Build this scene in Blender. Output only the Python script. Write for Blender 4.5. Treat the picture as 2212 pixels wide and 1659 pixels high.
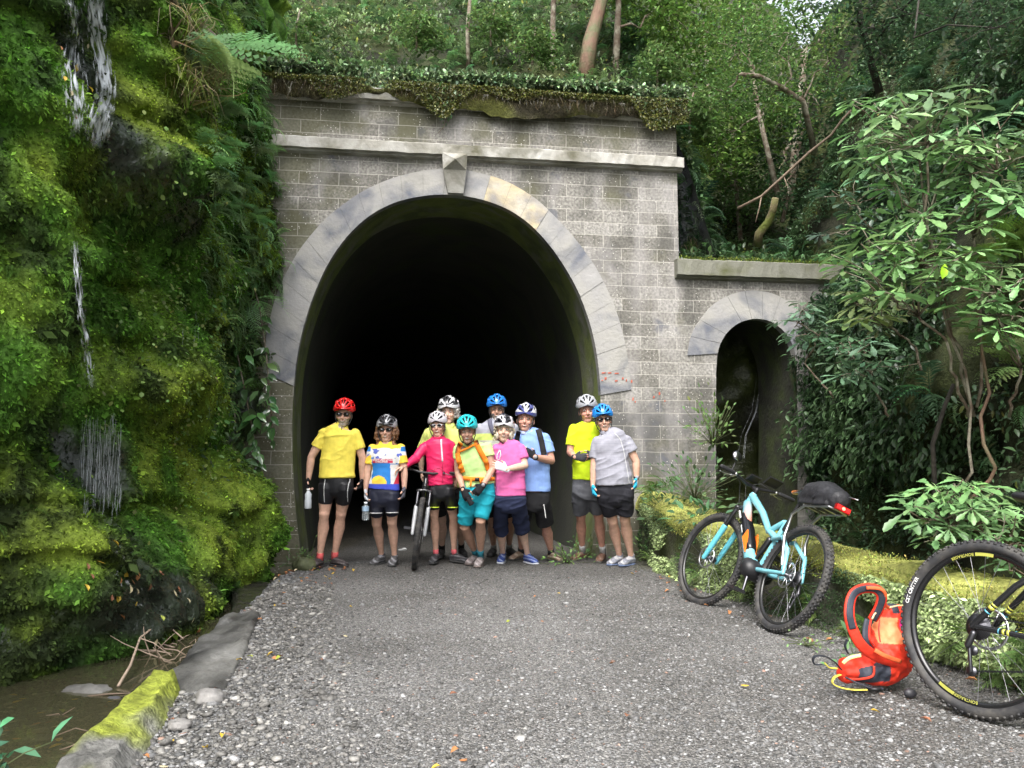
import bpy, bmesh, math, random
import numpy as np
from mathutils import Vector, Matrix, Quaternion
from mathutils.bvhtree import BVHTree
R = math.radians
random.seed(7); rng = np.random.default_rng(7)
for o in list(bpy.data.objects): bpy.data.objects.remove(o)
C = bpy.context.scene.collection
# ------------------------------------------------ camera, sky, sun, exposure
FP = 1790.0; PITCH = math.atan(180/FP); CAMZ = 1.05      # focal length in px of a 2212 px wide frame
cam = bpy.data.objects.new('camera', bpy.data.cameras.new('camera')); C.objects.link(cam)
cam.data.sensor_width = 36; cam.data.lens = 36*FP/2212; cam.data.clip_end = 500; cam.data.clip_start = 0.05
cam.location = (0, 0, CAMZ); cam.rotation_euler = (R(90)+PITCH, 0, 0)
bpy.context.scene.camera = cam
SUN_EL, SUN_AZ = R(52), R(196)                              # azimuth from +Y clockwise: behind the camera, a little left
w = bpy.data.worlds.new("World"); bpy.context.scene.world = w; w.use_nodes = True
nt = w.node_tree; bg = nt.nodes['Background']
sky = nt.nodes.new('ShaderNodeTexSky'); sky.sky_type = 'NISHITA'; sky.sun_disc = False
sky.sun_elevation = SUN_EL; sky.sun_rotation = SUN_AZ; sky.dust_density = 4.0; sky.air_density = 1.0
hs = nt.nodes.new('ShaderNodeHueSaturation'); hs.inputs['Saturation'].default_value = 0.32; hs.inputs['Value'].default_value = 1.25
nt.links.new(sky.outputs[0], hs.inputs['Color']); nt.links.new(hs.outputs[0], bg.inputs[0]); bg.inputs[1].default_value = 0.15
sl = bpy.data.lights.new('sun', 'SUN'); sl.energy = 1.5; sl.angle = R(40); sl.color = (1, .97, .92)
sun = bpy.data.objects.new('sun', sl); C.objects.link(sun)
sdir = Vector((math.sin(SUN_AZ)*math.cos(SUN_EL), math.cos(SUN_AZ)*math.cos(SUN_EL), math.sin(SUN_EL)))
sun.rotation_euler = sdir.to_track_quat('Z', 'Y').to_euler()
vs = bpy.context.scene.view_settings
vs.view_transform = 'Standard'; vs.look = 'None'; vs.exposure = 1.38; vs.gamma = 1.0
bpy.context.scene.cycles.max_bounces = 6; bpy.context.scene.cycles.transparent_max_bounces = 8

# ------------------------------------------------ points measured in the 2212x1659 frame -> metres
CP, SP = math.cos(PITCH), math.sin(PITCH)
def ray(px, py):
    dx, dy = (px-1106)/FP, (829.5-py)/FP
    return dx, CP-dy*SP, SP+dy*CP
def P(px, py, Y):
    x, y, z = ray(px, py); return Vector((x/y*Y, Y, CAMZ+z/y*Y))
def G(px, py, z=0.0):
    x, y, zz = ray(px, py); t = (z-CAMZ)/zz; return Vector((x*t, y*t, z))
def PX(px, py, X):
    x, y, z = ray(px, py); t = X/x; return Vector((X, y*t, CAMZ+z*t))

# ------------------------------------------------ vectorised noise
def _h(ix, iy, iz):
    h = (ix*374761393 + iy*668265263 + iz*2147483647 + 1013904223) & 0xffffffff
    h = ((h ^ (h >> 13))*1274126177) & 0xffffffff
    h = h ^ (h >> 16)
    return (h & 0xffff)/32767.5-1
def vn(p):
    p = np.asarray(p, float); i = np.floor(p).astype(np.int64); f = p-i; f = f*f*(3-2*f); r = 0
    for a in (0, 1):
        for b in (0, 1):
            for c in (0, 1):
                r = r+_h(i[..., 0]+a, i[..., 1]+b, i[..., 2]+c)*(f[..., 0] if a else 1-f[..., 0])*(f[..., 1] if b else 1-f[..., 1])*(f[..., 2] if c else 1-f[..., 2])
    return r
def fbm(p, o=4, g=.5):
    s = 0; a = 1
    for k in range(o): s = s+a*vn(np.asarray(p)*2**k+17.3*k); a *= g
    return s

# ------------------------------------------------ materials
MATS = {}
def mat(name, col=(.5, .5, .5), rough=.6, metal=0, noise=0, nscale=8, bump=0, bscale=60, spec=.5, attr=False, trans=0, col2=None, alpha=1, transm=0, emit=None, coat=0):
    if name in MATS: return MATS[name]
    m = bpy.data.materials.new(name); m.use_nodes = True; n = m.node_tree; b = n.nodes['Principled BSDF']
    b.inputs['Roughness'].default_value = rough; b.inputs['Metallic'].default_value = metal
    b.inputs['Specular IOR Level'].default_value = spec; b.inputs['Alpha'].default_value = alpha
    b.inputs['Transmission Weight'].default_value = transm; b.inputs['Coat Weight'].default_value = coat
    b.inputs['Base Color'].default_value = (*col, 1)
    tc = n.nodes.new('ShaderNodeTexCoord'); src = None
    if attr:
        a = n.nodes.new('ShaderNodeAttribute'); a.attribute_name = 'tint'; src = a.outputs['Color']
    if noise or col2:
        t = n.nodes.new('ShaderNodeTexNoise'); t.inputs['Scale'].default_value = nscale; t.inputs['Detail'].default_value = 6
        n.links.new(tc.outputs['Object'], t.inputs['Vector'])
        if col2:
            x = n.nodes.new('ShaderNodeMix'); x.data_type = 'RGBA'; r = n.nodes.new('ShaderNodeValToRGB')
            r.color_ramp.elements[0].position = .42; r.color_ramp.elements[1].position = .6
            n.links.new(t.outputs['Fac'], r.inputs[0]); n.links.new(r.outputs[0], x.inputs[0])
            x.inputs[6].default_value = (*col, 1); x.inputs[7].default_value = (*col2, 1)
            if src: n.links.new(src, x.inputs[6])
            src = x.outputs[2]
        if noise:
            mr = n.nodes.new('ShaderNodeMapRange'); mr.inputs[1].default_value = .3; mr.inputs[2].default_value = .7
            mr.inputs[3].default_value = 1-noise; mr.inputs[4].default_value = 1+noise
            n.links.new(t.outputs['Fac'], mr.inputs[0])
            x = n.nodes.new('ShaderNodeMix'); x.data_type = 'RGBA'; x.blend_type = 'MULTIPLY'; x.inputs[0].default_value = 1
            if src: n.links.new(src, x.inputs[6])
            else: x.inputs[6].default_value = (*col, 1)
            n.links.new(mr.outputs[0], x.inputs[7]); src = x.outputs[2]
    if src: n.links.new(src, b.inputs['Base Color'])
    if bump:
        t = n.nodes.new('ShaderNodeTexNoise'); t.inputs['Scale'].default_value = bscale; t.inputs['Detail'].default_value = 5
        n.links.new(tc.outputs['Object'], t.inputs['Vector'])
        bp = n.nodes.new('ShaderNodeBump'); bp.inputs['Strength'].default_value = bump; bp.inputs['Distance'].default_value = .02
        n.links.new(t.outputs['Fac'], bp.inputs['Height']); n.links.new(bp.outputs[0], b.inputs['Normal'])
    if trans:
        tl = n.nodes.new('ShaderNodeBsdfTranslucent'); mx = n.nodes.new('ShaderNodeMixShader'); mx.inputs[0].default_value = trans
        if src: n.links.new(src, tl.inputs[0])
        else: tl.inputs[0].default_value = (*col, 1)
        n.links.new(b.outputs[0], mx.inputs[1]); n.links.new(tl.outputs[0], mx.inputs[2])
        n.links.new(mx.outputs[0], n.nodes['Material Output'].inputs[0])
    if emit:
        b.inputs['Emission Color'].default_value = (*col, 1); b.inputs['Emission Strength'].default_value = emit
    MATS[name] = m; return m

# ------------------------------------------------ objects
def tag(o, label=None, cat=None, group=None, kind=None):
    if label: o['label'] = label
    if cat: o['category'] = cat
    if group: o['group'] = group
    if kind: o['kind'] = kind
    return o
def thing(name, label, cat, loc=(0, 0, 0), group=None, rotz=0):
    o = bpy.data.objects.new(name, None); C.objects.link(o); o.location = loc; o.rotation_euler = (0, 0, rotz); o.empty_display_size = .1
    return tag(o, label, cat, group)
def mesh_np(name, V, F, col=None, jit=0):
    V = np.asarray(V, np.float32); F = np.asarray(F, np.int32); me = bpy.data.meshes.new(name); k = F.shape[1]
    me.vertices.add(len(V)); me.vertices.foreach_set('co', V.ravel())
    me.loops.add(F.size); me.loops.foreach_set('vertex_index', F.ravel())
    me.polygons.add(len(F)); me.polygons.foreach_set('loop_start', np.arange(0, F.size, k, dtype=np.int32))
    try: me.polygons.foreach_set('loop_total', np.full(len(F), k, np.int32))
    except Exception: pass
    if col is not None:
        a = me.color_attributes.new('tint', 'FLOAT_COLOR', 'POINT')
        cc = np.ones((len(V), 4), np.float32); cc[:, :3] = col; cc[:, :3] *= np.exp(rng.normal(0, jit, (len(V), 1))) if jit else 1; a.data.foreach_set('color', cc.ravel())
    me.update(calc_edges=True); me.validate(); return me
def link(name, me, m=None, parent=None, smooth=True):
    o = bpy.data.objects.new(name, me); C.objects.link(o)
    if m is not None and not len(me.materials): me.materials.append(m)
    if smooth: me.polygons.foreach_set('use_smooth', np.ones(len(me.polygons), bool))
    if parent is not None: 
        o.parent = parent; me.transform(Matrix.Translation(-parent.location))
    return o
class MB:
    """collects faces of one mesh (world coordinates)"""
    def __init__(s): s.v = []; s.f = []
    def add(s, v, f):
        n = len(s.v); s.v += [tuple(x) for x in v]; s.f += [tuple(i+n for i in q) for q in f]; return s
    def box(s, c, d, M=None, bev=0):
        c = Vector(c); v = []
        for x in (-1, 1):
            for y in (-1, 1):
                for z in (-1, 1):
                    q = Vector((x*d[0]/2, y*d[1]/2, z*d[2]/2)); v.append((M @ q if M else q)+c)
        return s.add(v, [(0, 1, 3, 2), (4, 6, 7, 5), (0, 4, 5, 1), (2, 3, 7, 6), (0, 2, 6, 4), (1, 5, 7, 3)])
    def tube(s, pts, rad, n=8, cap=True, ell=None):
        """loft along points; rad number/list or (rx,ry) pairs; ell = fixed side axis for the rx direction"""
        pts = [Vector(p) for p in pts]; k = len(pts)
        if not isinstance(rad, list): rad = [rad]*k
        rings = []; prev = None
        for i, p in enumerate(pts):
            t = (pts[min(i+1, k-1)]-pts[max(i-1, 0)]).normalized() if k > 1 else Vector((0, 0, 1))
            if ell is not None: a = Vector(ell)-t*Vector(ell).dot(t)
            elif prev is None: a = t.orthogonal()
            else: a = prev-t*prev.dot(t)
            a.normalize(); prev = a; b = t.cross(a); r = rad[i]; rx, ry = r if isinstance(r, (tuple, list)) else (r, r)
            rings.append([p+a*(rx*math.cos(2*math.pi*j/n))+b*(ry*math.sin(2*math.pi*j/n)) for j in range(n)])
        v = [q for r in rings for q in r]; f = []
        for i in range(k-1):
            for j in range(n):
                a0, a1 = i*n+j, i*n+(j+1) % n; f.append((a0, a1, a1+n, a0+n))
        if cap: f.append(tuple(range(n-1, -1, -1))); f.append(tuple((k-1)*n+j for j in range(n)))
        return s.add(v, f)
    def cap(s, pts, rad, n=10, ell=None):
        """tube with rounded ends"""
        pts = [Vector(p) for p in pts]
        if not isinstance(rad, list): rad = [rad]*len(pts)
        def sc(r, q): return (r[0]*q, r[1]*q) if isinstance(r, (tuple, list)) else r*q
        def mx(r): return min(r) if isinstance(r, (tuple, list)) else r
        d0 = (pts[0]-pts[1]).normalized(); d1 = (pts[-1]-pts[-2]).normalized()
        pp = [pts[0]+d0*mx(rad[0])*q for q in (.97, .8, .45)]+pts+[pts[-1]+d1*mx(rad[-1])*q for q in (.45, .8, .97)]
        rr = [sc(rad[0], q) for q in (.22, .6, .89)]+list(rad)+[sc(rad[-1], q) for q in (.89, .6, .22)]
        return s.tube(pp, rr, n, True, ell)
    def ball(s, c, r, nu=14, nv=10, M=None):
        c = Vector(c); r = (r, r, r) if not isinstance(r, (tuple, list, Vector)) else r; v = []; f = []
        for i in range(1, nv):
            for j in range(nu):
                th = math.pi*i/nv; ph = 2*math.pi*j/nu
                q = Vector((r[0]*math.sin(th)*math.cos(ph), r[1]*math.sin(th)*math.sin(ph), r[2]*math.cos(th))); v.append((M @ q if M else q)+c)
        top = Vector((0, 0, r[2])); v.append((M @ top if M else top)+c); v.append((M @ -top if M else -top)+c)
        for i in range(nv-2):
            for j in range(nu):
                a, b = i*nu+j, i*nu+(j+1) % nu; f.append((a, a+nu, b+nu, b))
        T = len(v)-2
        for j in range(nu): f.append((T, j, (j+1) % nu)); f.append((T+1, (nv-2)*nu+(j+1) % nu, (nv-2)*nu+j))
        return s.add(v, f)
    def mesh(s, name): me = bpy.data.meshes.new(name); me.from_pydata(s.v, [], s.f); me.update(); return me
    def obj(s, name, m, parent=None, smooth=True, bevel=0):
        me = s.mesh(name)
        if bevel:
            bm = bmesh.new(); bm.from_mesh(me); bmesh.ops.recalc_face_normals(bm, faces=bm.faces)
            bmesh.ops.bevel(bm, geom=[e for e in bm.edges if e.is_manifold and e.calc_face_angle() > .5], offset=bevel, segments=2, affect='EDGES', clamp_overlap=True); bm.to_mesh(me); bm.free()
        return link(name, me, m, parent, smooth)
def finish(me, voxel, smooth_it=2, disp=None):
    """fuse a mesh made of overlapping shapes into one continuous skin"""
    o = bpy.data.objects.new('tmp', me); C.objects.link(o)
    m = o.modifiers.new('r', 'REMESH'); m.mode = 'VOXEL'; m.voxel_size = voxel; m.use_smooth_shade = True
    if smooth_it: s = o.modifiers.new('s', 'SMOOTH'); s.iterations = smooth_it; s.factor = .5
    dg = bpy.context.evaluated_depsgraph_get(); out = bpy.data.meshes.new_from_object(o.evaluated_get(dg)); bpy.data.objects.remove(o)
    if disp is not None:
        n = len(out.vertices); co = np.empty(n*3, np.float32); no = np.empty(n*3, np.float32)
        out.vertices.foreach_get('co', co); out.vertices.foreach_get('normal', no); co = co.reshape(-1, 3); no = no.reshape(-1, 3)
        co = co+no*disp(co)[:, None]; out.vertices.foreach_set('co', co.astype(np.float32).ravel()); out.update()
    return out
def colour(me, fn):
    n = len(me.vertices); co = np.empty(n*3, np.float32); me.vertices.foreach_get('co', co); co = co.reshape(-1, 3)
    a = me.color_attributes.new('tint', 'FLOAT_COLOR', 'POINT'); cc = np.ones((n, 4), np.float32); cc[:, :3] = fn(co); a.data.foreach_set('color', cc.ravel())
def text_mesh(s, size, bold=0, align='CENTER'):
    cu = bpy.data.curves.new('t', 'FONT'); cu.body = s; cu.size = size; cu.align_x = align; cu.align_y = 'CENTER'; cu.offset = bold; cu.resolution_u = 2
    o = bpy.data.objects.new('t', cu); C.objects.link(o); dg = bpy.context.evaluated_depsgraph_get()
    me = bpy.data.meshes.new_from_object(o.evaluated_get(dg)); bpy.data.objects.remove(o); return me

# ------------------------------------------------ scattering many small leaves into one mesh
class Soup:
    def __init__(s): s.V = []; s.F = []; s.C = []; s.n = 0
    def inst(s, T, pos, Rm, sc, col, jit=0.0):
        V, F = T; N = len(pos)
        if N == 0: return s
        sc = np.broadcast_to(np.asarray(sc, float), (N,)) if np.ndim(sc) < 2 else sc
        VV = V[None]*(sc[:, None, None] if np.ndim(sc) < 2 else sc[:, None, :])
        W = np.einsum('nij,nkj->nki', Rm, VV)+np.asarray(pos)[:, None]
        s.V.append(W.reshape(-1, 3)); s.F.append((F[None]+(np.arange(N)*len(V))[:, None, None]+s.n).reshape(-1, 3)); s.n += N*len(V)
        s.C.append(np.repeat(np.broadcast_to(np.asarray(col, float), (N, 3)), len(V), axis=0)); return s
    def add(s, V, F, col):
        s.V.append(np.asarray(V, float)); s.F.append(np.asarray(F)+s.n); s.n += len(V); s.C.append(np.broadcast_to(np.asarray(col, float), (len(V), 3))); return s
    def obj(s, name, m, parent=None, smooth=False):
        me = mesh_np(name, np.concatenate(s.V), np.concatenate(s.F), np.concatenate(s.C), .12); return link(name, me, m, parent, smooth)
def frames(fwd, up):
    """rotation matrices: local +Y -> fwd, local +Z -> roughly up"""
    f = fwd/np.linalg.norm(fwd, axis=1, keepdims=True); x = np.cross(f, up); x /= np.linalg.norm(x, axis=1, keepdims=True)+1e-9
    z = np.cross(x, f); return np.stack([x, f, z], axis=2)
def T_leaf(w=.5, fold=.08, droop=.15):
    V = np.array([(0, 0, 0), (-w*.42, .3, fold), (0, .32, 0), (w*.42, .3, fold), (-w*.4, .65, fold-droop*.4), (0, .68, -droop*.4), (w*.4, .65, fold-droop*.4), (0, 1, -droop)])
    F = np.array([(0, 2, 1), (0, 3, 2), (1, 2, 5), (1, 5, 4), (2, 3, 6), (2, 6, 5), (4, 5, 7), (5, 6, 7)]); return V, F
def T_simple(w=.5, fold=.08, droop=.1):
    V = np.array([(0, 0, 0), (-w/2, .5, fold), (w/2, .5, fold), (0, 1, -droop), (0, .5, 0)]); F = np.array([(0, 4, 1), (0, 2, 4), (1, 4, 3), (4, 2, 3)]); return V, F
def join(parts):
    V = []; F = []; n = 0
    for v, f in parts: V.append(v); F.append(f+n); n += len(v)
    return np.concatenate(V), np.concatenate(F)
def rotz(v, a): c, s = math.cos(a), math.sin(a); return v @ np.array([(c, s, 0), (-s, c, 0), (0, 0, 1)])
def rotx(v, a): c, s = math.cos(a), math.sin(a); return v @ np.array([(1, 0, 0), (0, c, s), (0, -s, c)])
def T_oblong():
    """obovate leaflet with a serrated margin"""
    ys = [0, .16, .34, .44, .56, .64, .76, .84, .94, 1.0]; ws = [.012, .014, .07, .06, .125, .108, .15, .11, .08, 0]; V = []; F = []
    for y, wd in zip(ys, ws):
        dz = -.14*y*y; V += [(-wd, y, dz+wd*.35), (0, y, dz), (wd, y, dz+wd*.35)]
    for i in range(len(ys)-1):
        a = i*3; F += [(a, a+1, a+4), (a, a+4, a+3), (a+1, a+2, a+5), (a+1, a+5, a+4)]
    return np.array(V), np.array(F)
def T_palm(k=6, seed=0):
    r = random.Random(seed); ps = []
    for i in range(k):
        a = (i-(k-1)/2)*2*math.pi/k*.93+r.uniform(-.12, .12); v, f = T_oblong(); v = v*r.uniform(.8, 1.05); v[:, 1] += .12
        v = rotx(v, -r.uniform(.0, .28)); v = rotz(v, a); ps.append((v, f))
    return join(ps)
def T_frond(n=16, det=0, wid=.3, droop=.5, seed=0):
    """fern frond along +Y of length 1; det>0 gives toothed pinnae"""
    r = random.Random(seed); ps = []
    def spine(t): return np.array((0, t*(1-.25*droop*t), .16*math.sin(t*2.4)*1.0-droop*.75*t*t))
    for i in range(n):
        t = .12+.87*i/n; L = wid*math.sin(math.pi*min(1, (t-.02)*.86+.16))**.8*(1-t*.25); c = spine(t)
        for sd in (-1, 1):
            a = sd*R(62+8*r.uniform(-1, 1)-25*t)
            if det:
                V = []; F = []
                for j in range(det):
                    u0 = j/det; u1 = (j+.85)/det; pw = L*.2*(1-u0*.8)*(.55 if j == 0 else 1)
                    k = len(V); V += [(0, u0*L, 0), (-pw, (u0+u1)/2*L+pw*.3, .004), (0, u1*L, 0), (pw, (u0+u1)/2*L+pw*.3, .004)]; F += [(k, k+2, k+1), (k, k+3, k+2)]
                v = np.array(V); f = np.array(F)
            else:
                wv = .62/n; v = np.array([(0, 0, 0), (-wv*.5, L*.45, .01), (wv*.5, L*.4, .01), (0, L, -.02)]); f = np.array([(0, 2, 1), (1, 2, 3)])
            v = v.copy(); v[:, 2] -= .25*L*(v[:, 1]/max(L, 1e-6))**2; v = rotz(v, -a)+c; ps.append((v, f))
    m = 8; V = []; F = []
    for i in range(m+1):
        c = spine(i/m); wv = .008*(1-.7*i/m); V += [c+(-wv, 0, 0), c+(wv, 0, 0)]
    for i in range(m): F += [(2*i, 2*i+1, 2*i+3), (2*i, 2*i+3, 2*i+2)]
    ps.append((np.array(V), np.array(F))); return join(ps)
def T_blade(): 
    V = []; F = []; m = 5
    for i in range(m+1):
        t = i/m; wv = .018*(1-t)+.002; y = .55*t*t+.1*t; z = t*(1.05-.75*t*t*t*1.2); V += [(-wv, y, z), (wv, y, z)]
    for i in range(m): F += [(2*i, 2*i+1, 2*i+3), (2*i, 2*i+3, 2*i+2)]
    return np.array(V), np.array(F)
LEAF, SIMP, PALM = T_leaf(), T_simple(), [T_palm(k, s) for k, s in ((6, 1), (7, 2), (8, 3), (5, 4))]
FROND = [T_frond(15, 0, .3, d, s) for d, s in ((.5, 1), (.9, 2), (.25, 3))]
FROND_D = [T_frond(15, 6, .36, d, s) for d, s in ((.6, 1), (.9, 2))]
BLADE = T_blade()
def unit(n): v = rng.normal(size=(n, 3)); return v/np.linalg.norm(v, axis=1, keepdims=True)
def vary(col, n, a=.25, hue=.1):
    c = np.asarray(col, float)*np.exp(rng.normal(0, a, (n, 1))); return np.clip(c*np.exp(rng.normal(0, hue, (n, 3))), 0, .9)

ORD = ['first', 'second', 'third', 'fourth', 'fifth', 'sixth', 'seventh', 'eighth', 'ninth', 'tenth', 'eleventh', 'twelfth', 'thirteenth', 'fourteenth', 'fifteenth', 'sixteenth', 'seventeenth', 'eighteenth', 'nineteenth', 'twentieth', 'twenty first', 'twenty second', 'twenty third', 'twenty fourth', 'twenty fifth', 'twenty sixth']
# ================================================ THE SETTING
A8 = R(8.3); WU = Vector((math.cos(A8), math.sin(A8), 0)); WN = Vector((-math.sin(A8), math.cos(A8), 0)); WO = Vector((0, 9.75, 0))
def wpt(px, py, d=0.0):
    """photo pixel -> (u, z) on the tunnel front (plane pushed d metres into the hill)"""
    x, y, z = ray(px, py); r = Vector((x, y, z)); c = Vector((0, 0, CAMZ)); t = (WO+WN*d-c).dot(WN)/r.dot(WN); q = c+r*t
    return (q-WO).dot(WU), q.z
def W(u, d, z): return WO+WU*u+WN*d+Vector((0, 0, z))
def bump_fn(lst, X):
    out = []
    for px, py, rx, ry, a in lst:
        c = PX(px, py, X); e1 = PX(px+rx*.5, py, X); e0 = PX(px-rx*.5, py, X); f = PX(px, py-ry, X)
        out.append((c.y, c.z, abs(e1.y-e0.y)+.02, abs(f.z-c.z)+.02, a))
    return out
BL = bump_fn([(40, 620, 70, 420, .30), (205, 150, 75, 190, -.28), (290, 370, 130, 70, .42), (370, 330, 60, 50, .2), (270, 520, 120, 80, -.25), (300, 840, 80, 60, .34),
    (380, 790, 50, 60, .2), (500, 1090, 60, 150, .30), (60, 1230, 110, 170, .30), (170, 960, 60, 130, -.22), (260, 1290, 130, 100, .22), (470, 300, 70, 200, .12), (520, 860, 40, 160, -.5),
    (560, 1100, 25, 190, -.3), (190, 760, 60, 160, -.2), (400, 1160, 50, 60, .2), (420, 620, 90, 120, .12), (90, 100, 60, 200, .15), (330, 140, 70, 150, .18)], -2.8)
def cliffL(Y, z):
    x = -2.86-.05*np.maximum(z-3, 0)**1.3
    x = x+.42*np.clip(1-z/1.3, 0, 1)**1.3*np.clip((Y-4.2)/1.2, 0, 1)*np.clip((8.9-Y)/.7, 0, 1)
    for cy, cz, ry, rz, a in BL: x = x+a*np.exp(-((Y-cy)/ry)**2-((z-cz)/rz)**2)
    p = np.stack([Y, z, Y*0], -1)
    q = z*1.25+.9*fbm(p*np.array((.7, .9, 1))+21, 2)+.25*Y; fr = q-np.floor(q); x = x+(.17+.10*vn(p*.8+40))*(np.clip((1-fr)/.78, 0, 1)**.6-np.clip((.10-fr)/.10, 0, 1)-.5)*np.clip(z*1.5, 0, 1)
    x = x+.15*fbm(p*1.1+3, 3)+.11*np.abs(fbm(p*2.7, 3))+.035*np.abs(fbm(p*9, 3))+.012*fbm(p*26, 2)-.06*np.abs(vn(p*np.array([6, 1.1, 1])+9))
    return x
BR = bump_fn([(2150, 900, 120, 250, -.4), (1980, 830, 90, 160, .25), (2080, 1080, 60, 160, .25), (1830, 1080, 60, 150, -.3), (2000, 1000, 60, 90, -.35)], 3.2)
def cliffR(Y, z):
    x = 3.12+.07*(Y-4)+.10*z+.30*np.maximum(z-2.6, 0)
    for cy, cz, ry, rz, a in BR: x = x-a*np.exp(-((Y-cy)/ry)**2-((z-cz)/rz)**2)
    p = np.stack([Y, z, Y*0+5], -1)
    return x+.25*fbm(p*.8+8, 4)+.03*fbm(p*7, 3)
def sheet(name, Ys, zs, fx, m, label=None):
    YY, ZZ = np.meshgrid(Ys, zs, indexing='ij'); X = fx(YY, ZZ); V = np.stack([X, YY, ZZ], -1).reshape(-1, 3)
    a, b = len(Ys), len(zs); i = (np.arange(a-1)[:, None]*b+np.arange(b-1)[None]).ravel(); F = np.stack([i, i+1, i+1+b, i+b], 1)
    return V, F
def surf(fn, Y, z):
    """points and outward normals on a bank"""
    e = .03; x = fn(Y, z); dy = (fn(Y+e, z)-x)/e; dz = (fn(Y, z+e)-x)/e
    return np.stack([x, Y, z], -1), np.stack([np.ones_like(x), -dy, -dz], -1)/np.sqrt(1+dy**2+dz**2)[:, None]

# ---- moss material: the tint attribute carries the moss/rock colour, noise roughens it
M_MOSS = mat('moss', attr=True, noise=.35, nscale=30, bump=.9, bscale=55, rough=.85, spec=.3)
M_WET = mat('wet_rock', attr=True, noise=.3, nscale=14, bump=.8, bscale=30, rough=.35, spec=.6)
M_LEAF = mat('leaf', attr=True, rough=.38, spec=.5, trans=.25)
M_LEAFM = mat('leaf_matt', attr=True, rough=.6, spec=.35, trans=.3)
M_MOSSL = mat('moss_tuft', attr=True, rough=.8, spec=.2, trans=.3)
M_BARK = mat('bark', (.14, .10, .07), col2=(.24, .22, .17), nscale=9, bump=.7, bscale=40, rough=.85, noise=.3)
M_BARKR = mat('bark_red', (.20, .12, .08), col2=(.10, .10, .05), nscale=6, bump=.6, bscale=30, rough=.8, noise=.3)
M_TWIG = mat('twig', (.19, .14, .10), rough=.8, noise=.3, nscale=20)

MOSS_Y, MOSS_G, MOSS_D, ROCK = np.array((.19, .26, .030)), np.array((.075, .18, .022)), np.array((.018, .034, .009)), np.array((.022, .030, .018))
WETS = bump_fn([(190, 170, 55, 170, 1), (170, 600, 30, 130, 1), (190, 1080, 70, 130, 1), (270, 1270, 140, 60, .9), (150, 1330, 120, 60, .8), (300, 450, 150, 90, .9), (230, 960, 60, 100, .7), (175, 760, 30, 120, .9), (520, 850, 40, 200, 1), (560, 1090, 30, 190, 1)], -2.8)
YEL = bump_fn([(330, 330, 120, 45, 1), (300, 820, 80, 60, 1), (60, 650, 70, 250, .6), (50, 1150, 90, 80, .8), (310, 120, 70, 160, .8), (480, 1010, 70, 120, .5), (380, 1200, 50, 60, .9), (240, 80, 30, 60, .6), (440, 180, 60, 130, .5)], -2.8)
def moss_col(V):
    Y, z = V[:, 1], V[:, 2]; p = V*1.0
    def blob(lst): return sum(a*np.exp(-((Y-cy)/ry)**2-((z-cz)/rz)**2) for cy, cz, ry, rz, a in lst)
    n1 = fbm(p*2.2+4, 4); n2 = fbm(p*5+11, 3); n3 = fbm(p*1.1+31, 2)
    wy = np.clip(.18+blob(YEL)*.9+n1*.75, 0, 1)[:, None]; c = MOSS_G*(1-wy)+MOSS_Y*wy
    wd = np.clip((n2+.05+n3*.5)*1.6, 0, 1)[:, None]*.8; c = c*(1-wd)+MOSS_D*wd
    wr = np.clip(blob(WETS)*1.2+n3*.5-.25+n2*.3, 0, 1)[:, None]; c = c*(1-wr)+ROCK*wr
    return c, wr[:, 0]
# ---- left rock bank
Ys = np.concatenate([np.arange(.3, 3.9, .08), np.arange(3.9, 10.6, .027)]); zs = np.concatenate([np.arange(-.5, 5.6, .027), np.arange(5.6, 9.1, .07)])
V, F = sheet('c', Ys, zs, cliffL, None); cc, wr = moss_col(V)
cl = link('rock_bank', mesh_np('rock_bank', V, F[:, ::-1], cc), M_MOSS); tag(cl, kind='structure')
cl.data.materials.append(M_WET); cw = wr[F[:, 0]] > .55; cl.data.polygons.foreach_set('material_index', cw.astype(np.int32))
# moss tufts over it
def sample(fn, n, y0, y1, z0, z1): Y = rng.uniform(y0, y1, n); z = rng.uniform(z0, z1, n); p, nn = surf(fn, Y, z); return p, nn
s = Soup(); N = 300000
p, nn = sample(cliffL, N, 3.9, 9.4, -.1, 6.6); c, wrr = moss_col(p)
keep = (wrr < .35+.8*rng.random(N)) & (p[:, 0] > -3.8); p, nn, c = p[keep], nn[keep], c[keep]; n = len(p)
fw = nn*.55+np.array((0, 0, -.55))+unit(n)*.75
s.inst(SIMP, p, frames(fw, nn+unit(n)*.5), np.exp(rng.normal(-3.72, .40, n))*np.clip(1.15-2.6*c[:, 0], .5, 1), c*np.exp(rng.normal(.2, .5, (n, 1))))
p, nn = sample(cliffL, 15000, 3.9, 9.3, .1, 6.4); pc = fbm(p*1.9+50, 3); c, wrr = moss_col(p); ok = (pc > .02) & (wrr < .8); p, nn, c = p[ok], nn[ok], c[ok]; n = len(p)
s.inst(FROND[1], p, frames(nn*.8+unit(n)*.5+np.array((0, -.1, -.45)), nn*.4+np.array((0, 0, .6))+unit(n)*.3), rng.uniform(.045, .11, n), np.clip(c*.5+np.array((.045, .10, .018)), 0, 1)*np.exp(rng.normal(.1, .4, (n, 1))))
s.obj('moss_cover', M_MOSSL).data.name = 'moss_cover'; tag(bpy.data.objects['moss_cover'], 'green and yellow moss growing over the wet rock bank', 'moss', kind='stuff')

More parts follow.
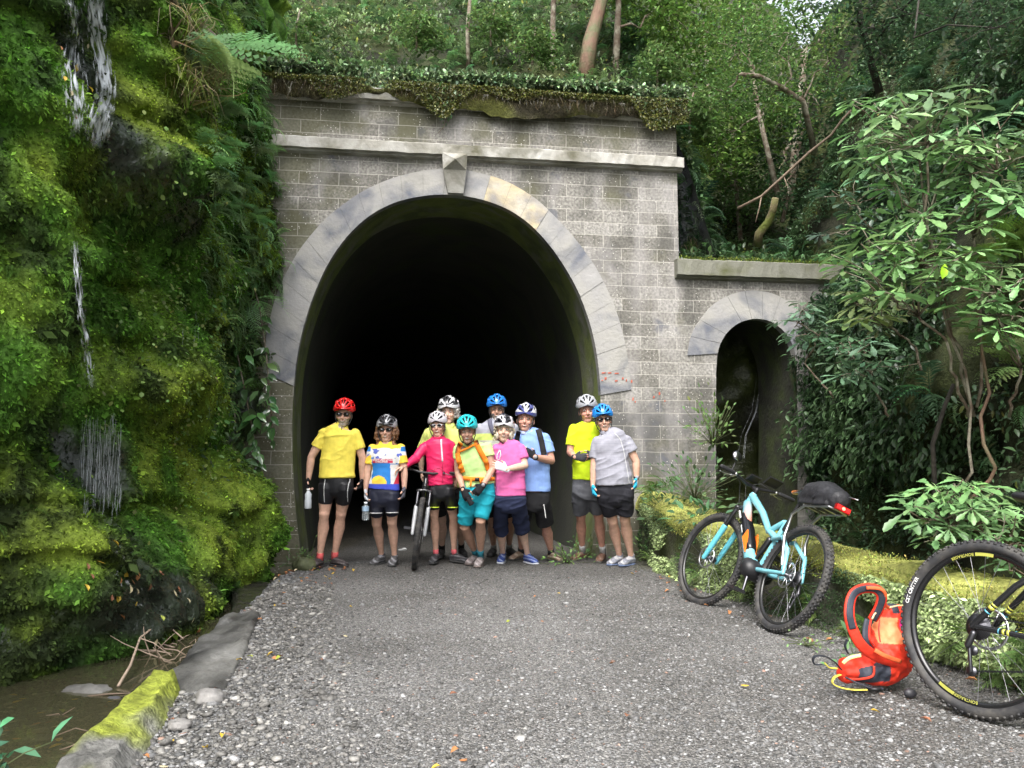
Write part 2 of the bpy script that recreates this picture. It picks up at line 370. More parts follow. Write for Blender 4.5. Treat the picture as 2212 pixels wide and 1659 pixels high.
# ---- ground: one sheet, gravel path in the middle, stream bed at the left
def edgeL(Y): return np.interp(Y, [0, 2, 3.9, 5.9, 8.2, 9.4, 12], [-1.25, -1.3, -1.62, -1.95, -2.25, -2.1, -2.05])
def WX(Y): return np.interp(Y, [0, 1.5, 4.0, 4.6, 5.5, 7, 8, 9.0, 9.9], [3.1, 2.85, 2.47, 2.3, 2.13, 1.79, 1.66, 1.56, 1.54])
def WH(Y): return np.interp(Y, [1.5, 3.9, 5.4, 7, 8, 9, 9.9], [.40, .40, .44, .50, .56, .66, .70])
def gz(x, Y):
    p = np.stack([x, Y, x*0], -1); d = edgeL(Y)-x
    dd = np.where(Y > 9.5, 0, 1)
    z = .012*fbm(p*1.3, 3)+.004*fbm(p*9, 2)-.26*np.clip(d/.30, 0, 1)**.8*dd*np.where(d > 0, 1, 0)
    z = z+.05*fbm(p*3+7, 3)*np.clip(d/.4, 0, 1)*dd
    z = z+.03*np.exp(-((x-WX(Y)+.12)/.16)**2)*(Y < 9.9)
    z = z-.25*np.clip((x-WX(Y)-.25)/.3, 0, 1)*(Y < 30)
    return z
def ax(dense0, dense1, st, far): 
    a = np.arange(dense0, dense1, st); l = dense0-np.geomspace(.06, far, 22)[::-1]; r = dense1+np.geomspace(.06, far, 22); return np.concatenate([l, a, r])
gx = ax(-3.6, 4.2, .026, 70); gy = ax(1.6, 11, .026, 70)
XX, YY = np.meshgrid(gx, gy, indexing='ij'); Z = gz(XX.ravel(), YY.ravel())
V = np.stack([XX.ravel(), YY.ravel(), Z], -1); a, b = XX.shape; i = (np.arange(a-1)[:, None]*b+np.arange(b-1)[None]).ravel(); F = np.stack([i, i+b, i+1+b, i+1], 1)
def ground_col(V):
    x, Y = V[:, 0], V[:, 1]; n = fbm(V*np.array((1, 1, 0))*1.2+2, 4); g = .165+.06*n[:, None]+np.zeros((len(V), 3))+np.array((.006, 0, -.008))
    b = np.clip((edgeL(Y)-x)/.2, 0, 1)[:, None]; c = g*(1-b)+np.array((.13, .11, .07))*b
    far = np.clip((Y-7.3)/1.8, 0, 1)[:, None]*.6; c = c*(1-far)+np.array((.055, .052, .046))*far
    e = np.clip(1-np.abs(x-WX(Y)+.08)/.22+.5*fbm(V*4, 2), 0, 1)[:, None]*(Y[:, None] < 9.9)*.8; c = c*(1-e)+np.array((.06, .065, .02))*e
    return c
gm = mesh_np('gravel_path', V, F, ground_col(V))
mg = bpy.data.materials.new('gravel'); mg.use_nodes = True; n_ = mg.node_tree; b_ = n_.nodes['Principled BSDF']; b_.inputs['Roughness'].default_value = .75
tc = n_.nodes.new('ShaderNodeTexCoord'); at = n_.nodes.new('ShaderNodeAttribute'); at.attribute_name = 'tint'
def vor(sc, feat='F1'):
    v = n_.nodes.new('ShaderNodeTexVoronoi'); v.inputs['Scale'].default_value = sc; v.feature = feat; n_.links.new(tc.outputs['Object'], v.inputs['Vector']); return v
v1, v2 = vor(120), vor(60)
cr = n_.nodes.new('ShaderNodeValToRGB'); e = cr.color_ramp.elements; e[0].position = 0; e[0].color = (.22, .22, .22, 1); e[1].position = 1; e[1].color = (1.9, 1.9, 1.9, 1)
for q, g in ((.3, .55), (.6, .9), (.82, 1.2), (.93, 1.7)): k = cr.color_ramp.elements.new(q); k.color = (g, g, g, 1)
sep = n_.nodes.new('ShaderNodeSeparateColor'); n_.links.new(v1.outputs['Color'], sep.inputs[0]); n_.links.new(sep.outputs[0], cr.inputs[0])
mx = n_.nodes.new('ShaderNodeMix'); mx.data_type = 'RGBA'; mx.blend_type = 'MULTIPLY'; mx.inputs[0].default_value = 1
n_.links.new(at.outputs['Color'], mx.inputs[6]); n_.links.new(cr.outputs[0], mx.inputs[7]); n_.links.new(mx.outputs[2], b_.inputs['Base Color'])
ad = n_.nodes.new('ShaderNodeMath'); n_.links.new(v1.outputs['Distance'], ad.inputs[0]); n_.links.new(v2.outputs['Distance'], ad.inputs[1])
bp = n_.nodes.new('ShaderNodeBump'); bp.invert = True; bp.inputs['Strength'].default_value = .8; bp.inputs['Distance'].default_value = .012
n_.links.new(ad.outputs[0], bp.inputs['Height']); n_.links.new(bp.outputs[0], b_.inputs['Normal'])
tag(link('ground', gm, mg), kind='structure')
def T_stone(seed):
    bm = bmesh.new(); bmesh.ops.create_icosphere(bm, subdivisions=1, radius=1); r = random.Random(seed)
    for v in bm.verts: v.co *= r.uniform(.65, 1.1); v.co.z *= .55; v.co.x *= 1.2
    bmesh.ops.triangulate(bm, faces=bm.faces[:]); bm.verts.index_update()
    out = np.array([v.co[:] for v in bm.verts]), np.array([[v.index for v in f.verts] for f in bm.faces]); bm.free(); return out
STONES = [T_stone(k) for k in range(6)]
def scatter_stones(name, pts, size, cols, label, m):
    s = Soup(); n = len(pts); k = rng.integers(0, 6, n); size = np.broadcast_to(size, (n,))
    for t in range(6):
        q = k == t; nq = q.sum(); s.inst(STONES[t], pts[q], frames(unit(nq)*np.array((1, 1, .12))+1e-3, np.array((0, 0, 1.))+unit(nq)*.35), size[q], cols[q])
    o = s.obj(name, m); tag(o, label, 'gravel', kind='stuff'); return o
M_STONE = mat('stone', attr=True, rough=.6, noise=.2, nscale=60, bump=.3, bscale=90)
def rnd(n, x0, x1, y0, y1): return rng.uniform(x0, x1, n), rng.uniform(y0, y1, n)
# fine gravel over the path, denser near the camera where single stones show
x, Y = rnd(90000, -2.4, 2.9, 0, 1); Y = 2.3*(9.4/2.3)**Y
ok = (x > edgeL(Y)-.1) & (x < WX(Y)); x, Y = x[ok], Y[ok]; n = len(x); z = gz(x, Y)
sz = np.exp(rng.normal(-5.5, .48, n)); edge = np.clip(1-(x-edgeL(Y))/.6, 0, 1); sz *= 1+edge*1.6*rng.random(n); g = np.exp(rng.normal(-1.88, .48, n)); g = np.clip(g, .02, .36)
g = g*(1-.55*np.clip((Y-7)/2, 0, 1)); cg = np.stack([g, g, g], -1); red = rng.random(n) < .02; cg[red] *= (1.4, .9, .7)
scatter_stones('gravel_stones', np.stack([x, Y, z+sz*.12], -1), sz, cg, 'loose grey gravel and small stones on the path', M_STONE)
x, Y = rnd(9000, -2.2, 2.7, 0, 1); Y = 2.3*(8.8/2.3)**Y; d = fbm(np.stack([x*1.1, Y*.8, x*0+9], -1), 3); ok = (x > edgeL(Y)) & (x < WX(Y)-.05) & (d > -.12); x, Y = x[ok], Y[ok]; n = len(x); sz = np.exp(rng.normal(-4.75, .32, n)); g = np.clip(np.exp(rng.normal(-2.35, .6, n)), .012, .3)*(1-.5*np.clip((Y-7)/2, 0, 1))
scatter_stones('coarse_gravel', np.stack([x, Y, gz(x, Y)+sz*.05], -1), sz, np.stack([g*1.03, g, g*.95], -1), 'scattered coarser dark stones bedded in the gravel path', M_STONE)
# pale larger rubble beside the stone slabs
x, Y = rnd(7500, 0, 1, 2.4, 7.6); x = edgeL(Y)+.05+.75*x**2.4*np.clip(1.3-(Y-2.4)*.12, .4, 1.3); z = gz(x, Y); n = len(x)
sz = np.exp(rng.normal(-4.7, .42, n)); g = np.clip(np.exp(rng.normal(-1.95, .5, n)), .03, .40); cg = np.stack([g*1.04, g, g*.93], -1)
scatter_stones('edge_rubble', np.stack([x, Y, z+sz*.3], -1), sz, cg, 'pale angular rubble along the left edge of the path', M_STONE)
# stream bed stones
x, Y = rnd(3500, -3.3, -1.3, 2.2, 8.2); ok = x < edgeL(Y)-.12; x, Y = x[ok], Y[ok]; z = gz(x, Y); n = len(x); sz = np.exp(rng.normal(-4.2, .45, n))
g = np.clip(np.exp(rng.normal(-2.1, .6, n)), .02, .4); scatter_stones('stream_pebbles', np.stack([x, Y, z+sz*.2], -1), sz, np.stack([g*1.15, g, g*.75], -1), 'dark wet pebbles on the stream bed', M_STONE)
# ---- water of the shallow stream
mw = mat('water', (.22, .21, .12), rough=.03, spec=.6, bump=.05, bscale=7, transm=.75)
mw.node_tree.nodes['Principled BSDF'].inputs['IOR'].default_value = 1.33
yy = np.linspace(2.95, 9.3, 30); V = []; F = []
for k, y in enumerate(yy): V += [(-3.4, y, -.108), (float(edgeL(y))+.02, y, -.108)]
for k in range(len(yy)-1): F.append((2*k, 2*k+1, 2*k+3, 2*k+2))
tag(link('water', mesh_np('water', V, F), mw), kind='structure')
# the little stream that runs behind the low wall
V = []; F = []
for k, y in enumerate(np.linspace(2.5, 13, 30)): V += [(float(WX(y))+.3, y, -.16), (4.6, y, -.16)]
for k in range(29): F.append((2*k, 2*k+1, 2*k+3, 2*k+2))
tag(link('culvert_water', mesh_np('culvert_water', V, F), mw), kind='structure')

# ================================================ TUNNEL FRONT
def lerp_path(pts, n):
    pts = np.array(pts, float); d = np.r_[0, np.cumsum(np.linalg.norm(np.diff(pts, axis=0), axis=1))]; t = np.linspace(0, d[-1], n)
    q = np.stack([np.interp(t, d, pts[:, 0]), np.interp(t, d, pts[:, 1])], 1)
    for _ in range(3): q[1:-1] = (q[:-2]+2*q[1:-1]+q[2:])/4
    return q
open_px = [(652, 1232), (650, 1200), (638, 1100), (632, 1000), (631, 900), (637, 800), (650, 725), (674, 645), (707, 570), (752, 505), (806, 458), (870, 430), (930, 421), (985, 420), (1050, 432), (1110, 457), (1165, 502), (1210, 560), (1250, 630), (1277, 705), (1292, 780), (1298, 860), (1298, 950), (1292, 1050), (1283, 1150), (1274, 1232)]
OP = lerp_path([wpt(*q) for q in open_px], 110)
ring_px = [(569, 805), (574, 730), (597, 630), (645, 540), (706, 468), (786, 410), (866, 378), (945, 364), (985, 363), (1020, 370), (1090, 388), (1160, 430), (1230, 500), (1284, 572), (1322, 645), (1346, 720), (1360, 800), (1363, 842)]
RG = lerp_path([wpt(*q) for q in ring_px], 90)
U0, U1 = -4.2, wpt(1463, 400)[0]; ZT = 5.52; ZC = wpt(1463, 563)[1]
portal = thing('tunnel_portal', 'old grey block tunnel front with a tall dark horseshoe opening and pale arch ring', 'tunnel', WO, rotz=A8)
side = thing('side_arch', 'lower grey block wing wall with a small round arch over the stream', 'archway', WO, rotz=A8)
def wall_mat(name, stain=0):
    m = bpy.data.materials.new(name); m.use_nodes = True; n = m.node_tree; b = n.nodes['Principled BSDF']; b.inputs['Roughness'].default_value = .85
    tc = n.nodes.new('ShaderNodeTexCoord'); sp = n.nodes.new('ShaderNodeSeparateXYZ'); cb = n.nodes.new('ShaderNodeCombineXYZ'); n.links.new(tc.outputs['Object'], sp.inputs[0])
    n.links.new(sp.outputs[0], cb.inputs[0]); n.links.new(sp.outputs[2], cb.inputs[1])
    wv = n.nodes.new('ShaderNodeTexNoise'); wv.inputs['Scale'].default_value = 3; n.links.new(tc.outputs['Object'], wv.inputs['Vector'])
    ws = n.nodes.new('ShaderNodeVectorMath'); ws.operation = 'MULTIPLY_ADD'; ws.inputs[1].default_value = (.020, .018, 0); n.links.new(wv.outputs['Color'], ws.inputs[0]); n.links.new(cb.outputs[0], ws.inputs[2])
    br = n.nodes.new('ShaderNodeTexBrick'); n.links.new(ws.outputs[0], br.inputs['Vector']); br.inputs['Scale'].default_value = 1
    br.inputs['Brick Width'].default_value = .455; br.inputs['Row Height'].default_value = .1555; br.inputs['Mortar Size'].default_value = .0052; br.inputs['Mortar Smooth'].default_value = .3; br.offset = .5
    br.inputs['Color1'].default_value = (.15, .145, .13, 1); br.inputs['Color2'].default_value = (.27, .265, .25, 1); br.inputs['Mortar'].default_value = (.36, .35, .32, 1); br.inputs['Bias'].default_value = -.1
    def noise(sc, det=8, st=(1, 1, 1)):
        mp = n.nodes.new('ShaderNodeMapping'); mp.inputs['Scale'].default_value = st; n.links.new(tc.outputs['Object'], mp.inputs[0])
        t = n.nodes.new('ShaderNodeTexNoise'); t.inputs['Scale'].default_value = sc; t.inputs['Detail'].default_value = det; n.links.new(mp.outputs[0], t.inputs[0]); return t.outputs['Fac']
    def ramp(src, p0, p1):
        r = n.nodes.new('ShaderNodeMapRange'); r.inputs[1].default_value = p0; r.inputs[2].default_value = p1; n.links.new(src, r.inputs[0]); return r.outputs[0]
    def mix(a, col, f, mode='MIX'):
        x = n.nodes.new('ShaderNodeMix'); x.data_type = 'RGBA'; x.blend_type = mode; n.links.new(f, x.inputs[0]); n.links.new(a, x.inputs[6]); x.inputs[7].default_value = (*col, 1); return x.outputs[2]
    def mul(a, k):
        x = n.nodes.new('ShaderNodeMath'); x.operation = 'MULTIPLY'; n.links.new(a, x.inputs[0])
        if isinstance(k, float): x.inputs[1].default_value = k
        else: n.links.new(k, x.inputs[1])
        return x.outputs[0]
    def add(a, c):
        x = n.nodes.new('ShaderNodeMath'); x.operation = 'ADD'; n.links.new(a, x.inputs[0]); n.links.new(c, x.inputs[1]); x.use_clamp = True; return x.outputs[0]
    c = br.outputs['Color']
    gr_ = ramp(noise(34, 9), .32, .68); cg_ = n.nodes.new('ShaderNodeMapRange'); cg_.inputs[3].default_value = .55; cg_.inputs[4].default_value = 1.5; n.links.new(gr_, cg_.inputs[0]); xg = n.nodes.new('ShaderNodeMix'); xg.data_type = 'RGBA'; xg.blend_type = 'MULTIPLY'; xg.inputs[0].default_value = 1; n.links.new(c, xg.inputs[6]); n.links.new(cg_.outputs[0], xg.inputs[7]); c = xg.outputs[2]
    c = mix(c, (.045, .045, .04), mul(ramp(noise(1.9, 10), .48, .64), .65)); c = mix(c, (.10, .10, .10), mul(mul(ramp(sp.outputs[2], 1.95, 1.6), ramp(sp.outputs[0], .6, 1.1)), ramp(noise(3.3, 9), .40, .55)))                       # dark weathering
    c = mix(c, (.42, .41, .42), mul(ramp(noise(2.3, 8, (1, 1, .35)), .50, .70), .5))        # lime bloom running down
    c = mix(c, (.07, .08, .11), mul(ramp(noise(3.1, 4), .62, .70), .6))                     # blue black patches
    left = ramp(sp.outputs[0], -1.9, -3.2); top = ramp(sp.outputs[2], 4.2, 5.6); low = ramp(sp.outputs[2], 1.4, .2)
    ms = add(mul(left, .45), add(mul(top, .22), mul(low, .25)))
    mo = n.nodes.new('ShaderNodeMath'); mo.operation = 'ADD'; n.links.new(noise(2.0, 9), mo.inputs[0]); n.links.new(ms, mo.inputs[1])
    c = mix(c, (.080, .080, .035), mul(ramp(mo.outputs[0], .58, .76), .7))                 # olive moss film
    vo = n.nodes.new('ShaderNodeTexVoronoi'); vo.inputs['Scale'].default_value = 26; n.links.new(tc.outputs['Object'], vo.inputs['Vector'])
    c = mix(c, (.50, .49, .46), mul(ramp(vo.outputs['Distance'], .2, .13), ramp(noise(5, 2), .45, .6)))   # lichen spots
    c = mix(c, (.38, .37, .34), mul(ramp(br.outputs['Fac'], .2, .9), .5)); c = mix(c, (1.04, 1.02, 1.0), ramp(noise(.1, 0), -1., -.5), 'MULTIPLY')
    n.links.new(c, b.inputs['Base Color'])
    bp = n.nodes.new('ShaderNodeBump'); bp.inputs['Strength'].default_value = .5; bp.inputs['Distance'].default_value = .01
    hh = n.nodes.new('ShaderNodeMath'); hh.operation = 'MULTIPLY_ADD'; hh.inputs[1].default_value = -.6; n.links.new(br.outputs['Fac'], hh.inputs[0]); n.links.new(noise(22, 8), hh.inputs[2])
    n.links.new(hh.outputs[0], bp.inputs['Height']); n.links.new(bp.outputs[0], b.inputs['Normal']); return m
M_WALL = wall_mat('block_wall')
def stain_mat(name, c0, c1, c2, sc, mossy=0.):
    m = mat(name, c0, col2=c1, nscale=sc, bump=.4, bscale=26, rough=.85, noise=.25); n = m.node_tree; b = n.nodes['Principled BSDF']; src = b.inputs['Base Color'].links[0].from_socket
    t = n.nodes.new('ShaderNodeTexNoise'); t.inputs['Scale'].default_value = sc*.9; t.inputs['Detail'].default_value = 7; t.inputs['Distortion'].default_value = .6
    mp = n.nodes.new('ShaderNodeMapping'); mp.inputs['Location'].default_value = (4, 7, 2); tc = n.nodes.new('ShaderNodeTexCoord'); n.links.new(tc.outputs['Object'], mp.inputs[0]); n.links.new(mp.outputs[0], t.inputs[0])
    r = n.nodes.new('ShaderNodeMapRange'); r.inputs[1].default_value = .50-mossy; r.inputs[2].default_value = .74-mossy; n.links.new(t.outputs['Fac'], r.inputs[0])
    x = n.nodes.new('ShaderNodeMix'); x.data_type = 'RGBA'; n.links.new(r.outputs[0], x.inputs[0]); n.links.new(src, x.inputs[6]); x.inputs[7].default_value = (*c2, 1); n.links.new(x.outputs[2], b.inputs['Base Color']); return m
M_RING = stain_mat('arch_stone', (.37, .36, .335), (.27, .265, .26), (.12, .13, .16), 2.6, .03)
M_RINGC = stain_mat('arch_stone_cream', (.52, .44, .29), (.40, .37, .31), (.20, .20, .22), 2.9, .02)
M_CORN = stain_mat('cornice_stone', (.46, .45, .42), (.27, .26, .23), (.10, .095, .06), 3.0, .03)
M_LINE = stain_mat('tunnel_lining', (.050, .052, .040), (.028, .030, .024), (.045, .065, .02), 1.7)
M_JAMB = stain_mat('mossy_jamb', (.17, .21, .06), (.08, .10, .04), (.19, .19, .16), 3)
def loc(name, V, F, m, parent, smooth=False):
    me = bpy.data.meshes.new(name); me.from_pydata([tuple(map(float, v)) for v in V], [], [tuple(int(i) for i in f) for f in F]); me.update(); me.materials.append(m)
    o = bpy.data.objects.new(name, me); C.objects.link(o); o.parent = parent
    if smooth: me.polygons.foreach_set('use_smooth', np.ones(len(me.polygons), bool))
    return o
def holed(path, u0, u1, z0, zt, c):
    """front face of a wall with an arched hole: radial strips"""
    ang = np.arctan2(path[:, 1]-c[1], path[:, 0]-c[0]); ang = np.where(ang < -.8, ang+2*math.pi, ang); o = np.argsort(ang); ang = ang[o]; rad = np.hypot(path[o, 0]-c[0], path[o, 1]-c[1])
    cor = [math.atan2(zz-c[1], uu-c[0]) for uu, zz in ((u1, zt), (u0, zt))]; A = np.unique(np.r_[np.linspace(ang[0], ang[-1], 140), cor]); A = A[(A >= ang[0]) & (A <= ang[-1])]
    inner = [(c[0]+np.interp(a, ang, rad)*math.cos(a), c[1]+np.interp(a, ang, rad)*math.sin(a)) for a in A]; outer = []
    for a in A:
        ts = []
        if math.cos(a) > 1e-6: ts.append((u1-c[0])/math.cos(a))
        if math.cos(a) < -1e-6: ts.append((u0-c[0])/math.cos(a))
        if math.sin(a) > 1e-6: ts.append((zt-c[1])/math.sin(a))
        t = min(ts); outer.append((c[0]+t*math.cos(a), c[1]+t*math.sin(a)))
    return inner, outer
cb_ = ((OP[0, 0]+OP[-1, 0])/2, -.35); OPx = np.vstack([[OP[0, 0], -.35], OP, [OP[-1, 0], -.35]])
inn, out = holed(OPx, U0, U1, -.35, ZT, cb_)
V = [(u, 0, z) for u, z in inn]+[(u, 0, z) for u, z in out]; k = len(inn); F = [(i, i+1, k+i+1, k+i) for i in range(k-1)]
kk = len(V); V += [(U1, 0, -.35), (U1, .8, -.35), (U1, 0, ZT), (U1, .8, ZT), (U0, 0, ZT), (U0, .8, ZT)]; F += [(kk, kk+1, kk+3, kk+2), (kk+2, kk+3, kk+5, kk+4)]
loc('block_wall', V, F, M_WALL, portal)
# lining: jamb then the long bore
def bore(path, d0, d1, nd, curve=0):
    V = []; F = []; k = len(path)
    for i in range(nd+1):
        d = d0+(d1-d0)*i/nd; V += [(u+curve*(d-d0)**2, d, z) for u, z in path]
    for i in range(nd):
        for j in range(k-1): a = i*k+j; F.append((a, a+k, a+k+1, a+1))
    return V, F
V, F = bore(OPx, 0.002, .9, 4); loc('jamb_lining', V, F, M_JAMB, portal, True)
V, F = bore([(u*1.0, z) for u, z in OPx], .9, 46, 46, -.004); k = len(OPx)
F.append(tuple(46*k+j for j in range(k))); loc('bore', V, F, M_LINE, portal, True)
# voussoirs
def ring_stones(inner, outer, n, d, gap=.006, parent=None, pick=None, skip=()):
    groups = {}
    inner = lerp_path(inner, n*4+1); outer = lerp_path(outer, n*4+1)
    for s_ in range(n):
        if s_ in skip: continue
        V = []; F = []; m_ = 5
        for j in range(m_):
            t = s_*4+j; a = inner[t]; b = outer[t]
            q = (inner[min(t+1, n*4)]-inner[max(t-1, 0)]); q = q/np.linalg.norm(q)*gap*(1 if j == 0 else -1 if j == m_-1 else 0)
            jt = d+(hash((s_*7) % 11) % 5)*.0015
            V += [(a[0]+q[0], -jt, a[1]+q[1]), (b[0]+q[0], -jt, b[1]+q[1]), (a[0]+q[0], .1, a[1]+q[1]), (b[0]+q[0], .004, b[1]+q[1])]
        for j in range(m_-1): o_ = 4*j; F += [(o_, o_+1, o_+5, o_+4), (o_, o_+4, o_+6, o_+2), (o_+1, o_+3, o_+7, o_+5)]
        F += [(0, 2, 3, 1), (16, 17, 19, 18)]
        g = groups.setdefault(pick(s_, n) if pick else 0, ([], [])); o0 = len(g[0]); g[0].extend(V); g[1].extend([tuple(i+o0 for i in f) for f in F])
    return groups
i0 = np.argmin(np.hypot(*(OP-np.array(wpt(634, 830))).T)); i1 = np.argmin(np.hypot(*(OP-np.array(wpt(1298, 856))).T))
gr = ring_stones(OP[i0:i1+1], RG, 27, .014, .0016, portal, pick=lambda s_, n: s_)
for key, (V, F) in gr.items(): 
    o = loc('arch_stone', V, F, M_RINGC if 15 <= key <= 17 else M_RING, portal)
    if 15 <= key <= 17: o['label'] = 'cream stained arch stone right of the keystone'
# keystone: pyramid faced
uu0, zt_ = wpt(954, 340); uu1, _ = wpt(1007, 340); ub0, zb_ = wpt(967, 420); ub1, _ = wpt(1000, 420)
V = [(uu0, -.16, zt_), (uu1, -.16, zt_), (uu0, .05, zt_), (uu1, .05, zt_), (ub0, -.07, zb_), (ub1, -.07, zb_), (ub0, .05, zb_), (ub1, .05, zb_), ((uu0+uu1)/2, -.24, zt_-.10), (uu0+.01, -.15, zt_-.2), (uu1-.01, -.15, zt_-.2)]
loc('keystone', V, [(0, 1, 8), (0, 8, 9), (8, 1, 10), (8, 10, 9), (9, 10, 5, 4), (0, 9, 4, 6, 2), (1, 3, 7, 5, 10), (4, 5, 7, 6), (0, 2, 3, 1)], M_CORN, portal)
def moulding(name, u0, u1, z0, z1, d, parent, m, seg=60):
    """projecting course with chipped edges and a small cove underneath"""
    V = []; F = []; pr = [(0, z0-.035), (-d*.5, z0-.02), (-d*.55, z0), (-d, z0+.004), (-d, z1-.012), (-d+.015, z1), (.06, z1+.012)]; k = len(pr)
    for i in range(seg+1):
        u = u0+(u1-u0)*i/seg; w1 = float(vn(np.array([[u*7, 1, z0]]))[0])
        for j, (a, z) in enumerate(pr): 
            w = float(vn(np.array([[u*19, j, z0]]))[0]); V.append((u, a+(.008*w if j in (3, 4) else 0), z+(.007*w+.006*min(w1, 0) if j in (3, 4, 5) else 0)))
    for i in range(seg):
        for j in range(k-1): a = i*k+j; F.append((a, a+k, a+k+1, a+1))
    F.append(tuple(range(k))); F.append(tuple(seg*k+j for j in range(k-1, -1, -1)))
    return loc(name, V, F, m, parent)
zc1, zc0 = wpt(1465, 344)[1], wpt(1465, 367)[1]
print('cornice z', zc0, zc1, wpt(565, 292), wpt(565, 317), 'top', wpt(1460, 222), wpt(600, 170), 'side', wpt(1455, 563), wpt(1455, 597), 'U1', U1)
moulding('cornice', -3.15, U1+.05, zc0-.01, zc1-.01, .12, portal, M_CORN, 90)
moulding('coping', -3.6, U1-.0, ZT-.13, ZT+.02, .09, portal, M_CORN, 70)
# ---- wing wall with the side arch
SO = lerp_path([wpt(*q) for q in [(1547, 1180), (1547, 901), (1547, 765), (1553, 740), (1568, 717), (1587, 700), (1610, 689), (1638, 686), (1660, 690), (1680, 701), (1698, 718), (1712, 742), (1720, 772), (1723, 900), (1723, 1180)]], 70)
SR = [wpt(*q) for q in [(1485, 768), (1487, 740), (1499, 708), (1534, 661), (1575, 636), (1622, 626), (1668, 633), (1706, 653), (1733, 682), (1749, 715), (1757, 750), (1759, 780)]]
SOx = np.vstack([[SO[0, 0], -.5], SO, [SO[-1, 0], -.5]]); cs = ((SO[0, 0]+SO[-1, 0])/2, -.5)
inn, out = holed(SOx, U1+.002, 5.2, -.5, ZC-.02, cs)
V = [(u, .003, z) for u, z in inn]+[(u, .003, z) for u, z in out]; k = len(inn); F = [(i, i+1, k+i+1, k+i) for i in range(k-1)]
kk = len(V); V += [(U1+.002, .003, ZC-.02), (5.2, .003, ZC-.02), (5.2, 1.1, ZC-.02), (U1+.002, 1.1, ZC-.02)]; F.append((kk, kk+1, kk+2, kk+3)); loc('block_wall', V, F, M_WALL, side)
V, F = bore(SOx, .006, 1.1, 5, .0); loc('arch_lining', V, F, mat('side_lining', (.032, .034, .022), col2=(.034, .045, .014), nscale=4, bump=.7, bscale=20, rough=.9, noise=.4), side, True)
j0 = np.argmin(np.hypot(*(SO-np.array(wpt(1547, 765))).T)); j1 = np.argmin(np.hypot(*(SO-np.array(wpt(1720, 775))).T))
for key, (V, F) in ring_stones(SO[j0:j1+1], SR, 11, .012, .0015, side).items(): loc('arch_ring', V, F, M_RING, side)
sz1, sz0 = wpt(1455, 563)[1], wpt(1455, 597)[1]
moulding('coping', U1-.06, 4.7, sz0, sz1, .12, side, stain_mat('side_coping', (.20, .20, .165), (.14, .14, .11), (.09, .095, .04), 3), 40)

# ---- right bank and hillside behind
RKC = np.array((.030, .036, .016))
def dark_col(V):
    n1 = fbm(V*1.7+4, 4); n2 = fbm(V*.7+1, 2); w_ = np.clip(.5+n1, 0, 1)[:, None]; c = np.array((.020, .022, .012))*(1-w_)+np.array((.055, .07, .018))*w_
    return c*(1+.4*np.clip(n2, -.7, 1)[:, None])
Ys = np.concatenate([np.arange(.5, 4, .12), np.arange(4, 26, .06)]); zs = np.arange(-.6, 14, .06)
V, F = sheet('r', Ys, zs, cliffR, None); tag(link('earth_bank', mesh_np('earth_bank', V, F, dark_col(V)), M_MOSS), kind='structure')
def hill(x, Y):
    u = x-np.interp(Y, [9, 30], [2.35, 3.5]); t = np.clip(u/.9+.5, 0, 1); t = t*t*(3-2*t)
    d = np.maximum(Y-10.2-.145*x, -2)
    zl = 5.42+.95*np.maximum(d-.3, 0)+.35*np.minimum(d, 0); zr = 3.22+.42*np.maximum(d-.4, 0)+.62*np.maximum(d-4, 0)
    p = np.stack([x, Y, x*0], -1); return zl*(1-t)+zr*t+(.22*fbm(p*.9, 3)+.05*fbm(p*5, 2))*np.clip(d*1.2, 0, 1)+.02*vn(p*8)
hx = np.arange(-9, 9, .07); hd = np.concatenate([np.arange(.02, 4, .07), np.arange(4, 26, .4)]); XX, DD = np.meshgrid(hx, hd, indexing='ij')
YY = 9.9+.145*XX+DD; Z = hill(XX.ravel(), YY.ravel()); V = np.stack([XX.ravel(), YY.ravel(), Z], -1); a, b = XX.shape; i = (np.arange(a-1)[:, None]*b+np.arange(b-1)[None]).ravel(); F = np.stack([i, i+b, i+1+b, i+1], 1)
tag(link('hillside', mesh_np('hillside', V, F, dark_col(V)*.6), M_MOSS), kind='structure')

# red paint dabs and the loose vine on the tunnel front
V = []; F = []
for px_, py_, w_, h_ in [(1303, 806, 10, 3), (1316, 806, 9, 3), (1331, 807, 10, 3), (1307, 818, 5, 7), (1300, 822, 4, 3), (1330, 823, 7, 4), (1344, 818, 4, 6), (1352, 822, 3, 6), (1364, 824, 4, 7), (1367, 862, 3, 8), (1372, 868, 3, 4), (1412, 858, 4, 6), (1424, 850, 4, 8), (1436, 866, 3, 5)]:
    u, z = wpt(px_, py_); dd = -.023 if px_ < 1358 else -.006; a = w_*.0027; b = h_*.0027; o_ = len(V); V += [(u-a, dd, z-b), (u+a, dd, z-b*.6), (u+a*.9, dd, z+b), (u-a*.8, dd, z+b*.7)]; F.append((o_, o_+1, o_+2, o_+3))
loc('paint_marks', V, F, mat('red_paint', (.42, .10, .06), rough=.8, noise=.5, nscale=30), portal)
M_BARKD = mat('bark_dark', (.035, .03, .024), rough=.9, noise=.3, nscale=9, bump=.5, bscale=40)
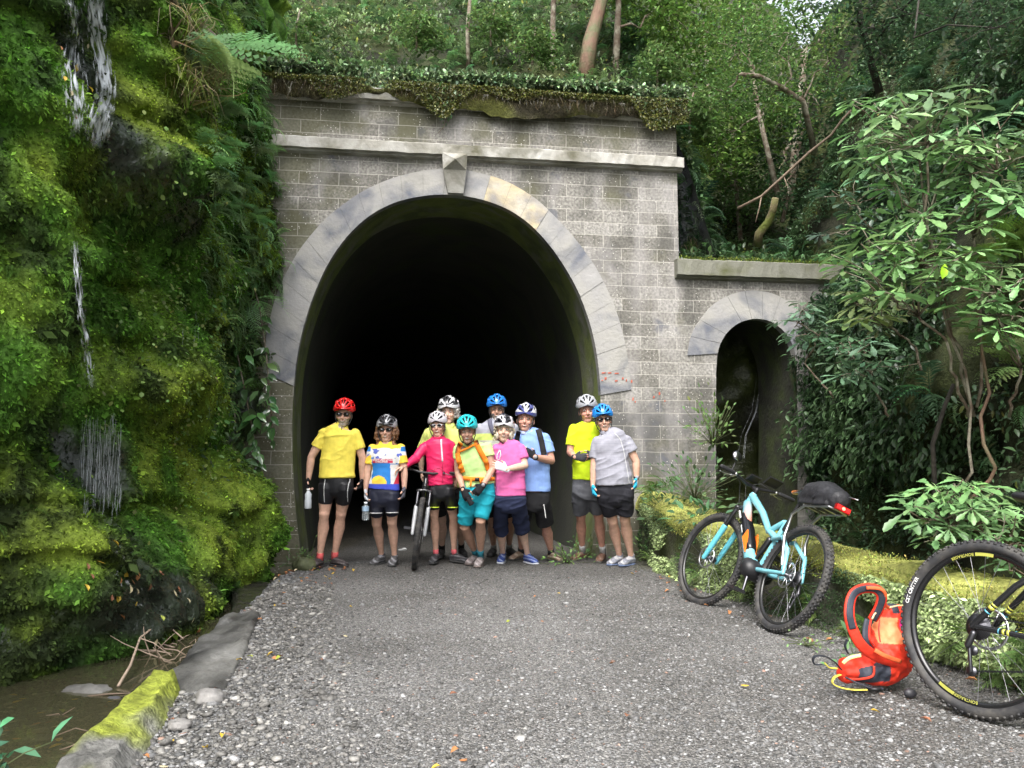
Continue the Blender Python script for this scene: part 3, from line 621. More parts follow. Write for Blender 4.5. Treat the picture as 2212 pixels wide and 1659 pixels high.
# ================================================ LOW MOSSY WALL
lw = thing('low_wall', 'low stone wall with a bright mossy top curving along the right of the path', 'wall', (2.0, 6, 0))
def wall_sweep(prof, y0=1.2, y1=10.05, st=.03, namp=.03, seed=0):
    ys = np.arange(y0, y1, st); k = len(prof); V = []
    for y in ys:
        x0 = float(WX(np.array(y))); h = float(WH(np.array(y)))
        for a, z in prof: V.append((x0+a, y, z*h if z < 2 else h+(z-3)))
    V = np.array(V); q = V.copy(); q[:, 0] += seed; V[:, 0] += namp*fbm(q*3.3, 4); V[:, 2] += namp*.9*fbm(q*3.1+9, 4)*(V[:, 2] > .05)
    i = (np.arange(len(ys)-1)[:, None]*k+np.arange(k-1)[None]).ravel(); return V, np.stack([i, i+k, i+k+1, i+1], 1)
prof = [(-.03, -.1)]+[(-.02+.0*t, t) for t in np.linspace(0, .88, 14)]+[(.02, .96), (.06, 1.0)]+[(x, 1.0) for x in np.linspace(.1, .34, 8)]+[(.38, .9), (.40, .5), (.40, -.4)]
V, F = wall_sweep(prof); n1 = fbm(V*3, 4); n2 = fbm(V*1.2+7, 3); w_ = np.clip(.45+n1*.9, 0, 1)[:, None]
c = np.array((.13, .125, .10))*(1-w_)+np.array((.05, .065, .018))*w_; link('wall_body', mesh_np('wall_body', V, F, c), M_MOSS, lw)
prof = [(-.045, .80), (-.05, .88), (-.035, .96), (.0, 3.025)]+[(x, 3.035+.012*math.sin(x*9)) for x in np.linspace(.05, .34, 10)]+[(.40, 3.0), (.42, .85)]
V, F = wall_sweep(prof, namp=.035, seed=0); V[:, 2] += .012*fbm(V*9, 3); n1 = fbm(V*2.5, 4)[:, None]; c = np.array((.27, .28, .075))*(1+.5*n1); br = np.clip(fbm(V*1.3+3, 3)*2, 0, .7)[:, None]; c = c*(1-br)+np.array((.14, .14, .035))*br
link('moss_cap', mesh_np('moss_cap', V, F, np.clip(c, .01, 1)), M_MOSS, lw)
s = Soup(); n = 26000; Y = 2.2*(9.9/2.2)**rng.random(n); t = rng.random(n); h = WH(Y); a = np.where(rng.random(n) < .5, rng.uniform(-.05, .4, n), -.05)
z = np.where(a > -.05, h+.035, h*(.72+.3*t)); pos = np.stack([WX(Y)+a+.03*vn(np.stack([Y*5, t*3, t*0], -1)), Y, z+.02*vn(np.stack([Y*4, a*9, t*0], -1))], -1)
s.inst(SIMP, pos, frames(unit(n)*.8+np.array((-.3, 0, .25)), unit(n)+np.array((0, 0, 1.))), rng.uniform(.008, .02, n), vary((.28, .31, .08), n, .4)); s.obj('moss_tufts', M_MOSSL, lw)
# creeping leaves on the front of that wall
s = Soup(); n = 52000; Y = 2.0*(9.6/2.0)**rng.random(n); t = rng.random(n)**.9; d = fbm(np.stack([Y*1.6, t*2.2, t*0], -1), 3); ok = d > -.28; Y, t, d = Y[ok], t[ok], d[ok]; n = len(Y); h = WH(Y)
pos = np.stack([WX(Y)-.05-.13*(1-t)*np.clip(.6+d, 0, 1)-.03*rng.random(n), Y, t*h*.98-.02], -1); f = np.stack([-.6+0*Y, .3*rng.normal(size=n), -.35+.5*rng.normal(size=n)], -1)
pale = np.clip(.55+1.4*vn(np.stack([Y*1.3, t*2, t*0+3], -1)), 0, 1)[:, None]; c = np.array((.03, .06, .02))*(1-pale)+np.array((.30, .38, .17))*pale
s.inst(LEAF, pos, frames(f, np.array((-.8, -.3, .5))+unit(n)*.5), rng.uniform(.010, .030, n)*(.7+.6*pale[:, 0]), c*np.exp(rng.normal(0, .5, (n, 1)))); tag(s.obj('wall_creeper', M_LEAFM), 'pale green creeping plants covering the face of the low mossy wall', 'creeper', kind='stuff')

# ================================================ VEGETATION
def px_surf(fn, px, py, lo=3.8, hi=12):
    """where the sight line through a photo point meets a bank"""
    x, y, z = ray(px, py); Y = np.linspace(lo, hi, 400); X = x/y*Y; Z = CAMZ+z/y*Y; f = fn(Y, Z)
    hit = X < f if fn is cliffL else X > f; k = int(np.argmax(hit)) if hit.any() else 399
    return Vector((X[k], Y[k], Z[k]))
def fern(name, base, dirs, L, label, col=(.10, .20, .06), det=False, group=None, cat='fern', m=None, sagv=None):
    s = Soup(); base = np.array(base, float)
    for i, d in enumerate(dirs):
        d = np.array(d[:3], float); l = L*(d_[3] if len(d_ := dirs[i]) > 3 else rng.uniform(.8, 1.1)); T = (FROND_D if det else FROND)[rng.integers(0, 2 if det else 3)]
        s.inst(T, base[None]+rng.normal(0, .01, (1, 3)), frames(d[None], np.array([[0, 0, 1.]])+rng.normal(0, .15, (1, 3))), [l], vary(col, 1, .18))
    o = s.obj(name, m or M_LEAFM); o.data.transform(Matrix.Translation(-Vector(base))); o.location = base; return tag(o, label, cat, group)
def spray(n, bias, spread=1.0): return [tuple(np.array(bias, float)+v*spread) for v in unit(n)]
# big feathery fronds hanging off the left bank
fern('fern', px_surf(cliffL, 420, 165), [(1.0, -.35, .32, 1.15), (.9, -.7, .10, 1.0), (.6, -.8, .3, .8), (.3, -.9, .2, .5)], 1.0, 'large pale tree fern fronds reaching out from the top of the left bank', (.36, .52, .27), True)
fern('fern', P(545, 655, 9.15), [(1, -.3, .25, 1.0), (.25, -.5, -.55, .85), (-.3, -.5, .3, .7), (.7, -.7, -.35, .8)], .52, 'fern with drooping fronds against the left foot of the pale arch ring', (.22, .38, .15), True)
k = 0
FL_ = [(430, 315), (470, 335), (500, 400), (455, 410), (520, 300), (480, 460), (545, 480), (440, 470), (560, 395), (510, 530), (470, 250), (550, 330), (415, 430), (530, 590), (450, 370)]
rk = sorted(range(15), key=lambda i: FL_[i][1]); LBL = [f'small fern, {ORD[rk.index(i)]} from the top in the column of ferns edging the left bank' for i in range(15)]
for px, py, L in [(430, 315, .35), (470, 335, .4), (500, 400, .4), (455, 410, .35), (520, 300, .4), (480, 460, .45), (545, 480, .35), (440, 470, .3), (560, 395, .3), (510, 530, .3), (470, 250, .4), (550, 330, .35), (415, 430, .25), (530, 590, .25), (450, 370, .35)]:
    k += 1; fern('fern', px_surf(cliffL, px, py), spray(6, (.9, -.5, .1), .55), L, LBL[k-1], (.19, .33, .13), px > 440, 'small ferns on the left bank edge')
for px, py, Y, L, col, lab in [(2205, 560, 4.9, .5, (.13, .22, .04), 'yellow green fern at the right edge of the view above the shrub stems'), (2205, 800, 4.6, .5, (.20, .30, .10), 'pale fern fronds entering from the right edge halfway up the bank'),
        (1545, 560, 11.2, .5, (.05, .11, .045), 'dark upright fern standing on top of the side arch coping'), (1700, 545, 11.4, .45, (.07, .14, .07), 'fern at the right end of the side arch coping'),
        (1530, 385, 12.6, .9, (.09, .15, .03), 'large fern on the slope just right of the tunnel front cornice'), (1500, 460, 12.2, .8, (.04, .08, .05), 'dark fern below the larger one right of the tunnel front'),
        (1900, 985, 6.6, .35, (.10, .2, .05), 'fern on the shaded bank right of the side arch'), (1850, 1190, 6.2, .3, (.07, .14, .06), 'fern behind the low wall beyond the blue bicycle'), (2170, 1120, 4.7, .4, (.12, .2, .10), 'feathery fern behind the black bicycle wheel'),
        (1405, 1070, 9.5, .32, (.14, .25, .06), 'fern growing at the wall foot beside the woman in the grey polo shirt'), (1440, 1060, 9.2, .3, (.10, .22, .05), 'light green fern hanging over the far end of the low wall'), (2190, 250, 5.2, .6, (.05, .11, .05), 'dark fern high on the right bank near the picture edge')]:
    p = P(px, py, Y)
    if px > 1780: 
        q = px_surf(cliffR, px, py); p = q if q.y < 11.5 and q.y > 4 else p
    fern('fern', p, spray(9, (-.5, -.4, .45), .8), L, lab, col, px > 2000)
for k in range(26):
    Y = 2.6*(9.0/2.6)**((25.5-k+.6*(rng.random()-.5))/26); x = float(WX(np.array(Y)))-rng.uniform(.06, .16)
    fern('fern', (x, Y, rng.uniform(.02, .22)), spray(6, (-.8, -.4, .35), .6), rng.uniform(.12, .24), f'small fern, {ORD[k]} from the far end along the foot of the low mossy wall', (.16, .25, .08), Y < 6, 'small ferns along the low wall')
RB_ = 0
for px, py in sorted([(1860, 640), (1905, 700), (1830, 830), (1880, 1050), (2000, 170), (2060, 250), (1750, 300), (1800, 420), (1850, 350), (2180, 420), (2090, 130), (1960, 120), (1810, 960), (1780, 1010), (2010, 860), (1940, 940), (1790, 690), (1700, 240), (1880, 200)], key=lambda q: q[1]):
    RB_ += 1; p = px_surf(cliffR, px, py, 4, 16); fern('fern', p, spray(8, (-.8, -.5, .2), .7), rng.uniform(.3, .5), f'dark fern, {ORD[RB_-1]} from the top among those scattered on the shaded right bank', (.045, .10, .05), False, 'dark ferns on the right bank')
# tussocks
def tussock(base, n, L, label, col, bias=(.5, -.2, -.2), group=None):
    s = Soup(); c = vary(col, n, .3); d = rng.random(n) < .4; c[d] = vary((.30, .25, .14), d.sum(), .3); a = unit(n)+np.array(bias)
    s.inst(BLADE, np.array(base)[None]+rng.normal(0, .04, (n, 3)), frames(a*np.array((1, 1, .25)), np.array((0, 0, 1.))+rng.normal(0, .4, (n, 3))), rng.uniform(.5, 1.1, n)*L, c)
    o = s.obj('grass_tussock', M_LEAFM); o.data.transform(Matrix.Translation(-Vector(base))); o.location = base; tag(o, label, 'grass', group)
tussock(px_surf(cliffL, 372, 95)+Vector((.05, 0, 0)), 160, .55, 'long green grass tussock with straw coloured ends high on the left bank', (.14, .19, .04))
tussock(px_surf(cliffL, 385, 225)+Vector((.05, 0, 0)), 150, .5, 'grass tussock with dry hanging blades left of the large fern', (.15, .20, .04))
tussock(px_surf(cliffL, 430, 190)+Vector((.05, 0, 0)), 120, .5, 'straw coloured grass tussock right under the dead branch', (.25, .24, .11))
tussock(P(1500, 552, 11.0), 90, .32, 'green grass tussock on the left end of the side arch coping', (.09, .16, .03), (0, -.3, .3))
# leaves over the two banks and the hillside
def leafmass(name, pts, nn, size, col, label, cat, T=LEAF, m=M_LEAF, up=.25, a=.3, down=.5):
    s = Soup(); n = len(pts); f = nn*.6+unit(n)*.8+np.array((0, 0, -down)); s.inst(T, pts+nn*rng.uniform(0, .12, (n, 1)), frames(f, nn*.5+np.array((0, 0, up+.5))+unit(n)*.35), size, vary(col, n, a) if np.ndim(col) == 1 else col)
    return tag(s.obj(name, m), label, cat, kind='stuff')
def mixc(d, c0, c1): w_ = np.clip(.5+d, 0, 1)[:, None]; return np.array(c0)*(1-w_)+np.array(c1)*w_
n = 80000; Y = rng.uniform(4, 15, n); z = rng.uniform(-.1, 9, n); d = fbm(np.stack([Y*.9, z*.9, Y*0], -1), 3); ok = (d > -.33) & (z < 1.5+Y*.62); Y, z, d = Y[ok], z[ok], d[ok]; p, nn = surf(cliffR, Y, z); nn = nn*np.array((-1, -1, -1)); n = len(Y)
nn = np.where(nn[:, :1] > 0, -nn, nn)
c = mixc(d*1.2, (.028, .062, .028), (.085, .155, .065))*np.exp(rng.normal(0, .4, (n, 1))); b = rng.random(n) < .05; c[b] = vary((.13, .14, .04), b.sum())
leafmass('bank_undergrowth', p, nn, rng.uniform(.03, .085, n), c, 'dark green leaves and low plants covering the right bank', 'undergrowth')
# small fern pinnae patches on it
n = 7500; Y = rng.uniform(4.2, 14, n); z = rng.uniform(0, 8.5, n); d = fbm(np.stack([Y*1.3, z*1.3, Y*0+4], -1), 3); ok = (d > -.05) & (z < 1.5+Y*.62); Y, z = Y[ok], z[ok]; p, nn = surf(cliffR, Y, z); nn = np.where(nn[:, :1] > 0, -nn, nn); n = len(Y); s = Soup()
s.inst(FROND[1], p, frames(nn*.8+unit(n)*.5+np.array((0, 0, -.1)), np.array((0, 0, 1.))+unit(n)*.3), rng.uniform(.12, .3, n), vary((.045, .09, .035), n, .45)); tag(s.obj('bank_ferns', M_LEAFM), 'mass of small ferns on the shaded right bank', 'undergrowth', kind='stuff')
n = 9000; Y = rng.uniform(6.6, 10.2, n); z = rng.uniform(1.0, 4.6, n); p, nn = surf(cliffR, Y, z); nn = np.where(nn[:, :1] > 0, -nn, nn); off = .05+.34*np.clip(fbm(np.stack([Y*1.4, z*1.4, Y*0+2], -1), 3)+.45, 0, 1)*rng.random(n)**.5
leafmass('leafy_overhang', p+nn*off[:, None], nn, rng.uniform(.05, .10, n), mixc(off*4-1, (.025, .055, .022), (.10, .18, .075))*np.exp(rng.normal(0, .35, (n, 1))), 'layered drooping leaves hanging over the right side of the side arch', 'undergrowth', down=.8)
# left bank: kidney shaped leaves and small ferns near the tunnel side
n = 2600; Y = rng.normal(7.2, .8, n); z = rng.normal(2.35, .9, n); d = fbm(np.stack([Y*2, z*2, Y*0], -1), 2); ok = (d > 0) & (Y < 9.2) & (Y > 4.5) & (z > .2); p, nn = surf(cliffL, Y[ok], z[ok]); n = len(p)
leafmass('bank_leaves', p, nn, rng.uniform(.02, .045, n), vary((.22, .32, .09), n, .3), 'small round pale leaves dotted over the left rock bank', 'plants', T=T_leaf(.9, .02, .1), m=M_LEAFM)
n = 1500; Y = rng.uniform(7.2, 9.4, n); z = rng.uniform(1.6, 6.4, n); d = fbm(np.stack([Y*2, z*2, Y*0+9], -1), 2); ok = d+.25*(Y-8) > .02; p, nn = surf(cliffL, Y[ok], z[ok]); n = len(p); s = Soup()
s.inst(FROND[1], p, frames(nn*.8+unit(n)*.5+np.array((.1, 0, -.35)), np.array((0, 0, 1.))+unit(n)*.3), rng.uniform(.10, .26, n), vary((.15, .26, .09), n, .4))
n = 3000; Y = rng.uniform(7.4, 9.5, n); z = rng.uniform(.9, 6.6, n); p, nn = surf(cliffL, Y, z); s.inst(LEAF, p+nn*.03, frames(nn*.6+unit(n)*.7+np.array((0, 0, -.6)), nn+unit(n)*.4), rng.uniform(.03, .07, n), vary((.09, .16, .055), n, .5))
tag(s.obj('bank_edge_plants', M_LEAFM), 'ferns and leaves hanging along the edge of the left bank', 'undergrowth', kind='stuff')
# hillside cover above the tunnel
def hillpts(n, x0, x1, d0, d1):
    x = rng.uniform(x0, x1, n); d = rng.uniform(0, 1, n)**1.4*(d1-d0)+d0; Y = 9.9+.145*x+d; z = hill(x, Y); e = .05; hxn = (hill(x+e, Y)-z)/e; hy = (hill(x, Y+e)-z)/e
    nn = np.stack([-hxn, -hy, np.ones(n)], -1); return np.stack([x, Y, z], -1), nn/np.linalg.norm(nn, axis=1, keepdims=True)
p, nn = hillpts(60000, -4.5, 8, .05, 6); d = fbm(p*1.2, 3); ok = (d > -.3) & ((p[:, 2] > 4.6) | (d > -.1)); p, nn, d = p[ok], nn[ok], d[ok]; n = len(p)
c = mixc(d*1.3, (.04, .075, .025), (.17, .25, .10))*np.exp(rng.normal(0, .4, (n, 1))); b = rng.random(n) < .07; c[b] = vary((.28, .30, .07), b.sum())
leafmass('hillside_ground_cover', p, nn, rng.uniform(.035, .10, n), c, 'leafy ground cover on the slope above and behind the tunnel', 'ground cover', down=-.2)
p, nn = hillpts(4200, -4.5, 6, .3, 6); n = len(p); s = Soup(); s.inst(FROND[0], p, frames(unit(n)*np.array((1, 1, .2))+np.array((0, -.3, .35)), np.array((0, 0, 1.))+unit(n)*.2), rng.uniform(.15, .42, n), vary((.10, .18, .07), n, .5))
tag(s.obj('hillside_ferns', M_LEAFM), 'ferns growing thickly on the slope above the tunnel', 'ground cover', kind='stuff')
p, nn = hillpts(26000, 1.7, 8, .3, 15); p[:16000, 0] = rng.uniform(2.0, 3.6, 16000); Yk = p[:, 1]; p[:, 2] = hill(p[:, 0], Yk); p[:, 2] += rng.uniform(-.1, .35, len(p)); n = len(p)
leafmass('gully_foliage', p, nn, rng.uniform(.06, .15, n), vary((.05, .10, .035), n, .5), 'dark leaves filling the gully to the right of the tunnel front', 'undergrowth', down=-.1)
n = 1300; x = rng.uniform(2.0, 3.4, n); Yk = 10.0+.145*x+rng.uniform(.1, 4, n); s = Soup(); s.inst(FROND[1], np.stack([x, Yk, hill(x, Yk)+.05], -1), frames(unit(n)*.8+np.array((.5, -.7, .2)), np.array((0, 0, 1.))+unit(n)*.3), rng.uniform(.2, .5, n), vary((.05, .10, .045), n, .5)); tag(s.obj('gully_ferns', M_LEAFM), 'ferns on the steep side of the gully beside the tunnel front', 'undergrowth', kind='stuff')
# moss mat and plants lying along the top of the tunnel front
V = []; us = np.arange(-3.3, U1+.06, .02); k = 9
for u in us:
    bare = math.exp(-((u-wpt(815, 150)[0])/.22)**4)
    for j in range(k):
        t = j/(k-1); nz = float(fbm(np.array([[u*2.2, t*2, 3.]]), 3)[0]); dr = (.16+.13*nz)*(1-bare)
        V.append((u, .25-.38*math.sin(t*math.pi*.62)-.02*nz, ZT+.10*math.cos(t*math.pi*.5)-dr*max(0, t-.35)*1.6+.03*nz-.05*bare))
V = np.array(V); V = V+.025*np.stack([fbm(V*8, 3)*0, fbm(V*8, 3), fbm(V*8+5, 3)], -1); i = (np.arange(len(us)-1)[:, None]*k+np.arange(k-1)[None]).ravel(); F = np.stack([i, i+1, i+k+1, i+k], 1)
n1 = fbm(V*3, 3)[:, None]; w_ = np.clip(.5+1.6*n1, 0, 1); c = np.array((.030, .026, .014))*(1-w_)+np.array((.085, .090, .020))*w_
def to_world(V): V = np.asarray(V, float); return np.array(WO)[None]+V[:, :1]*np.array(WU)+V[:, 1:2]*np.array(WN)+V[:, 2:]*np.array((0, 0, 1.))
tag(link('moss_mat', mesh_np('moss_mat', to_world(V), F, c), M_MOSS), 'thick moss and soil mat hanging over the top edge of the tunnel front', 'moss', kind='stuff')
s = Soup(); n = 15000; u = rng.uniform(-3.3, U1+.1, n); t = rng.random(n)**1.6; ok = rng.random(n) < 1-.75*np.exp(-((u-wpt(815, 150)[0])/.25)**4); u, t = u[ok], t[ok]; n = len(u)
d = vn(np.stack([u*2.3, t, t*0], -1)); pos = to_world(np.stack([u, -.17+.5*rng.random(n)*(1-t*.6), ZT+.20-.34*t*np.clip(.6+d, .1, 1.4)+.05*rng.random(n)], -1))
s.inst(LEAF, pos, frames(unit(n)*.8+np.array((0, -.5, .1)), unit(n)*.6+np.array((0, -.3, 1.))), rng.uniform(.035, .095, n), vary((.22, .32, .16), n, .45)*np.where(rng.random(n) < .35, .35, 1)[:, None])
n = 26000; u = rng.uniform(-3.3, U1+.1, n); t = rng.random(n); d = vn(np.stack([u*2.3, t, t*0], -1)); pos = to_world(np.stack([u, -.14-.05*rng.random(n), ZT+.08-.30*t*np.clip(.6+d, .1, 1.4)], -1)); ok = rng.random(n) < 1-.97*np.exp(-((u-wpt(815, 150)[0])/.25)**4); pos = pos[ok]; n = len(pos)
s.inst(SIMP, pos, frames(unit(n)*.6+np.array((0, -.3, -.6)), unit(n)+np.array((0, -1, 0.))), rng.uniform(.015, .04, n), vary((.10, .11, .025), n, .45))
n = 2600; u = rng.uniform(-3.3, U1+.1, n); ok = rng.random(n) < 1-.97*np.exp(-((u-wpt(815, 150)[0])/.28)**4); u = u[ok]; n = len(u); pos = to_world(np.stack([u, -.13-.06*rng.random(n), ZT+.05-.14*rng.random(n)], -1))
s.inst((BLADE[0]*np.array((.5, 1, 1)), BLADE[1]), pos, np.einsum('nij,jk->nik', frames(unit(n)*np.array((1, .4, 0))+np.array((0, -.3, 0)), np.array((0, 0, 1.))+rng.normal(0, .25, (n, 3))), np.diag((1., 1., -1.))), rng.uniform(.10, .30, n)*(1+.5*vn(np.stack([u*3, u*0, u*0], -1))), vary((.07, .06, .03), n, .5))
tag(s.obj('overhanging_plants', M_LEAF), 'leafy plants and roots spilling over the top edge of the tunnel front', 'plants', kind='stuff')
# same along the side coping
s = Soup(); n = 5000; u = rng.uniform(U1, 4.3, n); a = rng.uniform(-.11, .6, n); pos = to_world(np.stack([u, a, sz1+.012+.02*rng.random(n)+.12*np.clip(a-.2, 0, 1)], -1)); s.inst(SIMP, pos, frames(unit(n)*.5+np.array((0, -.2, .4)), unit(n)+np.array((0, 0, 1.))), rng.uniform(.015, .04, n), vary((.12, .16, .025), n, .4))
n = 700; u = rng.uniform(U1+.1, 4.3, n); a = rng.uniform(.1, .9, n); pos = to_world(np.stack([u, a, sz1+.05+.12*rng.random(n)], -1)); s.inst(LEAF, pos, frames(unit(n)+np.array((0, -.4, .5)), unit(n)*.5+np.array((0, 0, 1.))), rng.uniform(.05, .12, n), vary((.07, .13, .05), n, .4))
tag(s.obj('coping_moss', M_LEAFM), 'bright moss and small plants on top of the side arch coping', 'moss', kind='stuff')

# ---- shrubs with rosettes of large leaves
def wavy(p0, p1, n=7, a=.05):
    p0, p1 = Vector(p0), Vector(p1); L = (p1-p0).length
    return [p0.lerp(p1, i/(n-1))+Vector(rng.normal(0, a*L*(0 if i in (0, n-1) else 1)*.5, 3)) for i in range(n)]
def shrub(root, rosettes, size, col, label, name='shrub', stems=2, group=None, m=None):
    t = thing(name, label, 'shrub', tuple(root), group); s = Soup(); mb = MB(); root = Vector(root)
    cen = sum((Vector(r) for r in rosettes), Vector())/len(rosettes); forks = [root.lerp(cen, q)+Vector(rng.normal(0, .06, 3)) for q in (.45, .7, .95)[:stems+1]]
    mb.tube(wavy(root, forks[0]), [.011, .0105, .010, .0095, .009, .0085, .008], 6)
    for a, b in zip(forks[:-1], forks[1:]): mb.tube(wavy(a, b), .008, 5)
    for r in rosettes:
        r = Vector(r); f = min(forks, key=lambda q: (q-r).length+(.5 if q.z > r.z+.05 else 0)); mb.tube(wavy(f, r, 6, .08), [.0065, .006, .005, .0045, .004, .0035], 5)
        up = np.array([[-.22, -.38, 1.]])+rng.normal(0, .13, (1, 3)); s.inst(PALM[rng.integers(0, 4)], np.array(r)[None], frames(unit(1)*np.array((1, 1, .1)), up), [size*.95*rng.uniform(.75, 1.15)], vary(col, 1, .22, .06))
        for _ in range(2 if rng.random() < .5 else 1):
            r2 = r+Vector(rng.normal(0, 1, 3)*np.array((.12, .12, .06))); mb.tube(wavy(f.lerp(r, .6), r2, 4, .08), [.004, .0035, .003, .0025], 4); s.inst(PALM[rng.integers(0, 4)], np.array(r2)[None], frames(unit(1)*np.array((1, 1, .1)), up+rng.normal(0, .2, (1, 3))), [size*rng.uniform(.4, .75)], vary(col, 1, .25, .06))
    mb.obj('stem', M_BARK, t); s.obj('leaves', m or M_LEAF, t); return t
def cloud(cx, cy, rx, ry, n, Y, dy=.35, md=34):
    pts = []; tries = 0
    while len(pts) < n and tries < 4000:
        tries += 1; a = rng.uniform(-1, 1, 2)
        if a[0]**2+a[1]**2 > 1: continue
        q = (cx+a[0]*rx, cy+a[1]*ry)
        if all(math.hypot((q[0]-u[0]), (q[1]-u[1])*1.5) > md for u in pts): pts.append(q)
    return [P(q[0], q[1], Y+rng.uniform(-dy, dy)) for q in pts]
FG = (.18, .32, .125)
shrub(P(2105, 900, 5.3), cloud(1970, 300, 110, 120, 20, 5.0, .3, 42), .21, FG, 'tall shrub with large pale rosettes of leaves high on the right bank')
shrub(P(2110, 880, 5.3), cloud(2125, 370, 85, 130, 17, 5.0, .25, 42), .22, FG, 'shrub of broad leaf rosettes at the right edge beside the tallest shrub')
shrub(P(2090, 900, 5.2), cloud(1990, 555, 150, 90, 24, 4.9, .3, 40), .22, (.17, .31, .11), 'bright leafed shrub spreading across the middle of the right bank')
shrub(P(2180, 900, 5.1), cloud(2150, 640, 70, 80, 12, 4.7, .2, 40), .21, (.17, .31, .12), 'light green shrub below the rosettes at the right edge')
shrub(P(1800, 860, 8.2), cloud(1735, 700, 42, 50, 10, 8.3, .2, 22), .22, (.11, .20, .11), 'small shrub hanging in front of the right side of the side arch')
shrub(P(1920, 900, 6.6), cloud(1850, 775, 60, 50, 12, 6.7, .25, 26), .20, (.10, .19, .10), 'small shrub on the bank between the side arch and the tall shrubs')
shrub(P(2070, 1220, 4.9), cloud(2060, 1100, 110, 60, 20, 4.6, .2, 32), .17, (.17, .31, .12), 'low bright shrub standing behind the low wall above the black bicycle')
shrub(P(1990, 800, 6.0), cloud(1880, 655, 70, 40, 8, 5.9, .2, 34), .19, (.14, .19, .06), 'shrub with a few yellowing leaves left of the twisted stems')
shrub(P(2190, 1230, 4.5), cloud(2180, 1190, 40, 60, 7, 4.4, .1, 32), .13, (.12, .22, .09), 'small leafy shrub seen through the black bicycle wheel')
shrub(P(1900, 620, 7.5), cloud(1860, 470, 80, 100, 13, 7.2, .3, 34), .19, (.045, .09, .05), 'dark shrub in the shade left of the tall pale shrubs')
# one translucent yellow-green leaf catching the light
s = Soup(); s.inst(LEAF, np.array([P(2035, 603, 4.6)]), frames(np.array([(.3, 0, 1.)]), np.array([(0, -1., .2)])), [.10], [(.30, .55, .02)]); o = s.obj('leaf', M_LEAFM); tag(o, 'single glowing yellow green leaf standing upright among the right hand shrubs', 'leaf')
# twisted stems on the right bank
def stems_thing(name, label, cat, paths, m):
    mb = MB()
    for pts, r in paths: mb.tube([P(*q) for q in pts], [r*(1-.3*i/(len(pts)-1)) for i in range(len(pts))], 7)
    return tag(mb.obj(name, m), label, cat)
stems_thing('vine', 'twisting reddish stem rising up the right bank into the shrubs', 'stem', [([(2125, 1160, 5.2), (2105, 1110, 5.15), (2100, 1075, 5.1), (2140, 1035, 5.05), (2150, 1010, 5.0), (2125, 960, 5.0), (2118, 900, 5.05), (2138, 850, 5.1), (2128, 800, 5.1), (2112, 700, 5.1), (2108, 600, 5.1)], .013)], M_BARKR)
stems_thing('sapling', 'slimmer green brown stem beside the twisting one on the right bank', 'stem', [([(2080, 1050, 5.2), (2100, 1020, 5.15), (2092, 960, 5.1), (2098, 880, 5.1), (2085, 800, 5.1), (2050, 720, 5.1), (2030, 640, 5.1), (2000, 480, 5.0), (1985, 330, 5.0)], .010)], M_BARK)
stems_thing('tree_root', 'mossy root hanging from the right bank left of the twisted stems', 'root', [([(2010, 1130, 5.6), (2020, 1060, 5.5), (2015, 960, 5.4), (2040, 880, 5.3), (2060, 830, 5.3)], .018)], M_BARKD)
stems_thing('branch', 'long thin bare branch slanting across the slope behind the side arch', 'branch', [([(1594, 450, 9.8), (1645, 424, 9.6), (1693, 380, 9.4), (1748, 329, 9.2), (1795, 292, 9.0), (1820, 258, 8.9), (1839, 238, 8.8)], .018), ([(1645, 424, 9.6), (1640, 450, 9.6), (1632, 480, 9.6)], .008), ([(1693, 380, 9.4), (1700, 400, 9.4), (1694, 405, 9.4)], .006)], M_TWIG)
stems_thing('log', 'short mossy broken log standing above the side arch', 'log', [([(1636, 530, 11.0), (1640, 505, 10.9), (1660, 480, 10.8), (1670, 455, 10.7), (1675, 428, 10.6)], .065)], mat('mossy_log', (.10, .12, .02), col2=(.14, .11, .06), nscale=5, bump=.7, bscale=30, rough=.9))
stems_thing('branch', 'pale dead branch sticking out over the top left of the tunnel', 'branch', [([(350, -40, 5.9), (375, 5, 6.1), (400, 40, 6.4), (430, 52, 6.7), (470, 85, 7.2), (500, 105, 7.6), (534, 131, 8.0)], .032), ([(470, 85, 7.2), (485, 80, 7.2), (490, 76, 7.2)], .014)], mat('dead_wood', (.34, .27, .20), col2=(.20, .15, .11), nscale=7, bump=.5, rough=.8))
# ---- trees behind the tunnel
def tree(base, trunk, crown, n, col, label, r=.1, lsz=(.06, .13), bark=None, group=None):
    t = thing('tree', label, 'tree', tuple(trunk[0]), group); mb = MB(); k = len(trunk); mb.tube(trunk, [r*(1-.45*i/(k-1)) for i in range(k)], 8); s = Soup()
    for c, rad in crown:
        c = Vector(c); f = min(trunk[1:], key=lambda q: (q-c).length); tw = [c+Vector(unit(1)[0])*rad*.75 for _ in range(5)]; mb.tube(wavy(f, c, 6, .12), [r*.35, r*.3, r*.25, r*.2, r*.17, r*.13], 6)
        for q in tw: mb.tube(wavy(c, q, 5, .15), [r*.12, r*.1, r*.08, r*.06, r*.04], 4)
        m_ = int(n*1.9*rad**2); u = unit(m_)*(rng.random((m_, 1))**.45)*rad*np.array((1, 1, .75)); cl_ = vn((u+np.array(c))*2.6); ok = cl_ > -.3; u = u[ok]; pts = np.array(c)[None]+u; pts[:, 2] = np.round(pts[:, 2]/.16)*.16+rng.normal(0, .035, len(pts)); m_ = len(pts)
        s.inst(LEAF, pts, frames(unit(m_)*np.array((1, 1, .3))+np.array((0, -.1, -.15)), unit(m_)*.4+np.array((0, 0, 1.))), rng.uniform(*lsz, m_), vary(col, m_, .35, .08))
    mb.obj('trunk', bark or M_BARK, t); s.obj('crown', M_LEAFM, t); return t
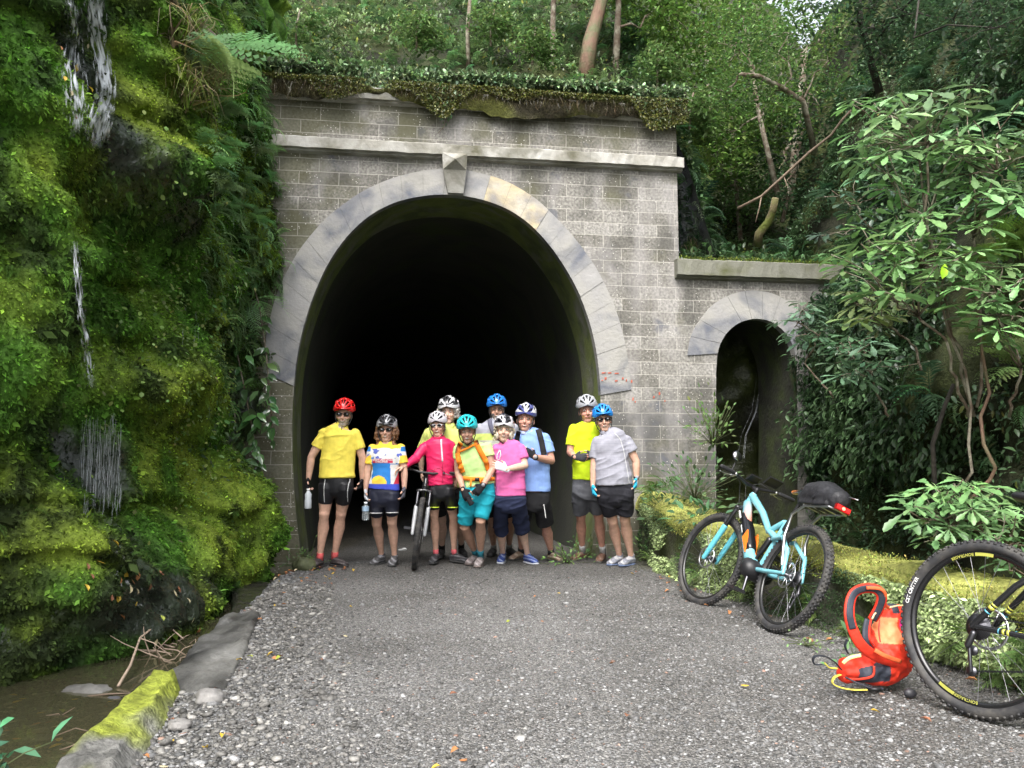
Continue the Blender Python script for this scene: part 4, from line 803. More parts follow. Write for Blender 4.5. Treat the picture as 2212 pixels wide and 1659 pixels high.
tree(0, [P(1262, 190, 12.5), P(1275, 90, 12.5), P(1300, 0, 12.6), P(1325, -120, 12.8)], [(P(1370, -90, 12.8), 1.3), (P(1180, -160, 12.6), 1.2)], 700, (.11, .19, .05), 'tree with a thick reddish leaning trunk above the right half of the tunnel', .14, bark=M_BARKR)
tree(0, [P(1196, 190, 12.8), P(1194, 60, 12.8), P(1199, -120, 12.8)], [(P(1150, -150, 12.8), 1.1)], 600, (.10, .17, .05), 'tree with a slender dark upright trunk left of the leaning trunk', .06)
tree(0, [P(1328, 190, 13), P(1334, 60, 13), P(1340, -120, 13)], [(P(1440, 20, 13.2), .95), (P(1350, -60, 13.5), .8)], 800, (.15, .25, .06), 'tree with a narrow trunk right of the leaning trunk and light green leaves', .07)
tree(0, [P(1012, 160, 12.4), P(1010, 60, 12.4), P(1022, -80, 12.4)], [(P(980, -130, 12.5), .9)], 600, (.08, .14, .04), 'thin dark tree on the slope above the arch keystone', .04)
tree(0, [P(1500, 330, 14.5), P(1480, 200, 14.4), P(1450, 60, 14.3)], [(P(1450, 60, 14), 1.1), (P(1530, 160, 14), 1.0), (P(1420, 170, 13.5), .6), (P(1510, 270, 14), .7), (P(1560, 350, 14), .6), (P(1640, 300, 14.5), .7)], 900, (.17, .28, .07), 'small tree with sunlit pale leaves just right of the tunnel front', .05)
tree(0, [P(1760, 330, 12.0), P(1735, 220, 11.6), P(1690, 190, 11.4), P(1640, 165, 11.2), P(1600, 160, 11)], [(P(1600, 110, 11.4), .85), (P(1700, 70, 11.6), .95), (P(1790, 130, 11.6), .7), (P(1570, 200, 11.2), .45), (P(1660, 210, 11.5), .5)], 1000, (.11, .20, .06), 'tree leaning left from the right bank with dark spreading branches', .05, (.045, .085))
tree(0, [P(1680, 420, 13.6), P(1640, 250, 13.6), P(1610, 60, 13.8)], [(P(1600, 20, 14), 1.2), (P(1680, 240, 14), .8), (P(1560, 290, 14), .6)], 800, (.14, .24, .06), 'tree with airy light green foliage behind the leaning branches', .055)
tree(0, [P(1900, 200, 8.8), P(1860, 60, 8.6), P(1850, -60, 8.4)], [(P(1850, 20, 8.4), .65), (P(1960, 30, 8.0), .6), (P(1900, 110, 8.2), .4), (P(2060, 40, 7.4), .5), (P(2150, 60, 6.6), .45)], 1500, (.055, .10, .05), 'dark leafed tree at the top of the right bank', .045, (.035, .08), M_BARKD)
tree(0, [P(1560, 500, 18), P(1540, 300, 18), P(1520, 50, 18)], [(P(1500, 100, 18.5), 1.6), (P(1620, 330, 18.5), 1.0), (P(1480, 300, 18.5), 1.3), (P(1700, 120, 19), 1.5)], 420, (.19, .30, .08), 'far tree glowing pale green in the gap beyond the tunnel front', .07, (.07, .13))
tree(0, [P(1700, 500, 17), P(1720, 300, 17), P(1740, 100, 17)], [(P(1740, 200, 17), 1.5), (P(1820, 60, 17), 1.5), (P(1640, 400, 17), .9)], 420, (.10, .17, .05), 'far dark green tree filling the gap above the side arch', .1, (.07, .13))
tree(0, [P(1600, 520, 15.5), P(1590, 400, 15.5), P(1580, 250, 15.5)], [(P(1570, 400, 15.5), 1.0), (P(1640, 430, 15.3), .8), (P(1520, 330, 15.3), .9), (P(1600, 250, 16), 1.2)], 620, (.09, .17, .05), 'tree of mid green leaves low in the gap behind the mossy log', .05, (.07, .13))
tree(0, [P(1690, 480, 14.2), P(1720, 350, 14.2), P(1750, 200, 14.2)], [(P(1720, 330, 14.2), .9), (P(1770, 230, 14), .9), (P(1690, 430, 14), .6)], 700, (.045, .09, .04), 'dark tree in the gap just left of the right bank', .04, (.06, .12))
for px, py, Y, lab in [(1150, 100, 11.8, 'leafy sapling on the slope above the keystone'), (1060, 60, 12.2, 'sapling left of the slender dark trunk'), (1420, 150, 11.6, 'leafy sapling at the top right corner of the tunnel front'), (900, 70, 11.6, 'sapling on the mossy slope above the left half of the arch'), (640, 60, 11.0, 'sapling on the slope near the dead branch'), (1480, 280, 11.3, 'small sapling beside the right edge of the tunnel front'), (1490, 240, 10.8, 'sapling with yellow green leaves against the upper right corner')]:
    p = P(px, py+40, Y); tree(0, [p, P(px, py, Y), P(px+8, py-40, Y)], [(P(px, py-10, Y), .38), (P(px+30, py+10, Y), .28)], 2200, (.13, .21, .07), lab, .018, (.05, .10))
# climbing plant with shiny leaves at the left foot of the arch
t = thing('climbing_plant', 'dark climbing plant with broad shiny leaves hanging left of the tunnel mouth', 'plant', tuple(P(520, 1000, 9.0))); mb = MB(); s = Soup()
for pts in ([(505, 620), (500, 700), (520, 800), (540, 900), (560, 1010)], [(530, 560), (560, 660), (575, 760), (585, 880), (590, 960)], [(500, 700), (495, 800), (510, 920), (520, 990)]):
    pp = [P(x, y, 9.0) for x, y in pts]; mb.tube(pp, .008, 5)
    for i in range(26):
        q = rng.random()*(len(pp)-1.001); a = pp[int(q)].lerp(pp[int(q)+1], q % 1); s.inst(LEAF, np.array([a]), frames(np.array([(rng.normal(0, .6), -.5, -.6)]), np.array([(rng.normal(0, .3), -1, .7)])), [rng.uniform(.10, .19)], vary((.07, .14, .05), 1, .3))
for cx, cy, k in ((500, 745, 9), (560, 870, 9), (490, 930, 6), (540, 960, 9)):
    for i in range(k): s.inst(LEAF, np.array([P(cx+rng.normal(0, 18), cy+rng.normal(0, 20), 8.9)]), frames(np.array([(rng.normal(0, .8), -.4, -.5)]), np.array([(rng.normal(0, .3), -.8, .9)])), [rng.uniform(.12, .2)], vary((.10, .19, .07), 1, .3))
mb.obj('stem', M_BARK, t); s.obj('leaves', mat('shiny_leaf', attr=True, rough=.15, spec=.8, trans=.15), t)
def herb(base, n, sz, col, label, spread=.12, hgt=.15, group=None, cat='plant'):
    s = Soup(); b = np.array(base); pos = b+rng.normal(0, 1, (n, 3))*np.array((spread, spread, hgt*.5))+np.array((0, 0, hgt*.6)); pos[:, 2] = np.maximum(pos[:, 2], b[2]+.01)
    s.inst(LEAF, pos, frames(pos-b+unit(n)*.12, unit(n)*.5+np.array((0, -.4, 1.))), rng.uniform(.7, 1.2, n)*sz, vary(col, n, .25)); mb = MB()
    for p in pos[::2]: mb.tube([b, (b+p)/2+np.array((0, 0, .01)), p], .0025, 4)
    v = np.array(mb.v); f = np.array([q for q in mb.f if len(q) == 4]); s.add(v, np.concatenate([f[:, :3], f[:, [0, 2, 3]]]), (.10, .12, .05))
    o = s.obj('leafy_plant', M_LEAFM); o.data.transform(Matrix.Translation(-Vector(base))); o.location = base; return tag(o, label, cat, group)
herb(G(1400, 1215), 120, .055, (.16, .28, .10), 'light green plant at the feet of the woman in the grey polo shirt', .14, .2)
herb(P(1500, 1080, 8.6), 160, .07, (.07, .13, .05), 'leafy plant on the bank left of the blue bicycle handlebars', .2, .3)
herb(P(1540, 960, 9.3), 160, .06, (.10, .18, .05), 'plant growing up the corner of the wall beside the small arch', .12, .35)
herb(P(1450, 1120, 8.9), 120, .07, (.06, .12, .045), 'dark leafy plant behind the far end of the low wall', .18, .2)
herb(P(1480, 1125, 8.0)+Vector((.15, 0, 0)), 50, .10, (.08, .17, .07), 'broad leafed plant just behind the blue bicycle front wheel', .15, .12)
herb(G(1225, 1218), 90, .045, (.12, .22, .06), 'small green plant at the right foot of the tunnel mouth', .12, .12)
herb(G(1260, 1206), 70, .05, (.09, .18, .06), 'plant behind the legs of the man in lime green', .1, .16)
herb(G(650, 1225), 80, .045, (.10, .17, .06), 'small dark plant left of the man in the yellow shirt', .12, .10)
herb(G(665, 1222), 40, .04, (.12, .20, .06), 'little seedling by the left foot of the tunnel mouth', .05, .14)
herb(P(-6, 1665, 2.5), 9, .075, (.10, .26, .16), 'glossy blue green plant in the bottom left corner', .06, .10)
herb(G(1850, 1440)+Vector((.0, 0, 0)), 30, .05, (.12, .24, .09), 'leafy plant between the blue bicycle and the red backpack', .08, .1)
herb(G(1740, 1395), 30, .035, (.20, .30, .12), 'tiny pale plant under the blue bicycle rear wheel', .08, .05)
# dark leafy growth between the low wall and the right bank
s = Soup(); n = 9000; Y = rng.uniform(4, 10, n); x = WX(Y)+.42+rng.random(n)**1.3*(cliffR(Y, 0*Y)-WX(Y)-.4)+.02; z = -.12+.25*rng.random(n)**2+.18*fbm(np.stack([x*2, Y*2, x*0], -1), 2); s.inst(LEAF, np.stack([x, Y, z], -1), frames(unit(n)+np.array((-.2, -.3, .5)), unit(n)*.6+np.array((0, 0, 1.))), rng.uniform(.03, .09, n), vary((.04, .085, .03), n, .4)); tag(s.obj('ditch_plants', M_LEAFM), 'dark low plants filling the ditch behind the low wall', 'undergrowth', kind='stuff')

# ================================================ WATER ON THE LEFT BANK
M_FALL = mat('falling_water', (.80, .84, .88), rough=.25, spec=.6, alpha=.32)
def water_mat(name, sx, thr):
    m = bpy.data.materials.new(name); m.use_nodes = True; n = m.node_tree; b = n.nodes['Principled BSDF']; b.inputs['Base Color'].default_value = (.86, .90, .94, 1); b.inputs['Roughness'].default_value = .2; uv = n.nodes.new('ShaderNodeUVMap'); uv.uv_map = 'flow'
    mp = n.nodes.new('ShaderNodeMapping'); mp.inputs['Scale'].default_value = (sx, 11, 1); n.links.new(uv.outputs[0], mp.inputs[0]); t = n.nodes.new('ShaderNodeTexNoise'); t.inputs['Scale'].default_value = 1; t.inputs['Detail'].default_value = 5; t.inputs['Distortion'].default_value = .4; n.links.new(mp.outputs[0], t.inputs[0])
    sp = n.nodes.new('ShaderNodeSeparateXYZ'); n.links.new(uv.outputs[0], sp.inputs[0]); w1 = n.nodes.new('ShaderNodeMath'); w1.operation = 'PINGPONG'; w1.inputs[1].default_value = .5; n.links.new(sp.outputs[0], w1.inputs[0])
    ad = n.nodes.new('ShaderNodeMath'); ad.operation = 'MULTIPLY_ADD'; ad.inputs[1].default_value = .45; n.links.new(w1.outputs[0], ad.inputs[0]); n.links.new(t.outputs['Fac'], ad.inputs[2])
    r = n.nodes.new('ShaderNodeMapRange'); r.inputs[1].default_value = thr; r.inputs[2].default_value = thr+.22; r.inputs[4].default_value = .78; n.links.new(ad.outputs[0], r.inputs[0])
    w2 = n.nodes.new('ShaderNodeMath'); w2.operation = 'PINGPONG'; w2.inputs[1].default_value = .5; n.links.new(sp.outputs[1], w2.inputs[0]); r2 = n.nodes.new('ShaderNodeMapRange'); r2.inputs[2].default_value = .10; n.links.new(w2.outputs[0], r2.inputs[0])
    mm = n.nodes.new('ShaderNodeMath'); mm.operation = 'MULTIPLY'; n.links.new(r.outputs[0], mm.inputs[0]); n.links.new(r2.outputs[0], mm.inputs[1]); n.links.new(mm.outputs[0], b.inputs['Alpha']); return m
def fall(label, path, wd, m, off=.035, name='waterfall'):
    """a thin sheet of water hugging the rock; path in photo points, wd = half widths"""
    V = []; F = []; UV = []; nu, nv_ = 12, 70; xs = [p[0] for p in path]; ys = [p[1] for p in path]; k = len(path)
    for i in range(nv_+1):
        q = (k-1)*i/nv_; x = np.interp(q, range(k), xs); y = np.interp(q, range(k), ys); w_ = np.interp(q, range(k), wd)
        for j in range(nu+1): p = px_surf(cliffL, x+w_*(2*j/nu-1), y, 3.9, 9.35); V.append(p+Vector((off, 0, 0))); UV.append((j/nu, i/nv_))
    V = np.array(V).reshape(nv_+1, nu+1, 3)
    for _ in range(4): V[1:-1] = (V[:-2]+2*V[1:-1]+V[2:])/4
    V[:, :, 0] += .012; F = [(i*(nu+1)+j, i*(nu+1)+j+1, (i+1)*(nu+1)+j+1, (i+1)*(nu+1)+j) for i in range(nv_) for j in range(nu)]
    me = mesh_np(name, V.reshape(-1, 3), np.array(F)); uvl = me.uv_layers.new(name='flow'); li = np.empty(len(me.loops), np.int32); me.loops.foreach_get('vertex_index', li); uvl.data.foreach_set('uv', np.array(UV, np.float32)[li].ravel())
    return tag(link(name, me, m), label, 'waterfall')
fall('white waterfall running down the top of the left bank to a mossy ledge', [(185, -15), (192, 60), (208, 130), (216, 200), (200, 260), (188, 322)], [30, 25, 22, 24, 30, 26], water_mat('water_sheet', 8, .52))
fall('thin film of water spreading left of the main waterfall', [(135, -15), (145, 60), (140, 140), (150, 230), (150, 300)], [26, 26, 40, 45, 34], water_mat('water_film', 14, .64), name='water_film')
fall('broken white trickle in the cleft below the mossy ledge', [(140, 520), (150, 600), (158, 680), (172, 740), (180, 840)], [10, 12, 12, 15, 16], water_mat('water_trickle', 6, .58), name='water_film')
fall('glistening water running over the dark lower rock of the left bank', [(225, 1160), (240, 1210), (262, 1270), (300, 1330)], [40, 60, 75, 60], water_mat('water_gloss', 14, .80), name='water_film')
def drips(label, xs, y0, y1, n, Yoff=.0):
    t = MB()
    for _ in range(n):
        x = rng.uniform(*xs); a = y0+rng.random()*(y1-y0)*.7; b = a+(y1-a)*rng.uniform(.12, .6); p = px_surf(cliffL, x, a, 4.0, 9.3); q = px_surf(cliffL, x, (a+b)/2, 4., 9.3); xx = max(p.x, q.x)+.05; pts = [PX(x, a+(b-a)*i/6+rng.normal(0, .3), xx) for i in range(7)]
        pts = [Vector((pts[0].x+rng.normal(0, .002), pts[0].y+rng.normal(0, .003), v.z)) for v in pts]; r = rng.uniform(.0006, .0016); t.tube(pts, [r*.5, r, r*.8, r*1.1, r, r*.8, r*.3], 4, False)
    return tag(t.obj('water_drips', M_FALL), label, 'water')
drips('curtain of thin water drips over the dark hollow on the left bank', (178, 262), 890, 1170, 110)
drips('thin water drips below the fern leaves left of the tunnel', (395, 432), 640, 770, 9)
# trickle inside the side arch
t = MB()
for _ in range(5): 
    ox = rng.normal(0, 3); t.tube([P(1645+ox, 780, 11.6), P(1640+ox, 840, 11.5), P(1632+ox, 890, 11.45), P(1610+ox, 940, 11.4), P(1605+ox*1.5, 990, 11.35)], .0013, 4, False)
tag(t.obj('water_drips', M_FALL), 'thin trickle of water down the dark rock inside the side arch', 'water')
V = []; F = []; ny, nz = 60, 60
for i in range(ny):
    for j in range(nz): V.append((2.0+i*.07, 12.3-.25*j*.06, -.4+j*.07))
V = np.array(V); V[:, 1] = 12.2+.1*(V[:, 0]-2)-.25*V[:, 2]+.0+.3*fbm(V*1.3, 4)+.05*fbm(V*6, 3); i = (np.arange(ny-1)[:, None]*nz+np.arange(nz-1)[None]).ravel(); F = np.stack([i, i+1, i+nz+1, i+nz], 1)[:, ::-1]
tag(link('rock_face', mesh_np('rock_face', V, F, dark_col(V)*1.1), M_WET), kind='structure')

# ================================================ STONE SLABS, ROCKS, TWIGS AT THE STREAM
def slab(name, quad, zt, th, m, label, amp=.012, tint=None, tilt=(0, 0)):
    """quad: four ground points near-left, near-right, far-right, far-left"""
    q = [Vector(a) for a in quad]; n1_, n2_ = 26, 90; V = []; F = []
    for i in range(n2_+1):
        for j in range(n1_+1):
            a = q[0].lerp(q[1], j/n1_); b = q[3].lerp(q[2], j/n1_); p = a.lerp(b, i/n2_); ed = min(j, n1_-j, 3)/3*min(i, n2_-i, 3)/3; V.append((p.x, p.y, zt(i/n2_, j/n1_)-(1-ed)*.018))
    V = np.array(V); w_ = n1_+1; V[:, 2] += amp*fbm(V*np.array((9, 2.2, 1)), 4)+.012*fbm(V*11, 3)-.02*np.clip(fbm(V*4+30, 2)-.25, 0, 1); V[:, 0] += .02*fbm(V*2.2+5, 3); F = [(i*w_+j, i*w_+j+1, (i+1)*w_+j+1, (i+1)*w_+j) for i in range(n2_) for j in range(n1_)]
    rim = [j for j in range(w_)]+[i*w_+n1_ for i in range(1, n2_+1)]+[n2_*w_+j for j in range(n1_-1, -1, -1)]+[i*w_ for i in range(n2_-1, 0, -1)]; prev = rim; V = list(map(tuple, V)); 
    for lv in (.3, .65, 1):
        k0 = len(V)
        for r_ in rim: p = V[r_]; V.append((p[0]+.012*math.sin(p[1]*23+lv*5), p[1]+.01*math.sin(p[0]*31), p[2]-th*lv))
        ring = list(range(k0, k0+len(rim)))
        for a in range(len(rim)): b = (a+1) % len(rim); F.append((prev[a], ring[a], ring[b], prev[b]))
        prev = ring
    Va = np.array(V); c = tint(Va) if tint else None; return tag(link(name, mesh_np(name, Va, np.array(F), c), m), label, 'slab')
def grey_t(V): n = fbm(V*np.array((7, 1.5, 5)), 4)[:, None]; g = fbm(V*3+8, 3)[:, None]; return np.clip(np.array((.115, .113, .105))*(1+1.0*n)+.05*np.clip(g, 0, 1), .02, .4)
slab('stone_slab', [G(338, 1492), G(492, 1500), G(560, 1325), G(486, 1335)], lambda i, j: .035+.0*i, .16, M_STONE, 'flat grey wet stone slab between the stream and the path', .014, grey_t)
def mossy_t(V):
    g = grey_t(V)*1.25; w_ = np.clip(.75+1.6*fbm(V*2.6+2, 3)-(V[:, 0]-(-1.47))*7.0-(V[:, 2] < -.01)*1.2, 0, 1)[:, None]; return g*(1-w_)+np.array((.27, .31, .045))*(1+.35*fbm(V*12, 2)[:, None])*w_
ms_ = slab('stone_slab', [G(110, 1700), G(300, 1705), G(405, 1490), G(335, 1487)], lambda i, j: .075-.10*max(0, j-.62)/.38+.02*i, .2, M_MOSS, 'tilted grey stone slab with bright yellow green moss at the bottom left', .02, mossy_t)
slab('stone_slab', [G(500, 1322), G(560, 1325), G(596, 1250), G(505, 1252)], lambda i, j: -.015, .12, mat('wet_slab', (.035, .033, .028), rough=.15, noise=.3, nscale=12, bump=.2), 'thin dark wet slab lying in shallow water below the mossy mound', .006)
def rock(loc_, r, col, label, sq=(1, .8, .55), name='rock', m=None, group=None, seed=0):
    mb = MB().ball((0, 0, 0), 1, 26, 18); V = np.array(mb.v); V = V*(1+.28*fbm(V*1.3+seed*3.1, 3)+.05*fbm(V*5+seed, 2))[:, None]*np.array(sq)*r; mb.v = list(map(tuple, V)); o = mb.obj(name, m or mat('rock_'+name+str(col), col, noise=.35, nscale=14, bump=.5, bscale=30, rough=.7)); o.location = loc_; return tag(o, label, 'rock', group)
rock(G(185, 1500, -.13), .10, (.15, .145, .135), 'pale grey rock sticking out of the stream', (1.4, .8, .5), seed=1)
rock(G(240, 1517, -.13), .05, (.10, .10, .11), 'dark wet rock beside the pale one in the stream', (1.3, .8, .5), seed=2)
rock(G(78, 1610, -.15), .055, (.17, .16, .14), 'round grey stone in the shallows at the bottom left', seed=3)
rock(G(450, 1508, .02), .055, (.24, .23, .22), 'largest angular stone at the near end of the grey slab', (1.2, .9, .7), seed=4)
rock(G(385, 1565, .02), .045, (.22, .21, .20), 'angular pale stone right of the mossy slab', seed=6)
rock(G(658, 1224, .03), .12, (.06, .07, .03), 'dark mossy boulder at the left foot of the tunnel', (1, .8, .8), seed=5)
def twigs(label, lst, m=M_TWIG, name='twig', cat='twig'):
    mb = MB()
    for pts, r in lst: mb.tube([Vector(p) for p in pts], [r*(1-.5*i/(len(pts)-1)) for i in range(len(pts))], 5)
    return tag(mb.obj(name, m), label, cat)
def TP(x, y, h=0.0, z=-.12): g = G(x, y, z); return g+Vector((0, 0, h))
twigs('long forked dead twig curving over the stream beside the slab', [([TP(255, 1490, .02), TP(280, 1470, .08), TP(300, 1430, .14), TP(335, 1405, .16), TP(365, 1395, .12), TP(395, 1400, .06)], .009), ([TP(300, 1430, .14), TP(330, 1425, .1), TP(370, 1428, .03)], .005)], mat('pale_twig', (.42, .32, .24), rough=.8, noise=.3, nscale=20))
t_ = thing('brushwood', 'tangle of thin bare twigs caught at the edge of the grey slab', 'twigs', tuple(TP(375, 1400)))
mb = MB()
for k in range(26):
    a = TP(rng.uniform(320, 410), rng.uniform(1380, 1440), 0); d = Vector((rng.normal(.0, .16), rng.normal(0, .14), rng.uniform(.02, .2))); mb.tube([a, a+d*.4+Vector(rng.normal(0, .015, 3)), a+d*.8+Vector(rng.normal(0, .02, 3)), a+d], [.005, .004, .003, .0015], 4)
mb.obj('twigs', mat('pale_twig'), t_)
for k in range(14):
    x, y = rng.uniform(60, 330), rng.uniform(1500, 1640); a = TP(x, y, .01); L = rng.uniform(.1, .35); an = rng.normal(.3, .5); d = Vector((math.cos(an)*L, math.sin(an)*L*.7, rng.uniform(0, .05)))
    twigs('brown twig lying on the pebbly stream bed at the bottom left', [([a, a+d*.35+Vector(rng.normal(0, .01, 3)), a+d*.7+Vector(rng.normal(0, .01, 3)), a+d], rng.uniform(.003, .007))]); C.objects[-1]['group'] = 'twigs on the stream bed'
# ---- fallen leaves one by one
def leafmesh(k):
    r = random.Random(k); V, F = T_leaf(.55, .10*r.uniform(-1, 2), .2*r.uniform(-.5, 1)); me = mesh_np('fallen_leaf', V, F); return me
LM = {}
def fallen(kind, loc_, size, rz, label, group, tilt=.2, up=None):
    col = {'yellow': (.62, .42, .05), 'orange': (.45, .20, .08), 'brown': (.26, .11, .06), 'pale': (.55, .48, .30), 'green': (.35, .40, .06)}[kind]
    v = int(rng.integers(0, 3)); key = (kind, v)
    if key not in LM: LM[key] = leafmesh(v); LM[key].materials.append(mat('dead_leaf_'+kind, col, rough=.5, noise=.3, nscale=3, trans=.15)); 
    o = bpy.data.objects.new('fallen_leaf', LM[key]); C.objects.link(o); o.location = loc_; o.scale = (size,)*3; o.rotation_euler = (rng.normal(0, tilt), rng.normal(0, tilt), rz)
    if up is not None: o.rotation_euler = Vector(up).to_track_quat('Z', 'Y').to_euler()
    return tag(o, label, 'leaf', group)
K = ['yellow', 'orange', 'brown', 'pale', 'green']
for k in range(62):
    Y = 2.7*(8.0/2.7)**rng.random(); x = rng.uniform(float(edgeL(Y))+.02, float(WX(Y))-.15); x = x if rng.random() < .45 else float(edgeL(Y))+.5*rng.random()**1.5; kd = K[rng.choice(5, p=[.25, .27, .27, .13, .08])]
    fallen(kd, (x, Y, float(gz(np.array([x]), np.array([Y]))[0])+.018), rng.uniform(.028, .05), rng.uniform(0, 6.28), f'{kd} fallen leaf lying on the grey gravel path', kd+' leaves fallen on the gravel')
for k in range(46):
    Y = rng.uniform(2.7, 8.4); x = float(WX(Y))-rng.uniform(.06, .45); kd = K[rng.choice(5, p=[.15, .3, .4, .1, .05])]
    fallen(kd, (x, Y, float(gz(np.array([x]), np.array([Y]))[0])+.02), rng.uniform(.035, .07), rng.uniform(0, 6.28), f'{kd} fallen leaf in the litter at the foot of the low mossy wall', kd+' leaves along the low wall')
for k in range(44):
    x, y = rng.uniform(0, 380), rng.uniform(1490, 1650); kd = K[rng.choice(5, p=[.3, .2, .25, .15, .1])]; g = G(x, y, -.115); g.z = float(gz(np.array([g.x]), np.array([g.y]))[0]); g.z = max(g.z+.025, -.128)
    fallen(kd, g, rng.uniform(.035, .065), rng.uniform(0, 6.28), f'{kd} fallen leaf at the pebbly edge of the stream', kd+' leaves at the stream edge')
for k in range(40):
    Y = rng.uniform(7.6, 8.9); x = float(edgeL(Y))+rng.uniform(-.1, .75)*rng.random(); kd = K[rng.choice(5, p=[.2, .25, .4, .1, .05])]
    fallen(kd, (x, Y, float(gz(np.array([x]), np.array([Y]))[0])+.02), rng.uniform(.04, .07), rng.uniform(0, 6.28), f'{kd} fallen leaf in the litter left of the man in yellow', kd+' leaves at the left foot of the tunnel')
for k in range(34):
    x, y = (rng.uniform(180, 420), rng.uniform(1180, 1390)) if k < 26 else (rng.uniform(120, 220), rng.uniform(40, 300)); p = px_surf(cliffL, x, y, 4, 9.2); kd = K[rng.choice(5, p=[.35, .15, .1, .35, .05])]
    _, nn = surf(cliffL, np.array([p.y]), np.array([p.z])); fallen(kd, p+Vector(nn[0])*.035, rng.uniform(.035, .06), 0, f'{kd} leaf stuck to the wet rock of the left bank', kd+' leaves on the wet rock', up=nn[0]+rng.normal(0, .3, 3))

# thin vine hanging down the front above the keystone
t = thing('hanging_vine', 'thin vine with small leaves hanging over the cornice above the keystone', 'vine', tuple(to_world([[wpt(960, 190)[0], -.1, ZT-.2]])[0])); mb = MB(); s = Soup()
pts = [Vector(to_world([[wpt(x, y)[0], -.05-.02*(i % 2), wpt(x, y)[1]]])[0]) for i, (x, y) in enumerate([(962, 180), (958, 200), (962, 220), (958, 240), (964, 258), (957, 280), (945, 292)])]; mb.tube(pts, .004, 5); mb.obj('stem', M_TWIG, t)
n = 34; q = np.array([pts[int(i)].lerp(pts[min(int(i)+1, 6)], i % 1)[:] for i in rng.uniform(0, 4.9, n)])+rng.normal(0, .035, (n, 3))*np.array((1, .3, 1)); s.inst(LEAF, q, frames(unit(n)+np.array((0, -.4, -.3)), unit(n)*.4+np.array((0, -1, .4))), rng.uniform(.03, .055, n), vary((.12, .22, .10), n)); s.obj('leaves', M_LEAF, t)
# ================================================ PEOPLE
K_ = .2559
def Zf(off):
    def f(x, y, Y): return P(off+x*K_, 836.8+y*K_, Y)
    return f
Z1, Z2 = Zf(636.7), Zf(970.2)
SKIN = (.62, .375, .275); SKIN_L = (.66, .44, .335); SKIN_D = (.50, .295, .21)
M_SKIN = mat('skin', attr=True, rough=.5, spec=.4, noise=.12, nscale=28, bump=.08, bscale=80)
M_CLOTH = mat('cloth', attr=True, rough=.85, spec=.25, noise=.12, nscale=14, bump=.12, bscale=260)
M_LYCRA = mat('lycra', attr=True, rough=.5, spec=.4, noise=.08, nscale=10)
M_HAIR = mat('hair', attr=True, rough=.6, noise=.35, nscale=70, bump=.6, bscale=90)
M_HELM = mat('helmet_shell', attr=True, rough=.22, spec=.6, coat=.3)
M_LINER = mat('helmet_liner', (.012, .012, .013), rough=.9)
M_BLACK = mat('black_plastic', (.014, .014, .016), rough=.45)
M_RUB = mat('rubber', (.022, .022, .024), rough=.75, noise=.2, nscale=30)
M_LENS = mat('dark_lens', (.008, .008, .010), rough=.06, spec=.9)
M_TINT = mat('painted', attr=True, rough=.45)
M_SHOE = mat('shoe_fabric', attr=True, rough=.7, noise=.35, nscale=45, bump=.4, bscale=70)
def tinted(me, col): colour(me, (lambda co: np.array(col)[None]+0*co) if not callable(col) else col); return me
def fused(name, mb, m, parent, col, vox=.006, sm=2, disp=None):
    me = finish(mb.mesh(name), vox, sm, disp); tinted(me, col); return link(name, me, m, parent)
def plain(name, mb, m, parent, col=None):
    me = mb.mesh(name); 
    if col is not None: tinted(me, col)
    return link(name, me, m, parent)
def folds(seed, amp=.006, sc=(7, 7, 11)):
    def f(co): q = co.copy(); q[:, 2] += .35*co[:, 0]*np.sin(seed); w_ = 1-np.abs(fbm(q*np.array((3.2, 3.2, 9.5))+seed, 2)); return amp*.8*fbm(co*np.array(sc)+seed, 3)+amp*1.5*(np.clip(w_, 0, 1)**3-.5)
    return f
def hand(mb, gl, Wp, d, n, thumb, curl, sc=1.0):
    """palm + four bent fingers + thumb; n = palm normal, thumb = side axis towards the thumb; gl collects the glove"""
    d = Vector(d).normalized(); n = Vector(n); n = (n-d*n.dot(d)).normalized(); s_ = d.cross(n); s_ = s_ if s_.dot(Vector(thumb)) > 0 else -s_
    mb.cap([Wp-d*.01, Wp+d*.03*sc, Wp+d*.085*sc], [(.026*sc, .019*sc), (.036*sc, .017*sc), (.040*sc, .014*sc)], 10, ell=s_)
    for i, (o, L) in enumerate(((.0315, .068), (.0105, .077), (-.0105, .072), (-.0315, .057))):
        p = Wp+d*(.086-.004*abs(i-1))*sc+s_*o*sc; dd = (d+s_*o*1.6).normalized(); pts = [p-dd*.015]; a = 0
        for j, q in enumerate((.42, .32, .26)):
            a += curl*(.6, 1.0, .8)[j]+.05*i; v = dd*math.cos(a)+n*math.sin(a); pts.append(pts[-1]+v*(L*q*sc+(.015 if j == 0 else 0)))
        mb.cap(pts, [.0088*sc, .0084*sc, .0078*sc, .007*sc], 7)
        if gl: gl.cap(pts[:2]+[pts[1].lerp(pts[2], .3)], [.0118*sc]*3, 7)
    p = Wp+d*.022*sc+s_*.03*sc; v = (d*.62+s_*.72+n*.25).normalized(); v2 = (d*.85+s_*.25+n*(.2+.4*curl)).normalized(); mb.cap([p, p+v*.036*sc, p+v*.036*sc+v2*.032*sc], [.0125*sc, .0108*sc, .0088*sc], 8)
    if gl: gl.cap([Wp-d*.02, Wp+d*.03*sc, Wp+d*.088*sc], [(.027*sc, .022*sc), (.037*sc, .019*sc), (.041*sc, .0165*sc)], 10, ell=s_); gl.cap([p, p+v*.034*sc], [.0155*sc, .0145*sc], 8)
